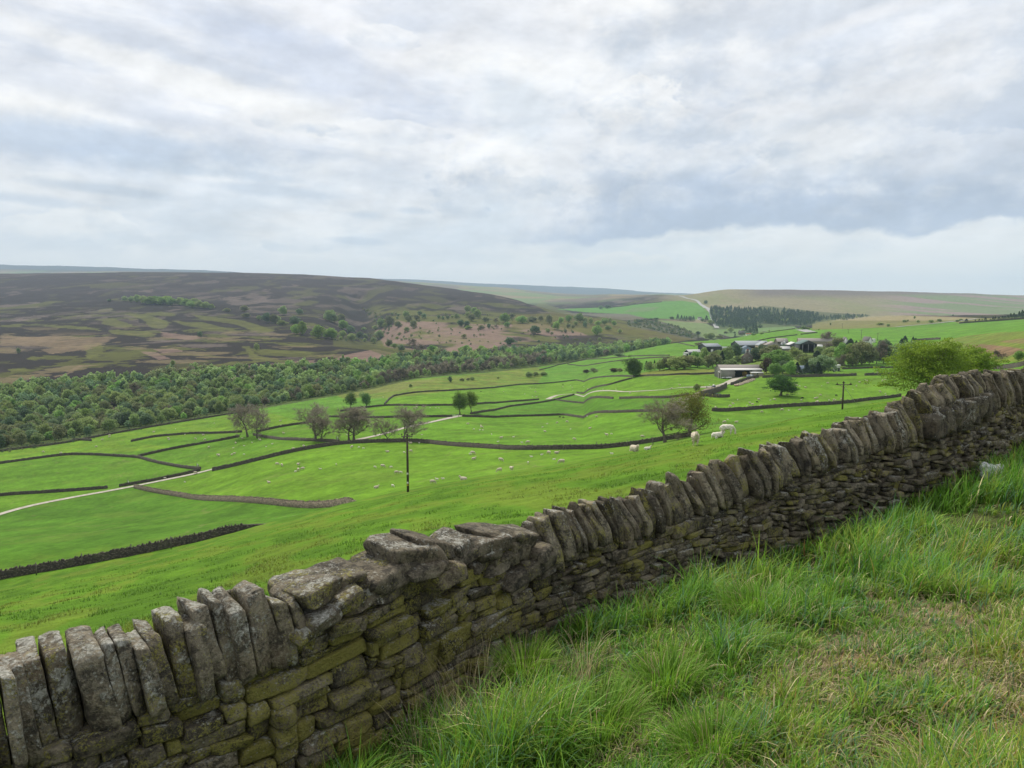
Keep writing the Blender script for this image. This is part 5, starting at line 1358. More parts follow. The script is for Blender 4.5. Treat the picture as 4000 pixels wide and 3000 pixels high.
batch(D8, [(220, 572, 130, 'o', 60), (310, 562, 70, 'o'), (400, 592, 90, 'o', 105), (480, 657, 100, 'b', 95), (530, 592, 80, 'b', 75), (610, 575, 80, 'b', 80), (610, 642, 70, 'o'), (730, 575, 120, 'g', 100), (790, 582, 70, 'g'), (690, 612, 60, 'g'), (790, 637, 55, 'd', 75), (850, 602, 60, 'g', 80),
    (930, 617, 80, 'b', 60), (920, 715, 120, 'b', 110), (1000, 607, 90, 'g', 80), (1055, 585, 50, 'g', 60), (1100, 617, 60, 'b', 60), (1035, 662, 90, 'g', 50), (255, 708, 130, 'D', 100), (235, 727, 60, 'r'), (385, 692, 60, 'g'), (430, 712, 40, 'o'), (660, 642, 50, 'o'), (575, 692, 50, 'o'), (1165, 695, 50, 'g', 50), (945, 782, 50, 'g'), (680, 822, 30, 'g'), (845, 772, 25, 'g')],
    'broadleaf_tree', lambda k: KN[k] + ' tree on the spur above the far end of the wood', 'trees scattered on the slope across the valley', 900)
batch(D8, [(960, 437, 50, 'd'), (1035, 427, 80, 'D', 40), (1335, 607, 60, 'D', 40), (1725, 543, 60, 'D', 30), (1790, 555, 50, 'K', 70), (1830, 562, 45, 'K', 65), (1860, 565, 40, 'K', 60), (1885, 566, 45, 'K', 60), (1925, 566, 60, 'D', 60), (1960, 567, 45, 'K', 60), (2055, 573, 50, 'D', 40), (2100, 573, 60, 'K', 70), (2140, 597, 60, 'g', 50), (2165, 600, 50, 'g'), (2090, 377, 45, 'D', 40),
    (2010, 712, 60, 'D', 40), (2150, 752, 100, 'g', 60), (2100, 742, 70, 'g', 50), (1560, 545, 70, 'D', 18), (1500, 548, 60, 'D', 16)], 'broadleaf_tree', lambda k: KN[k] + ' tree around the white house on the far green hill', 'trees around the far hill house', 1200)
batch(D1, [(770, 280, 40, 'g'), (810, 285, 45, 'g'), (850, 288, 60, 'g'), (890, 295, 60, 'g'), (935, 298, 90, 'b', 50), (1000, 300, 80, 'b', 50), (1060, 305, 80, 'b', 48), (1110, 305, 60, 'g', 50), (1150, 312, 70, 'b', 50), (1185, 318, 70, 'b', 42), (1230, 322, 60, 'g', 50), (1270, 325, 60, 'g', 45), (1300, 328, 50, 'g', 35), (960, 290, 70, 'b', 45), (1030, 290, 80, 'b', 45), (1200, 303, 70, 'g', 45), (1120, 300, 60, 'g', 45), (675, 280, 30, 'd', 15)],
    'broadleaf_tree', lambda k: KN[k] + ' tree in the long clump high on the left moor', 'clump of trees on the left moor', 900)
batch(D1, [(1235, 500, 35, 'd', 38), (1750, 365, 60, 'g', 60), (1850, 362, 50, 'd', 40), (2040, 405, 90, 'g', 75), (2105, 405, 60, 'o', 50), (1690, 415, 60, 'o', 60), (1645, 412, 60, 'd', 65), (1600, 395, 40, 'g', 30), (1715, 410, 40, 'g', 45), (1740, 430, 70, 'g', 35), (1820, 425, 80, 'd', 55), (1865, 487, 60, 'b', 90), (1825, 482, 70, 'b', 65), (1965, 507, 90, 'b', 85), (2040, 512, 100, 'b', 70),
    (1585, 585, 40, 'g', 50), (115, 602, 25, 'd', 38), (1068, 682, 30, 'g', 45), (1510, 342, 60, 'o', 40), (1870, 692, 50, 'D', 45), (2145, 655, 40, 'g', 35), (2050, 655, 25, 'g', 38), (1520, 380, 60, 'o', 30), (1400, 345, 50, 'o', 25)], 'broadleaf_tree', lambda k: KN[k] + ' tree in the side valley of the left moor', 'trees in the side valley of the left moor', 600)
labf = lambda k: KN[k] + ' tree sheltering the farm'
GF = 'trees sheltering the farm'
batch(F1, [(60, 790, 330, 'o', 240), (250, 800, 380, 'g', 260), (430, 780, 330, 'o', 260), (560, 740, 300, 'g', 220), (650, 620, 250, 'b', 190), (830, 650, 190, 'g', 290), (700, 750, 260, 'g', 200), (920, 750, 240, 'o', 240), (1040, 740, 280, 'o', 280), (1215, 730, 180, 'C', 290), (1340, 640, 270, 'g', 300), (1500, 560, 240, 'D', 290), (1560, 650, 220, 'g', 130), (1400, 740, 260, 'g', 150), (1130, 600, 200, 'g', 200),
    (1960, 600, 230, 'o', 260), (2080, 600, 220, 'D', 300), (1100, 420, 150, 'o', 130), (740, 330, 190, 'r', 100)], 'broadleaf_tree', labf, GF, 300, 1.3)
batch(F2, [(30, 610, 260, 'D', 260), (230, 600, 300, 'o', 250), (480, 740, 470, 'b', 330), (400, 480, 330, 'o', 200), (250, 880, 200, 'R', 300), (430, 935, 250, 'b', 240), (760, 935, 230, 'b', 290), (620, 880, 260, 'D', 240), (830, 560, 240, 'g', 220), (650, 620, 250, 'g', 200), (1090, 760, 320, 'g', 270), (1240, 900, 200, 'D', 200), (900, 925, 210, 'C', 250), (1110, 925, 190, 'C', 240), (1350, 915, 200, 'C', 250), (1480, 890, 480, 'p', 360),
    (1330, 620, 260, 'C', 200), (1380, 500, 220, 'g', 180), (1600, 600, 300, 'g', 250), (1560, 420, 200, 'r', 160), (1900, 700, 320, 'b', 420), (1680, 640, 230, 'g', 190), (2080, 720, 300, 'o', 430), (1800, 740, 200, 'r', 220), (1770, 330, 260, 'o', 200), (2060, 300, 190, 'C', 150), (1650, 520, 250, 'b', 190), (1000, 640, 200, 'o', 160), (1950, 500, 280, 'g', 200)], 'broadleaf_tree', labf, GF, 300, 1.3)
batch(R3, [(30, 725, 150, 'b', 240), (130, 715, 160, 'o', 220), (215, 710, 230, 'o', 260), (310, 708, 150, 'o', 200), (390, 700, 150, 'r', 230), (470, 695, 170, 'D', 200), (550, 692, 170, 'o', 190), (630, 690, 200, 'g', 210), (710, 690, 170, 'D', 200), (490, 570, 150, 'D', 150), (430, 560, 90, 'C', 130), (250, 470, 110, 'C', 80), (60, 500, 110, 'C', 90), (140, 470, 50, 'C', 50), (740, 460, 90, 'C', 90), (700, 470, 70, 'C', 70), (840, 460, 60, 'C', 80), (872, 460, 50, 'C', 70), (830, 640, 220, 'g', 190), (900, 600, 150, 'b', 120)],
    'broadleaf_tree', lambda k: KN[k] + ' tree in the dark row right of the farm', 'tree row beside the farm', 300, 1.3)
batch(R3, [(860, 147, 32, 'g', 45), (735, 192, 60, 'g', 40), (775, 180, 30, 'g', 30), (1065, 197, 80, 'g', 45), (1165, 182, 70, 'g', 40), (905, 192, 50, 'g', 35), (535, 242, 50, 'g', 40), (435, 224, 100, 'g', 35), (1390, 182, 60, 'p', 28), (1430, 165, 60, 'g', 25), (1500, 182, 60, 'C', 42), (1610, 170, 20, 'C', 20), (1660, 170, 28, 'C', 30), (1735, 167, 40, 'C', 48), (1695, 167, 22, 'C', 22), (1795, 160, 22, 'C', 22), (1830, 157, 40, 'C', 42), (1857, 155, 34, 'C', 45), (1900, 155, 50, 'C', 38),
    (1945, 150, 40, 'C', 48), (1975, 148, 40, 'C', 45), (2010, 144, 45, 'C', 50), (2045, 140, 50, 'C', 68), (2085, 137, 50, 'C', 70), (2110, 136, 40, 'C', 55), (2150, 132, 60, 'C', 85), (2185, 131, 60, 'C', 100), (2215, 130, 70, 'C', 110), (2260, 130, 70, 'C', 110), (1335, 110, 22, 'D', 22), (1690, 128, 20, 'D', 20)], 'broadleaf_tree', lambda k: KN[k] + ' tree along the skyline ridge at the right', 'trees along the right-hand ridge', 600)
batch(R4, [(1780, 472, 24, 'g', 32), (1490, 520, 80, 'p', 45), (1535, 518, 60, 'g', 30), (430, 240, 45, 'D', 38), (700, 550, 60, 'g', 60), (745, 560, 30, 'D', 22), (750, 600, 32, 'C', 42), (485, 620, 100, 'g', 65), (580, 610, 100, 'g', 30), (440, 620, 40, 'g', 60), (350, 578, 60, 'D', 42), (870, 570, 60, 'K', 90), (910, 560, 60, 'd', 70), (945, 562, 50, 'K', 110), (970, 562, 60, 'K', 100), (985, 565, 40, 'K', 85), (835, 550, 50, 'g', 40), (1020, 500, 60, 'D', 35), (1035, 568, 60, 'g', 22), (950, 580, 70, 'b', 20), (1120, 540, 22, 'g', 18), (650, 560, 60, 'o', 25),
    (1655, 525, 16, 'g', 18)], 'broadleaf_tree', lambda k: KN[k] + ' tree in the hollow beyond the farm pasture', 'trees in the hollow beyond the farm', 1000)
batch(D2, [(725, 780, 30, 'D', 42), (798, 773, 36, 'o', 20), (835, 770, 30, 'o', 20), (860, 768, 36, 'g', 25), (1020, 757, 20, 'g', 12), (480, 812, 26, 'g', 24), (1210, 748, 60, 'g', 34), (1250, 743, 50, 'g', 30), (1300, 740, 60, 'g', 26), (1565, 725, 50, 'R', 26), (1610, 722, 60, 'r', 30), (1735, 717, 70, 'R', 26), (1770, 715, 50, 'o', 24), (1935, 706, 36, 'C', 60), (1985, 700, 26, 'C', 60), (1955, 712, 60, 'g', 66), (2020, 708, 80, 'g', 70), (1765, 622, 70, 'p', 26)],
    'hawthorn_bush', lambda k: KN[k] + ' bush on the rough ground between wood and fields', 'bushes between wood and fields', 250)

# the far conifer plantation
def scatter_px(poly, n, ymin, seed, mind=2.2, yfix=None):
    r = np.random.default_rng(seed); xs = [a for a, b in poly]; ys = [b for a, b in poly]; out = []
    tries = 0
    while len(out) < n and tries < n * 60:
        tries += 1; x, y = r.uniform(min(xs), max(xs)), r.uniform(min(ys), max(ys))
        if not inpoly(np.array([x]), np.array([y]), poly)[0]: continue
        if any(abs(x - a) < mind * 2 and abs(y - b) < mind * .7 for a, b in out): continue
        out.append((x, y))
    return out
pl = R4([(475, 318), (520, 478), (600, 492), (740, 515), (800, 508), (900, 512), (1000, 480), (1060, 455), (1250, 475), (1400, 478), (1560, 476), (1680, 432), (1760, 420), (1950, 418), (2210, 380), (1950, 372), (1700, 385), (1640, 372), (1200, 330), (900, 320), (600, 300)])
for x, y in scatter_px(pl, 265, 1300, 5, 1.6):
    p = P(x, y, 1300); sc = p[1] / F; k = 'K' if TR.random() < .86 else 'g'; hp = (TR.uniform(17, 25) if k == 'K' else TR.uniform(14, 20)) * (1 if x < 3195 else .62) * .9
    plant(p, hp * .62 * sc * (1 if k == 'K' else 1.6), hp * sc, k, 'conifer_tree' if k == 'K' else 'broadleaf_tree', 'dark conifer in the plantation below the far hill' if k == 'K' else 'light green broadleaf tree among the plantation conifers', 'trees of the far plantation')

def more_conifers():
    r = np.random.default_rng(31); V = []; Q = []; C = []; n0 = 0
    n = 170; f = r.random(n) ** .75; R = .5 * (1 - f) ** .85 + .02; th = r.uniform(0, 6.28, n); rr = R * (.5 + .5 * r.random(n)); c0 = np.stack([np.cos(th) * rr, np.sin(th) * rr, .05 + .95 * f], -1)
    for x, y in scatter_px(pl, 620, 1300, 6, 1.0):
        p = P(x, y, 1300); sc = p[1] / F; h = r.uniform(15, 24) * (1 if x < 3195 else .62) * sc; w = h * .6
        lc = np.asarray(LG['K']); col = lc[0] + (lc[1] - lc[0]) * np.clip(r.normal(.5, .3, (n, 1)), 0, 1) * r.uniform(.6, 1.3)
        lv = leaf_quads(r, c0 * np.array([w, w, h]), w * .22, col, .5); V.append(lv[0] + p); Q.append(lv[1] + n0); C.append(lv[2]); n0 += len(lv[0])
    add('conifer_plantation', mesh_from('conifer_plantation', np.concatenate(V), np.concatenate(Q), False, np.concatenate(C), mats=[M_LEAF]), kind='stuff', label='close-set dark conifers filling the far plantation')
more_conifers()

# ------------------------------------------------------------------ the wood along the valley bottom
def build_wood():
    r = np.random.default_rng(99); pts = []
    smin, smax = float(ss(-330, 1700)), float(ss(2610, 1340))
    Y3, Y5 = np.exp(KL[4]), np.exp(KL[6])
    n = 30000; s = r.uniform(smin, smax, n); y3, y5 = np.interp(s, SG, Y3), np.interp(s, SG, Y5); 
    y = y3 * 1.015 + (y5 * 1.0 - y3 * 1.015) * r.random(n)
    # weight by world area
    keep = r.random(n) < (y * (y5 - y3)) / (y * (y5 - y3)).max() * 1.0
    s, y, y3, y5 = s[keep], y[keep], y3[keep], y5[keep]; x = s * y
    grid = {}; out = []
    for i in range(len(x)):
        sp = 5.6 + y[i] * .0028; c = (int(x[i] // 10), int(y[i] // 10)); ok = True
        for a in (-1, 0, 1):
            for b in (-1, 0, 1):
                for j in grid.get((c[0] + a, c[1] + b), ()):
                    if (x[i] - x[j]) ** 2 + (y[i] - y[j]) ** 2 < sp * sp: ok = False; break
                if not ok: break
            if not ok: break
        if ok: grid.setdefault(c, []).append(i); out.append(i)
    x, y, s = x[out], y[out], s[out]; z = ground(x, y); N = len(x)
    f = (y - y3[out]) / (y5[out] - y3[out])
    h = r.uniform(7, 11.5, N) * np.where(f < .08, .8, 1) * np.where(r.random(N) < .12, .6, 1) * np.clip(1 + (y - 500) / 2600, .9, 1.3); w = h * r.uniform(.75, 1.2, N)
    nz = fbm(x / 60, y / 60, 3, 401); u = r.random(N)
    kinds = np.where(u < .50, 'g', np.where(u < .66, 'd', np.where(u < .78, 'o', np.where(u < .87, 'D', np.where(u < .93, 'b', np.where(u < .97, 'p', 'r'))))))
    kinds = np.where((s > float(ss(1500, 1450))) & (s < float(ss(2150, 1400))) & (f < .45) & (r.random(N) < .6), 'r', kinds)
    kinds = np.where((s < float(ss(500, 1600))) & (f < .4) & (r.random(N) < .3), 'o', kinds)
    vis = (h * F / y) * np.where(np.abs(s) < .74, 1, .1) * (1 - .3 * f)
    order = np.argsort(-vis); single = order[:292]; rest = order[292:]
    names = {'C': 'conifer_tree', 'r': 'bare_tree'}
    for i in single:
        k = str(kinds[i]); plant(np.array([x[i], y[i], z[i]]), w[i], h[i], k, names.get(k, 'woodland_tree'), KN[k] + ' tree in the dense wood filling the valley bottom', 'trees of the valley wood', True)
    # the rest of the wood, too many to count
    V = []; Q = []; C = []; n0 = 0
    for kd in set(kinds.tolist()):
        for var in range(2):
            rr = np.random.default_rng(600 + ord(kd) + var); lv = blob_crown(rr, 1, 1, LG[kd], 230, .20, .08, 8)
            ids = [i for i in rest if kinds[i] == kd and (i % 2) == var]
            for i in ids:
                a = r.uniform(0, 6.28); ca, sa = math.cos(a), math.sin(a); v = lv[0]
                vx = (v[:, 0] * ca - v[:, 1] * sa) * w[i]; vy = (v[:, 0] * sa + v[:, 1] * ca) * w[i]
                V.append(np.stack([x[i] + vx, y[i] + vy, z[i] + v[:, 2] * h[i]], -1)); Q.append(lv[1] + n0); C.append(lv[2] * r.uniform(.75, 1.25)); n0 += len(v)
    print('WOOD', N, 'rest', len(rest))
    add('woodland', mesh_from('woodland', np.concatenate(V), np.concatenate(Q), False, np.concatenate(C), mats=[M_LEAF]), kind='stuff', label='dense mixed wood continuing deeper and farther along the valley bottom')
build_wood()

# low scrub on the dark gorse bank
def build_scrub():
    r = np.random.default_rng(15); V = []; Q = []; C = []; n0 = 0
    pts = scatter_px(D8([(1250, 565), (1500, 560), (1800, 625), (2060, 742), (1950, 755), (1500, 660), (1250, 615)]), 230, 1100, 16, .8)
    pts += scatter_px(D7([(0, 590), (600, 560), (300, 300), (380, 300), (650, 420), (600, 560), (500, 640), (0, 640)]), 90, 700, 17, 1.5)
    pts += scatter_px(D1([(0, 1195), (450, 1120), (1100, 1000), (1480, 935), (1480, 960), (1100, 1030), (450, 1150), (0, 1220)]), 120, 250, 18, 2)
    pts += scatter_px(D7([(450, 420), (700, 330), (1000, 360), (1500, 360), (2200, 400), (2700, 560), (2700, 700), (1850, 690), (1300, 700), (650, 700), (500, 560)]), 130, 900, 19, 2.5)
    for x, y in pts:
        p = P(x, y, 250); sc = p[1] / F; w = r.uniform(8, 16) * sc; lv = blob_crown(r, w * .6, w, LG['D' if r.random() < .35 else 'o'], 90, w * .2, .02, 5)
        V.append(lv[0] + p - np.array([0, 0, w * .05])); Q.append(lv[1] + n0); C.append(lv[2]); n0 += len(lv[0])
    add('scrub', mesh_from('scrub', np.concatenate(V), np.concatenate(Q), False, np.concatenate(C), mats=[M_LEAF]), kind='stuff', label='dark gorse and low scrub on the banks beyond the fields')
build_scrub()

# ------------------------------------------------------------------ sheep
M_WOOL = simple('wool', (.62, .56, .44), (.42, .36, .27), 22, bmp=.8, bd=.03)
M_WOOLW = simple('lamb_wool', (.78, .74, .66), (.60, .55, .46), 26, bmp=.5, bd=.01)
M_BLACKWOOL = simple('black_wool', (.025, .02, .018), (.012, .01, .01), 22)
M_FACE = simple('sheep_face', (.60, .52, .42), (.42, .35, .27), 30, bmp=.2)
def lathe_body(mb, path, rx, rz, seg=12):
    """a tapered body through the points, oval sections"""
    path = np.asarray(path, float); rings = []
    for i, p in enumerate(path):
        d = path[min(i + 1, len(path) - 1)] - path[max(i - 1, 0)]; d /= np.linalg.norm(d); a = np.cross(d, [0, 0, 1.]); 
        if np.linalg.norm(a) < .05: a = np.array([0, 1., 0])
        a /= np.linalg.norm(a); b = np.cross(a, d); th = np.arange(seg) * 2 * math.pi / seg
        rings.append(p + np.outer(np.cos(th), a) * rx[i] + np.outer(np.sin(th), b) * rz[i])
    n = len(path); v = np.concatenate(rings + [path[:1], path[-1:]]); q = [[i * seg + j, i * seg + (j + 1) % seg, (i + 1) * seg + (j + 1) % seg, (i + 1) * seg + j] for i in range(n - 1) for j in range(seg)]
    t = [[n * seg, (j + 1) % seg, j] for j in range(seg)] + [[n * seg + 1, (n - 1) * seg + j, (n - 1) * seg + (j + 1) % seg] for j in range(seg)]
    mb.add(v, q, t)
def sheep_mesh(pose, name, mat_, res, lamb=False, woolly=True):
    mb = MB(); fat = .78 if lamb else 1.0; leg = .36 if lamb else .30; top = leg + .30
    if pose == 'lie': top = .26; 
    z = top
    # trunk: rump, hip, belly, chest, shoulder
    lathe_body(mb, [(-.50, 0, z - .02), (-.44, 0, z), (-.28, 0, z + .02), (0, 0, z), (.24, 0, z + .01), (.38, 0, z + .02), (.45, 0, z + .03)], np.array([.06, .17, .235, .26, .225, .16, .06]) * fat, np.array([.06, .18, .24, .27, .25, .19, .07]) * fat)
    if pose == 'graze': neck = [(.34, 0, z + .05), (.50, 0, z - .04), (.60, 0, z - .20), (.64, 0, .18)]; head = [(.62, 0, .22), (.66, 0, .15), (.73, 0, .09), (.78, 0, .05)]
    elif pose == 'look': neck = [(.34, 0, z + .05), (.45, 0, z + .16), (.50, 0, z + .28), (.52, 0, z + .33)]; head = [(.48, 0, z + .38), (.56, 0, z + .36), (.66, 0, z + .29), (.72, 0, z + .24)]
    else: neck = [(.32, 0, z + .06), (.44, 0, z + .17), (.50, 0, z + .27), (.51, 0, z + .31)]; head = [(.47, 0, z + .36), (.55, 0, z + .34), (.65, 0, z + .27), (.70, 0, z + .23)]
    lathe_body(mb, neck, np.array([.14, .11, .085, .06]) * fat, np.array([.17, .13, .10, .07]) * fat, 10)
    hd = [.045, .075, .055, .035]; lathe_body(mb, head, hd, np.array(hd) * 1.15, 10)
    hx, hy, hz = head[1]
    for s in (-1, 1): lathe_body(mb, [(hx - .03, s * .05, hz + .03), (hx - .05, s * .11, hz + .035), (hx - .05, s * .16, hz + .01)], [.02, .03, .006], [.012, .014, .004], 6)
    if pose == 'lie':
        for s in (-1, 1):
            lathe_body(mb, [(.30, s * .12, .16), (.42, s * .14, .06), (.34, s * .14, .035), (.22, s * .14, .03)], [.06, .035, .025, .02], [.06, .035, .025, .02], 7)
            lathe_body(mb, [(-.30, s * .18, .16), (-.12, s * .24, .07), (-.26, s * .25, .04), (-.38, s * .24, .03)], [.10, .05, .03, .02], [.10, .05, .03, .02], 7)
    else:
        for s in (-1, 1):
            f = .05 * s
            lathe_body(mb, [(.28, s * .11, z - .08), (.29 + f, s * .11, leg * .75), (.285 + f, s * .11, leg * .42), (.28 + f, s * .11, .05), (.30 + f, s * .11, .0)], [.075, .045, .028, .022, .03], [.09, .05, .03, .024, .03], 8)
            lathe_body(mb, [(-.32, s * .12, z - .06), (-.27 - f, s * .12, leg * .95), (-.36 - f, s * .12, leg * .55), (-.33 - f, s * .12, .06), (-.31 - f, s * .12, .0)], [.11, .065, .03, .023, .03], [.14, .07, .035, .025, .03], 8)
    lathe_body(mb, [(-.48, 0, z + .06), (-.53, 0, z - .02), (-.54, 0, z - .16)], [.03, .035, .02], [.03, .035, .02], 6)
    V = np.concatenate(mb.V); me = mesh_from('tmp', V, [np.concatenate(mb.Q), np.concatenate(mb.T)])
    o = bpy.data.objects.new('tmp', me); COL.objects.link(o); md = o.modifiers.new('r', 'REMESH'); md.mode = 'VOXEL'; md.voxel_size = res
    sm = o.modifiers.new('s', 'SMOOTH'); sm.iterations = 2 if res < .03 else 1; sm.factor = .5
    dg = bpy.context.evaluated_depsgraph_get(); ev = o.evaluated_get(dg); me2 = bpy.data.meshes.new_from_object(ev); bpy.data.objects.remove(o); me2.name = name
    n = len(me2.vertices); co = np.empty(n * 3, np.float32); me2.vertices.foreach_get('co', co); co = co.reshape(-1, 3)
    if woolly and res < .03:
        no = np.empty(n * 3, np.float32); me2.vertices.foreach_get('normal', no); no = no.reshape(-1, 3)
        k = sstep(co[:, 2], leg * .9 if pose != 'lie' else .05, leg + .12 if pose != 'lie' else .12) * (1 - sstep(co[:, 0], .46, .52))
        nz = fbm(co[:, 0] * 14 + co[:, 1] * 9, co[:, 2] * 14 - co[:, 1] * 8, 3, 77) - .4; co += no * (k * nz * .075)[:, None]; me2.vertices.foreach_set('co', co.ravel())
    me2.materials.clear(); me2.materials.append(mat_); me2.materials.append(M_FACE if mat_ is not M_BLACKWOOL else M_BLACKWOOL)
    nf = len(me2.polygons); ce = np.empty(nf * 3, np.float32); me2.polygons.foreach_get('center', ce); ce = ce.reshape(-1, 3)
    hz0 = head[0]; fm = ((ce[:, 0] > hz0[0] - .0) & (np.abs(ce[:, 1]) < .17) & (np.hypot(ce[:, 0] - head[2][0], ce[:, 2] - head[2][2]) < .17)) | (ce[:, 2] < leg * .6 if pose != 'lie' else ce[:, 2] < -1)
    me2.polygons.foreach_set('material_index', fm.astype(np.int32)); me2.polygons.foreach_set('use_smooth', np.ones(nf, bool)); me2.update()
    return me2
SH = {('graze', 0): sheep_mesh('graze', 'sheep_grazing', M_WOOL, .03), ('lie', 0): sheep_mesh('lie', 'sheep_lying', M_WOOL, .03), ('look', 0): sheep_mesh('look', 'sheep_standing', M_WOOL, .03),
      ('graze', 1): sheep_mesh('graze', 'lamb_grazing', M_WOOLW, .03, True), ('lie', 1): sheep_mesh('lie', 'lamb_lying', M_WOOLW, .03, True), ('look', 1): sheep_mesh('look', 'lamb_standing', M_WOOLW, .03, True),
      ('graze', 2): sheep_mesh('graze', 'black_sheep_grazing', M_BLACKWOOL, .03)}
M_EYE = simple('eye', (.01, .01, .01), rough=.2, bmp=0)
def sheep(p, kind, pose, scale, rz, label, group=None, me=None):
    p = np.asarray(p, float); o = add('sheep' if kind != 1 else 'lamb', me or SH[(pose, kind)], None, label, 'sheep' if kind != 1 else 'lamb', group, 'thing', tuple(p), rz, scale)
    return o
def near_sheep(foot, kind, pose, length, rz, label, Y=None):
    p = P(*foot, 25) if Y is None else at(foot[0], Y, foot[1])
    me = sheep_mesh(pose, 'sheep_body', M_WOOLW if kind == 1 else M_WOOL, .016, kind == 1); sc = length
    p = p - np.array([0, 0, .01]); o = sheep(p, kind, pose, sc, rz, label, None, me)
    hx = {'graze': (.70, .13), 'look': (.60, None), 'lie': (.595, None)}[pose]
    return o, p
# the four by the hillside edge and the pairs just below it
p0 = P(2715, 1742, 25); ewe, _ = near_sheep((2715, 1742), 0, 'look', 62 / F * p0[1] / .98, math.radians(-97), 'big woolly ewe standing on the hillside edge, facing the camera')
print('EWE Y', p0[1])
p0 = P(2839, 1702, 25); near_sheep((2839, 1703), 1, 'graze', 66 / F * p0[1] / 1.25, math.radians(3), 'shorn pinkish sheep grazing with head to the ground, behind the lying lamb')
near_sheep((2802, 1711), 1, 'lie', .52 * 1.5, math.radians(20), 'lamb lying in front of the grazing pinkish sheep')
near_sheep((2478, 1764), 0, 'lie', 40 / F * P(2478, 1764, 25)[1] / .80, math.radians(-70), 'ewe lying down on the hillside edge beside a white lamb')
near_sheep((2529, 1757), 1, 'lie', 27 / F * P(2529, 1757, 25)[1] / 1.0, math.radians(12), 'white lamb lying right of the resting ewe')

S2 = [(833,1042),(914,1050),(918,1062),(871,1072,1),(908,1078,1),(926,1075,1),(980,1104,1),(1040,1130),(1115,1123,1),(1019,1147,3),(1167,1157,1),(1205,1157),(1295,1060,1),(1322,1040,1),(1385,1033),(1445,1028),(1309,1084,3),(1402,997,2),(1422,999,2),(1570,992,1),(1627,997),(1467,1069,3),(1587,1065),(1690,1112),(1719,1103,1),(1490,1137),(1910,1122),(118,1186),(162,1185,1),(190,1187,3),(235,1052,1),(480,1156),(533,1154,1),(550,1104,3),(480,1212),(338,1210,3),(862,1224),(848,1228,1),(440,1218,1),(870,1254,3),(1290,1228,3),(1334,1224),(1382,1218,3),(1226,1241,3),(1722,1222,3),
      (1420,810),(1467,800,1),(1478,813),(1420,795,2),(1054,838,1),(1250,840),(1220,818,1),(1252,820,1),(1232,868,3),(1257,873),(1185,853,1),(915,837,2),(1550,808,1),(1480,830,1),(1575,825),(1668,824,1),(1748,822,1),(2090,822),(2140,800),(1833,848,3),(518,938),(600,938,1),(635,940,1),(655,940,1),(195,938),(310,872,1),(170,950,1)]
S1 = [(950,1090),(1083,1068,1),(677,1108),(630,1135),(675,1120),(595,1180),(645,1103,1),(603,1108,1),(267,1213),(376,1216),(1037,1130),(1042,1134),(1205,1132),(1254,1108),(1265,1138),(1141,1105,1),(1323,1032,1),(1455,1155),(1496,1130),(1605,1141),(1507,1172,3),(1440,1188,1),(1289,1185),(1345,1234),(1352,1237),(1432,1228),(1447,1225),(1505,1228,1),(1556,1152,3),(1643,1178,3),(1681,1164,1),(1811,1197),(1875,1180),(1730,1018),(1660,1022),(1750,1098),(1733,1045,1),(2172,1183),(2140,1108,1)]
S4 = [(1597,321),(1624,326),(1719,325),(1719,354),(1703,357,1),(1745,347),(1846,343,1),(1938,321,1),(2160,337,1),(2205,334),(1549,422),(2168,452),(1065,418,1),(1126,370),(950,398,1),(2027,221),(2068,220,1),(2095,221,3)]
S5 = [(392,484,1),(438,482),(483,485,1),(514,518),(539,515,1),(722,575),(747,557,1),(782,548,3),(398,599),(493,595,1),(900,574,3),(168,466,1),(75,488,3),(596,394),(1108,507),(1177,502),(1115,447),(1273,460,1),(953,404),(940,408,1),(958,434,3),(1393,403),(1422,436,1),(1350,408,3),(1438,402,3),(1467,459),(1292,420,3)]
S6 = [(344,571),(601,563,1),(270,599,3),(463,587,1),(403,680),(489,688),(541,686),(843,694,1),(805,725,3),(949,724),(971,738),(925,744,1),(1025,693),(1032,688,1),(1042,749),(1010,715,2),(1127,694,3),(1161,694),(1227,784),(1287,781,3),(1380,779),(1052,801),(780,752),(653,757,3),(725,660),(1345,563),(1356,573),(1381,577,1),(1428,589),(1558,655),(1570,572,1),(1622,551),(1395,699),(1404,679,2),(1512,686),(1528,682),(1537,711),(1528,714),(1633,698,1),(1675,698),(1690,695,1),(1738,691),(1695,657,2),(1838,601,1),(1870,577),(1897,543),(1948,527),(1965,531),(1945,554),(1960,552,1),(2075,627),(2120,642,1),(2122,666),(2120,519),(2095,530),(2055,455,3),(2115,457),(2000,460,3),(1274,652),
      (730,893),(832,893),(759,862,3),(20,1015)]
ALL = [(D2([r_[:2]])[0], r_[2] if len(r_) > 2 else 0) for r_ in S2] + [(D1([r_[:2]])[0], r_[2] if len(r_) > 2 else 0) for r_ in S1] + [(D4([r_[:2]])[0], r_[2] if len(r_) > 2 else 0) for r_ in S4] + [(D5([r_[:2]])[0], r_[2] if len(r_) > 2 else 0) for r_ in S5] + [(D6([r_[:2]])[0], r_[2] if len(r_) > 2 else 0) for r_ in S6]
def area(sx, sy):
    if sx > 2960 and sy < 1580: return 'in the big pasture around the oak'
    if sx > 2600 and sy < 1580: return 'in the pastures just below the farm'
    if sx > 2740: return 'in the strip below the oak pasture wall'
    if sy < 1560 and sx > 1450: return 'in the pasture along the pale farm track'
    if sx > 1700 and sy < 1745: return 'between the green tree pair and the longest wall'
    if sx > 1500: return 'in the pasture beyond the tall power pole'
    if sx > 1000 and sy > 1745: return 'between the track gate and the power pole'
    if sx > 780 and sy > 1690: return 'between the track and the bare trees'
    if sy < 1700: return 'in the fields behind the bare trees'
    return 'in the upper left fields near the wood'
SR = np.random.default_rng(3); seen = []
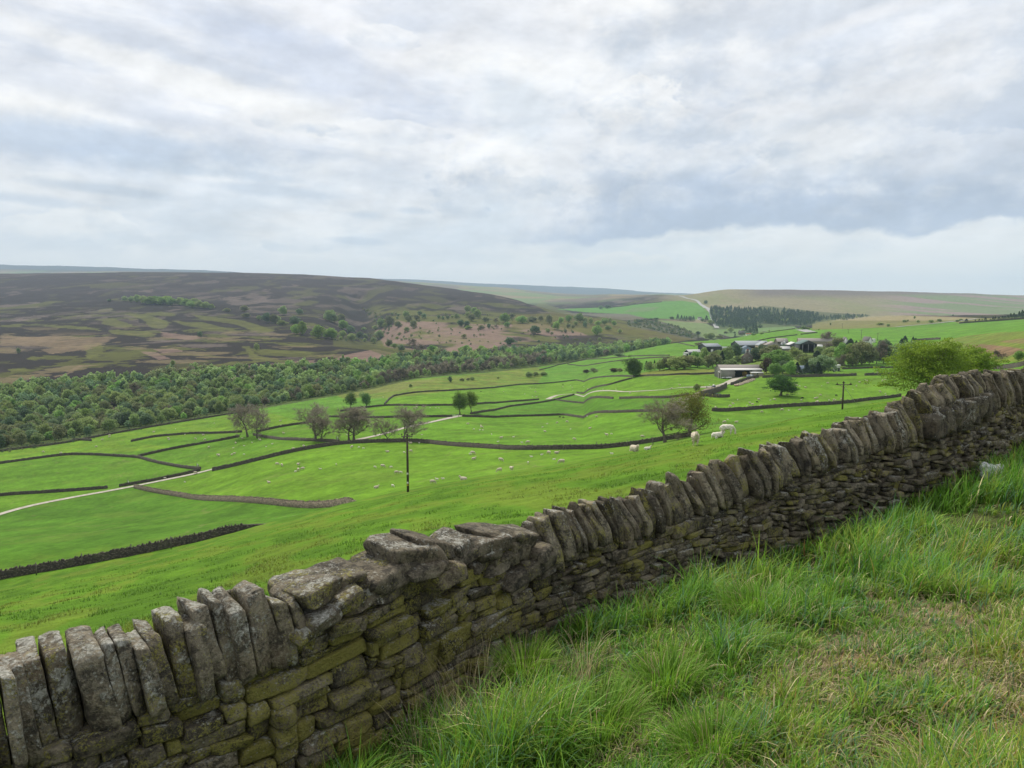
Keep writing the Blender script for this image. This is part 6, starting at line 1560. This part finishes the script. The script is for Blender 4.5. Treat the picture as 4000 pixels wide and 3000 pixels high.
for (sx, sy), k in ALL:
    if any(math.hypot(sx - a, (sy - b) * 1.4) < 3.5 for a, b in seen): continue
    seen.append((sx, sy)); p = P(sx, sy + 1, 105); kind = {0: 0, 1: 1, 2: 2, 3: 1 if SR.random() < .5 else 0}[k]; pose = 'lie' if k == 3 or SR.random() < .18 else ('graze' if SR.random() < .7 else 'look')
    if kind == 2: pose = 'graze'
    sc = {0: 1.12, 1: .72, 2: .95}[kind] * SR.uniform(.92, 1.1)
    what = {0: 'woolly white ewe', 1: 'small white lamb', 2: 'black sheep'}[kind] + {'lie': ' lying down ', 'graze': ' grazing ', 'look': ' standing with head up '}[pose]
    sheep(p, kind, pose, sc, SR.choice([0, math.pi]) + SR.normal(0, .5), what + area(sx, sy), {0: 'ewes grazing over the valley pastures', 1: 'lambs scattered over the valley pastures', 2: 'black sheep in the valley pastures'}[kind])

# ------------------------------------------------------------------ power poles
M_INS = simple('dark_insulator', (.05, .03, .025), rough=.3, bmp=0)
M_STEEL = simple('galvanised_steel', (.42, .43, .43), (.30, .31, .31), 8, .5, .6, .1, .005)
M_WHITE = simple('white_plate', (.75, .75, .72), (.65, .65, .62), 8, .6, 0, 0)
M_YEL = simple('yellow_plate', (.7, .5, .05), (.6, .42, .04), 8, .6, 0, 0)
def power_pole(p, top_z, arm, rz, label, plates=False, stay=None):
    root = add('power_pole', None, None, label, 'power pole', None, 'thing', tuple(p), rz); H = top_z - p[2]
    mb = MB(); mb.tube([(0, 0, -.5), (0, 0, H * .5), (0, 0, H)], [.165, .145, .12], 10); mb.build('pole', M_POLE, root, True)
    mb = MB(); mb.box((0, -.15, H - .35), (arm, .10, .12)); mb.tube([(-arm * .3, -.15, H - .38), (0, -.14, H - .95)], .025, 5); mb.tube([(arm * .3, -.15, H - .38), (0, -.14, H - .95)], .025, 5); mb.build('crossarm', M_WOODG, root)
    for x in (-arm * .46, 0, arm * .46):
        mb = MB(); z0 = H - .29 if x else H; y = -.15 if x else 0; mb.tube([(x, y, z0), (x, y, z0 + .10), (x, y, z0 + .12), (x, y, z0 + .20), (x, y, z0 + .22), (x, y, z0 + .30), (x, y, z0 + .36)], [.02, .02, .075, .08, .055, .06, .02], 8); mb.build('insulator', M_INS, root, True)
        if stay is not None:
            mb = MB(); mb.tube([(x - .28, y, z0 + .02), (x - .10, y, z0 + .05), (x + .10, y, z0 + .05), (x + .28, y, z0 + .02)], [.06, .085, .085, .06], 8); mb.build('insulator', M_INS, root, True)
    if plates:
        for z, m_, hh in ((1.25, M_WHITE, .26), (.95, M_YEL, .14), (2.45, M_WHITE, .26)):
            mb = MB(); mb.box((0, -.165, z), (.20, .012, hh)); mb.build('warning_plate', m_, root)
    if stay is not None:
        mb = MB(); mb.tube([(0, 0, H - .5), tuple(np.array(stay) - p)], .03, 5); mb.build('stay_wire', M_STEEL, root)
    return root
def zat(sy, y): return float(tt(sy)) * y
p = at(1594, 90, 1934); power_pole(p, zat(1694, p[1]), 44 / F * p[1], 0, 'tall dark wooden power pole with crossarm and white plates', True)
p = at(3291, 128, 1587); st = at(3345, 128, 1570); st[2] = zat(1570, 128) - .3; power_pole(p, zat(1495, 128), 58 / F * 128, 0, 'weathered power pole with a slanting stay wire at the right', False, st)
for sx, sy, hp, lab in ((3364, 1322, 34, 'thin distant pole in the far right pasture'), (3428, 1332, 32, 'second thin distant pole nearer the dark conifers'), (3290, 1283, 20, 'faint pole against the olive slope above the farm'), (3313, 1302, 16, 'faintest pole in the far right pasture')):
    p = P(sx, sy, 400); k = p[1] / F; root = add('power_pole', None, None, lab, 'power pole', None, 'thing', tuple(p)); H = hp * k
    mb = MB(); mb.tube([(0, 0, -.5), (0, 0, H)], [.2, .16], 6); mb.build('pole', M_WOODG, root); mb = MB(); mb.box((0, 0, H - .5), (2.6, .15, .2)); mb.build('crossarm', M_WOODG, root)

# ------------------------------------------------------------------ fence posts and gates
def post(p, h, label, group, lean=0):
    mb = MB(); mb.box((0, 0, h / 2 - .1), (.12, .12, h + .2)); mb.box((0, 0, h), (.10, .10, .04)); o = mb.build('fence_post', M_WOODG); tag(o, label, 'fence post', group, 'thing'); o.location = tuple(p); o.rotation_euler = (lean, 0, .3); return o
for (sx, sy, lab) in ((156, 2240, 'first thin fence post along the dark wall, at the left edge'), (333, 2205, 'second fence post along the dark left wall'), (524, 2168, 'third fence post along the dark left wall'), (678, 2138, 'fourth fence post along the dark left wall')):
    p = P(sx, sy, 60); p[1] -= .7; p[2] = float(ground(np.array([p[0]]), np.array([p[1]]))[0]); post(p, 1.75, lab, 'fence posts along the dark left wall')
for i, sx in enumerate((2800, 2870, 2925, 2985, 3055, 3125, 3160, 3195, 3225, 3255, 3310, 3350, 3400, 3450)):
    sy = float(np.interp(sx, [2782, 3000, 3160, 3290, 3400, 3520], [1607, 1596, 1587, 1579, 1564, 1551])); p = P(sx, sy, 105); post(p, 2.0, 'thin fence post against the wall below the oak pasture', 'fence posts along the oak pasture wall')
for sx in (1560, 1650, 1740, 1850, 1950, 2080, 2200, 2330, 2450, 2550):
    sy = float(np.interp(sx, [1471, 1648, 1810, 2014, 2217, 2420, 2610], [1730, 1730, 1747, 1760, 1759, 1747, 1737])); p = P(sx, sy, 105); post(p, 1.9, 'thin fence post against the longest wall', 'fence posts along the longest wall')
p = P(3507, 1546, 95); post(p, 1.4, 'white-topped short post at the end of the oak pasture wall', None)
def gate(a, b, label, ymin=100, posts=True, h=1.15):
    A, B = P(*a, ymin), P(*b, ymin); L = float(np.hypot(*(B - A)[:2])); 
    if L < 2.5 or L > 6: L = 3.4
    rz = math.atan2(B[1] - A[1], B[0] - A[0]); root = add('field_gate', None, None, label, 'gate', None, 'thing', tuple(A), rz)
    for k in range(5):
        mb = MB(); mb.tube([(.1, 0, .25 + k * h / 5), (L, 0, .25 + k * h / 5)], .035, 5); mb.build('rail', M_STEEL, root)
    mb = MB(); mb.tube([(.1, 0, .2), (.1, 0, h + .15)], .04, 5); mb.tube([(L, 0, .2), (L, 0, h + .15)], .04, 5); mb.tube([(.1, 0, .25), (L, 0, h)], .03, 5); mb.build('gate_frame', M_STEEL, root)
    if posts:
        for x in (-.08, L + .12): mb = MB(); mb.box((x, 0, .6), (.2, .2, 1.7)); mb.build('gate_post', M_WOODG, root)
gate((500, 1889), (523, 1908), 'silver metal field gate beside the pale gravel track')
gate((770, 1822), (786, 1832), 'metal gate at the pointed end of the curving wall')
gate((1316, 1717), (1338, 1729), 'metal gate near the feet of the third bare tree pair')
gate((1766, 1629), (1792, 1629), 'metal gate left of the green tree pair')
gate((2761, 1517), (2773, 1518), 'small hurdle gate beside the farm dirt track')

# white litter at the foot of the near wall
def litter():
    r = np.random.default_rng(21); G, Q = CG9, CQ9; n = G / np.linalg.norm(G, axis=1, keepdims=True) * (.6 + .4 * np.abs(G).max(1, keepdims=True))
    V = n * np.array([.20, .15, .13]); d = np.stack([fbm(V[:, 0] * 18 + i * 7 + V[:, 2] * 9, V[:, 1] * 18 + V[:, 2] * 14, 3, 500 + i) - .5 for i in range(3)], -1); V = V + d * .16
    y = 10.9; s = float(ss(3812, 1800)); x, y = s * y, y
    d_, u_ = wdist(np.array([x]), np.array([y])); m, t, b = mat('white_plastic_sack', .45); c = t.mix(t.ss(t.noise(objpos(t), 20, 5, .7), .45, .6), (.80, .80, .80), (.42, .43, .45)); t.l.new(c, b.inputs['Base Color'])
    nx, ny = wn(u_); wx_, wy_ = wxy(u_); x, y = float(wx_[0] + nx[0] * .75), float(wy_[0] + ny[0] * .75)
    z = float(ground(np.array([x]), np.array([y]))[0]) + .17
    add('plastic_sack', mesh_from('plastic_sack', V, Q, False, mats=[m]), None, 'crumpled white plastic sack lying in the grass at the wall foot', 'litter', None, 'thing', (x, y, z), .5)
litter()

# ------------------------------------------------------------------ the farm
M_TIMBER = simple('grey_timber_boarding', (.30, .285, .26), (.18, .17, .155), 5, stretch=(6, 6, .3)); M_TIMBER2 = simple('dark_boarding', (.07, .075, .08), (.04, .043, .047), 4, stretch=(5, 5, .3))
M_FIBRE = simple('fibre_cement_roof', (.36, .325, .30), (.25, .225, .205), 3, stretch=(5, .5, 1)); M_PALE = simple('pale_sheet_roof', (.66, .66, .64), (.48, .48, .46), 2, stretch=(5, .5, 1))
M_GREYR = simple('grey_sheet_roof', (.37, .40, .43), (.27, .29, .31), 2, stretch=(5, .5, 1)); M_BLUER = simple('blue_grey_sheet', (.20, .25, .31), (.14, .18, .23), 2, stretch=(4, .5, 1)); M_GREENR = simple('green_grey_sheet', (.15, .21, .20), (.10, .15, .145), 2, stretch=(5, .5, 1))
M_HSTONE = simple('house_stone', (.17, .15, .12), (.07, .06, .05), 4); M_BUFF = simple('buff_stone', (.36, .31, .23), (.24, .2, .15), 2); M_SLATE = simple('stone_slates', (.19, .18, .17), (.11, .105, .1), 4)
M_DARKIN = simple('dark_interior', (.012, .012, .012), bmp=0); M_RED = simple('red_chimney_pot', (.34, .10, .05), (.25, .08, .04), 6); M_WALLW = simple('white_render', (.75, .74, .70), (.62, .61, .57), 2)
M_GLASSY = simple('window_glass', (.03, .035, .04), rough=.15, bmp=0)
def building(sx, sy, wpx, depth, eave, ridge, wall, roof, label, name='farm_shed', rz=0., ends=True, openfront=None, door=None, windows=0, chimneys=(), ymin=300, posts=0, over=.35, cat='shed', axis='x', Y=None):
    """a gabled building; sx,sy = middle of the foot of its front; ridge runs along its x, or towards us with axis='y'"""
    p = P(sx, sy, ymin) if Y is None else at(sx, Y, sy); k = p[1] / F; W = wpx * k; D = depth
    root = add(name, None, None, label, cat, None, 'thing', tuple(p), rz - math.atan2(p[0], p[1]) * .35)
    if axis == 'y': prof = [(-W / 2, -1), (W / 2, -1), (W / 2, eave), (0, ridge), (-W / 2, eave)]
    mb = MB()
    if axis == 'y':
        if openfront:
            mb.box((-W / 2 + .1, D / 2, eave / 2 - .4), (.2, D, eave + .8)); mb.box((W / 2 - .1, D / 2, eave / 2 - .4), (.2, D, eave + .8)); mb.prism([(-W / 2, eave * .55), (W / 2, eave * .55), (W / 2, eave), (0, ridge), (-W / 2, eave)] if openfront == 'high' else prof, D - .2, D); mb.prism([(-W / 2, eave), (W / 2, eave), (0, ridge)], 0.02, .2)
            mb.box((0, D - .4, eave / 2 - .4), (W - .5, .2, eave + .8))
        else: mb.prism(prof, 0, D)
    else:
        v = [(x, y, z) for x in (-W / 2, W / 2) for (y, z) in ((0, -1), (D, -1), (D, eave), (D / 2, ridge), (0, eave))]
        f5 = [[0, 1, 2, 3, 4], [5, 6, 7, 8, 9]]; q = [[0, 4, 9, 5], [1, 6, 7, 2]]; t = [[0, 2, 1], [0, 3, 2], [0, 4, 3], [5, 6, 7], [5, 7, 8], [5, 8, 9]]
        if openfront: q = q[1:]
        mb.add(v, q, t)
    mb.build('wall', wall, root)
    mb = MB(); o_ = over; th = .14
    if axis == 'y':
        for s in (-1, 1):
            e = (s * (W / 2 + o_), eave - o_ * (ridge - eave) / (W / 2) + .03); mb.add([(0, -o_, ridge + .03), (0, D + o_, ridge + .03), (e[0], D + o_, e[1]), (e[0], -o_, e[1]), (0, -o_, ridge + .03 + th), (0, D + o_, ridge + .03 + th), (e[0], D + o_, e[1] + th), (e[0], -o_, e[1] + th)], [[0, 1, 2, 3], [4, 7, 6, 5], [3, 2, 6, 7], [0, 3, 7, 4], [1, 5, 6, 2]])
    else:
        for s in (-1, 1):
            ye = D / 2 + s * (D / 2 + o_); ze = eave - o_ * (ridge - eave) / (D / 2) + .03; x0 = W / 2 + o_; mb.add([(-x0, D / 2, ridge + .03), (x0, D / 2, ridge + .03), (x0, ye, ze), (-x0, ye, ze), (-x0, D / 2, ridge + .03 + th), (x0, D / 2, ridge + .03 + th), (x0, ye, ze + th), (-x0, ye, ze + th)], [[0, 1, 2, 3], [4, 7, 6, 5], [3, 2, 6, 7], [0, 3, 7, 4], [1, 5, 6, 2]])
    rf = mb.build('roof', roof, root)
    if openfront:
        if axis == 'x':
            mb = MB(); mb.box((0, D * .5, .05), (W - .4, D * .9, .1)); mb.box((0, D * .93, eave / 2), (W - .4, .1, eave)); mb.build('dark_interior', M_DARKIN, root)
            for (x0, x1) in openfront: mb = MB(); mb.box(((x0 + x1) / 2 * W - W / 2, .06, eave / 2 - .3), ((x1 - x0) * W, .12, eave + .6)); mb.build('front_boarding', wall, root)
        for i in range(posts):
            x = -W / 2 + W * (i + .5) / posts if posts > 1 else 0; mb = MB(); mb.box((x, .1, eave / 2 - .4), (.28, .28, eave + .8)); mb.build('post', M_STEEL, root)
    if door:
        for (x, w_, h_, m_) in door: mb = MB(); mb.box((x * W, -.03, h_ / 2), (w_, .08, h_)); mb.build('door', m_, root)
    for i in range(windows):
        for z in ((1.2, 3.6) if eave > 4.5 else (1.3,)):
            x = -W / 2 + W * (i + .7) / (windows + .4); mb = MB(); mb.box((x, -.02, z + .5), (.95, .07, 1.15)); fr = mb.build('window', M_WALLW, root); mb = MB(); mb.box((x, -.06, z + .5), (.75, .03, .95)); mb.build('pane', M_GLASSY, fr)
    for (x, y) in chimneys:
        mb = MB(); mb.box((x * W, y * D, ridge + .4), (1.3, .9, 2.2)); ch = mb.build('chimney', M_HSTONE, rf)
        for dx in (-.35, .05, .42): mb = MB(); mb.tube([(x * W + dx, y * D, ridge + 1.45), (x * W + dx, y * D, ridge + 2.1)], [.17, .14], 7); mb.build('chimney_pot', M_RED, ch)
    return root
def silo(sx, sy, hpx, wpx, m_, label, legs=False, ymin=400, Y=None):
    p = P(sx, sy, ymin) if Y is None else at(sx, Y, sy); k = p[1] / F; H, R_ = hpx * k, wpx * k / 2; root = add('feed_silo', None, None, label, 'silo', None, 'thing', tuple(p)); z0 = H * .28 if legs else 0
    mb = MB(); pts = [(0, 0, z0 * .35), (0, 0, z0), (0, 0, H * .82)] if legs else [(0, 0, -.3), (0, 0, 0), (0, 0, H * .82)]; mb.tube(pts, [R_ * .25 if legs else R_, R_, R_], 16); mb.build('drum', m_, root, True)
    mb = MB(); mb.tube([(0, 0, H * .82), (0, 0, H * .96), (0, 0, H)], [R_ * 1.06, R_ * .3, R_ * .2], 16); mb.build('cone_roof', M_PALE, root, True)
    if legs:
        for i in range(4): a = i * math.pi / 2 + .6; mb = MB(); mb.tube([(math.cos(a) * R_ * .9, math.sin(a) * R_ * .9, -.3), (math.cos(a) * R_ * .9, math.sin(a) * R_ * .9, z0 + .3)], .08, 5); mb.build('leg', M_STEEL, root)
# big barn with the open bay, then the rest
pb = P(2890, 1474, 300); print('BARN Y', pb[1])
barn_ = building(2896, 1473, 160, 15, 4.4, 7.0, M_TIMBER, M_FIBRE, 'long weathered timber barn with a dark open bay below the farm', 'barn', .10, openfront=[(0, .34), (.76, 1)], cat='barn', ymin=300)
kb = 160 / F * pb[1]; mb = MB(); sl2 = (7.0 - 4.4) / 7.5; mb.add([(-kb / 2 - .4, -.55, 4.4 - .55 * sl2 + .24), (kb / 2 + .4, -.55, 4.4 - .55 * sl2 + .24), (kb / 2 + .4, 2.1, 4.4 + 2.1 * sl2 + .24), (-kb / 2 - .4, 2.1, 4.4 + 2.1 * sl2 + .24), (-kb / 2 - .4, -.55, 4.4 - .55 * sl2 + .19), (kb / 2 + .4, -.55, 4.4 - .55 * sl2 + .19), (kb / 2 + .4, 2.1, 4.4 + 2.1 * sl2 + .19), (-kb / 2 - .4, 2.1, 4.4 + 2.1 * sl2 + .19)], [[0, 1, 2, 3], [4, 7, 6, 5], [0, 4, 5, 1], [1, 5, 6, 2], [2, 6, 7, 3], [3, 7, 4, 0]]); mb.build('roof_sheet', M_PALE, barn_)
building(2840, 1478, 62, 3.2, 3.6, 4.0, M_TIMBER, M_PALE, 'grey boarded lean-to with pale roof edge at the left end of the barn', 'lean_to', .05, door=[(.1, 1.9, 1.8, M_DARKIN)], axis='x', over=.2)
building(2958, 1471, 44, 4, 2.2, 2.5, M_BUFF, M_PALE, 'flat pale-roofed outhouse at the right end of the barn', 'outhouse', 0, windows=1, cat='outbuilding')
building(2917, 1420, 42, 12, 5.0, 8.6, M_HSTONE, M_SLATE, 'dark stone farmhouse gable with two chimneys behind the barn', 'farmhouse', -.25, axis='y', windows=2, chimneys=((0, .12), (-.0, .9)), cat='house', ymin=400)
building(2716, 1388, 54, 9, 3.0, 5.0, M_TIMBER2, M_PALE, 'low shed with a bright white roof at the left of the farm', rz=.35, ymin=480)
building(2683, 1391, 16, 5, 2.6, 3, M_WALLW, M_PALE, 'small white lean-to left of the white-roofed shed', rz=.2, door=[(.1, 1.5, 2, M_DARKIN)], ymin=480)
building(2788, 1377, 64, 20, 6.0, 8.6, M_TIMBER2, M_GREYR, 'dark shed with grey roof beside the leftmost silo', rz=.25, door=[(-.3, 4, 5, M_DARKIN), (-.12, 2.5, 3.2, M_WALLW)], ymin=480)
building(2837, 1375, 26, 9, 3, 5, M_HSTONE, M_GREYR, 'small grey shed between two larger dark sheds', ymin=480)
building(2948, 1367, 124, 26, 4.6, 8.2, M_TIMBER2, M_GREYR, 'very long low dark shed at the middle of the farm', rz=.12, ymin=520, door=[(-.1, 10, 3.4, M_DARKIN)])
building(2919, 1380, 46, 10, 4.0, 6.6, M_BLUER, M_BLUER, 'blue-grey gabled shed with a pale door in front of the long shed', axis='y', door=[(.02, 4, 3.4, M_WALLW)], ymin=480)
building(2990, 1367, 50, 16, 4.2, 7.4, M_BUFF, M_GREYR, 'shed with grey gable behind the round tank', axis='y', ymin=560)
building(3023, 1366, 56, 14, 4.2, 7.0, M_TIMBER, M_FIBRE, 'brown roofed gabled shed left of the twin silos', axis='y', ymin=560)
building(3058, 1352, 40, 14, 4.2, 7.2, M_HSTONE, M_FIBRE, 'brown roof rising behind the twin silos', axis='x', ymin=640)
building(2999, 1378, 28, 8, 3.2, 4.8, M_BLUER, M_PALE, 'small pale blue shed with white roof among the trees', axis='y', ymin=480)
building(3066, 1378, 42, 9, 3.2, 5.0, M_HSTONE, M_PALE, 'white-roofed shed under the twin silos', ymin=500)
building(3104, 1368, 40, 14, 4.6, 6.8, M_TIMBER2, M_PALE, 'black boarded shed with white roof left of the open-fronted shed', axis='y', ymin=560)
building(3157, 1378, 64, 18, 7.0, 10.2, M_TIMBER2, M_GREENR, 'open-fronted shed with grey-green roof and three posts', axis='y', openfront='full', posts=3, ymin=480)
building(3190, 1352, 132, 10, 4.4, 7.0, M_BUFF, M_FIBRE, 'long buff stone range behind the open-fronted shed', 'stone_barn', -.05, ymin=640, cat='barn', windows=4)
building(3201, 1362, 24, 6, 1.6, 3.4, M_WALLW, M_WALLW, 'low white rounded cover beside the open-fronted shed', 'poly_tunnel', ymin=560)
building(3271, 1450, 20, 4, 3.6, 4.0, M_WALLW, M_PALE, 'little white-roofed hut at the end of the farm trees', 'hut', door=[(.25, 1, 2.2, M_DARKIN)], ymin=300)
building(3148, 1457, 52, 7, 2.4, 4.2, M_GREYR, M_BLUER, 'pale blue-grey roof half hidden by dark conifers', 'greenhouse', ymin=300)
building(3304, 1352, 16, 8, 5.0, 8.0, M_WALLW, M_SLATE, 'white gable end showing above the farm trees', 'house', axis='y', ymin=500, cat='house')
building(3399, 1352, 17, 8, 5.0, 8.2, M_WALLW, M_SLATE, 'white gabled house among the dark conifers', 'house', axis='y', ymin=500, cat='house', rz=.4)
building(3414, 1338, 11, 5, 3.0, 3.3, M_WALLW, M_WALLW, 'tiny white box beside the white gabled house', 'caravan', ymin=600, cat='caravan')
building(2734, 1250, 14, 8, 6, 9, M_WALLW, M_SLATE, 'white house among the conifers on the far green hill', 'house', ymin=1500, cat='house', windows=2)
building(2898, 1308, 22, 10, 4.5, 9, M_HSTONE, M_SLATE, 'grey stone house in the hollow beyond the pasture', 'house', ymin=1000, cat='house', chimneys=((-.4, .5),))
building(2926, 1310, 20, 6, 2.2, 3.0, M_WALLW, M_RED, 'low white building beside the stone house in the hollow', 'outhouse', ymin=1000, cat='outbuilding')
silo(2735, 1370, 24, 12, M_GREYR, 'grey silo with a pointed cap left of the farm sheds', True, 480)
silo(2943, 1366, 24, 11, M_STEEL, 'round steel tank against the long dark shed', False, 480)
silo(3055, 1357, 22, 10, M_STEEL, 'shorter of the twin steel silos', True, 560); silo(3065, 1357, 30, 9, M_STEEL, 'taller of the twin steel silos', True, 560)
def trailer(sx, sy, wpx, hpx, m_, label, name='trailer', wheels=2, ymin=300):
    p = P(sx, sy, ymin); k = p[1] / F; W, H = wpx * k, hpx * k; root = add(name, None, None, label, name.replace('_', ' '), None, 'thing', tuple(p), .1)
    mb = MB(); mb.box((0, 0, .35 + H * .45), (W, 2.0, H * .8)); mb.box((W * .05, 0, .35 + H * .87), (W * .8, 1.8, .12)); mb.build('body', m_, root)
    for x in ([-W * .15, W * .15] if wheels == 2 else [0]):
        for y in (-1.05, 1.05): mb = MB(); mb.tube([(x, y - .12, .35), (x, y + .12, .35)], .36, 10); mb.build('wheel', M_DARKIN, root)
    mb = MB(); mb.tube([(W / 2, 0, .5), (W / 2 + 1.1, 0, .45)], .05, 5); mb.build('drawbar', M_STEEL, root)
    return root
t_ = trailer(2930, 1476, 24, 11, M_BLUER, 'blue-grey livestock trailer with a white panel outside the barn', 'livestock_trailer'); mb = MB(); mb.box((.3, -1.02, 1.3), (1.3, .04, 1.1)); mb.build('panel', M_WHITE, t_)
trailer(2846, 1479, 22, 5, M_WHITE, 'flat white trailer parked against the lean-to boarding', 'trailer'); trailer(2824, 1479, 14, 4, M_WHITE, 'short white trailer left of the flat white one', 'trailer')
def hut(sx, sy, wpx, label):
    p = P(sx, sy, 200); k = p[1] / F; W = wpx * k; root = add('sheep_feeder', None, None, label, 'feeder', None, 'thing', tuple(p), .3)
    mb = MB(); mb.box((0, 0, .55), (W * .8, 1.1, .9)); mb.build('bin', M_BLUER, root); mb = MB(); mb.prism([(-W / 2, .95), (W / 2, .95), (0, 1.5)], -.7, .7); mb.build('lid', M_PALE, root)
hut(2789, 1513, 12, 'small grey feeder with pitched lid beside the pale farm track')
for dx, lab in ((0, 'dark green trough lying below the tall farm wall'), (7, 'second dark green trough, lying right of the first')):
    p = P(2798 + dx, 1541, 200); mb = MB(); mb.prism([(-.35, 0), (.35, 0), (.5, .45), (.42, .45), (.3, .08), (-.3, .08), (-.42, .45), (-.5, .45)], -1.6, 1.6); o = mb.build('trough', simple('green_plastic', (.02, .09, .06), rough=.5, bmp=0)); tag(o, lab, 'trough', None, 'thing'); o.location = tuple(p); o.rotation_euler = (0, 0, .75)
# small blue quad bike on the track behind the round-headed bare tree
p = P(1645, 1657, 150); root = add('quad_bike', None, None, 'tiny dark quad bike on the track right of the bare trees', 'quad bike', None, 'thing', tuple(p), .5)
mb = MB(); mb.box((0, 0, .62), (1.5, .55, .35)); mb.box((-.25, 0, .86), (.7, .35, .16)); mb.tube([(.45, -.4, 1.05), (.4, 0, .95), (.45, .4, 1.05)], .03, 5); mb.build('body', M_BLUER, root)
for x in (-.55, .55):
    for y in (-.42, .42): mb = MB(); mb.tube([(x, y - .12, .3), (x, y + .12, .3)], .3, 10); mb.build('wheel', M_DARKIN, root)
# pale rubble strip by the farm wall, and bales
def rubble():
    r = np.random.default_rng(4); V = []; Q = []; n0 = 0
    for i in range(420):
        f = r.random(); a = np.array(F1([(1560, 1135)])[0]) * (1 - f) + np.array(F1([(1900, 1015)])[0]) * f; p = P(a[0] + r.normal(0, 3.5), a[1] + r.normal(0, 1.6), 200); v, q = rock(r, r.uniform(.3, .9, 3), 4, .25, .15, .05, 2); V.append(v + p + np.array([0, 0, .2])); Q.append(q + n0); n0 += len(v)
    add('rubble', mesh_from('rubble', np.concatenate(V), np.concatenate(Q), mats=[M_BUFF]), kind='stuff', label='strip of pale stone rubble below the farm wall')
rubble()
for i, lab in enumerate(('pink-wrapped bale at the end of the rubble strip', 'second pink-wrapped bale beside the first')):
    p = P(2873 + i * 8, 1509, 200); mb = MB(); mb.tube([(0, -.6, .62), (0, -.5, .62), (0, .5, .62), (0, .6, .62)], [.5, .62, .62, .5], 14); o = mb.build('wrapped_bale', simple('pink_wrap', (.55, .38, .30), rough=.5, bmp=0), smooth=True); tag(o, lab, 'bale', None, 'thing'); o.location = tuple(p); o.rotation_euler = (0, 0, .4)

# ------------------------------------------------------------------ air
def build_haze():
    m = bpy.data.materials.new('haze'); m.use_nodes = True; t = NT(m.node_tree); t.n.clear()
    v = t.new('ShaderNodeVolumePrincipled'); v.inputs['Color'].default_value = (.62, .80, 1, 1); v.inputs['Density'].default_value = 6.8e-5
    v.inputs['Anisotropy'].default_value = .0
    out = t.new('ShaderNodeOutputMaterial'); t.l.new(v.outputs[0], out.inputs['Volume'])
    zmin = float(min(HG.min(), -120)) - 1
    zmax = float(HG.max()) + 30
    mb = MB(); mb.box((0, 7000, (zmin + zmax) / 2), (60000, 16000, zmax - zmin))
    o = mb.build('haze', m, kind='stuff', label='thin pale blue haze over the far moors')
    return o
build_haze()
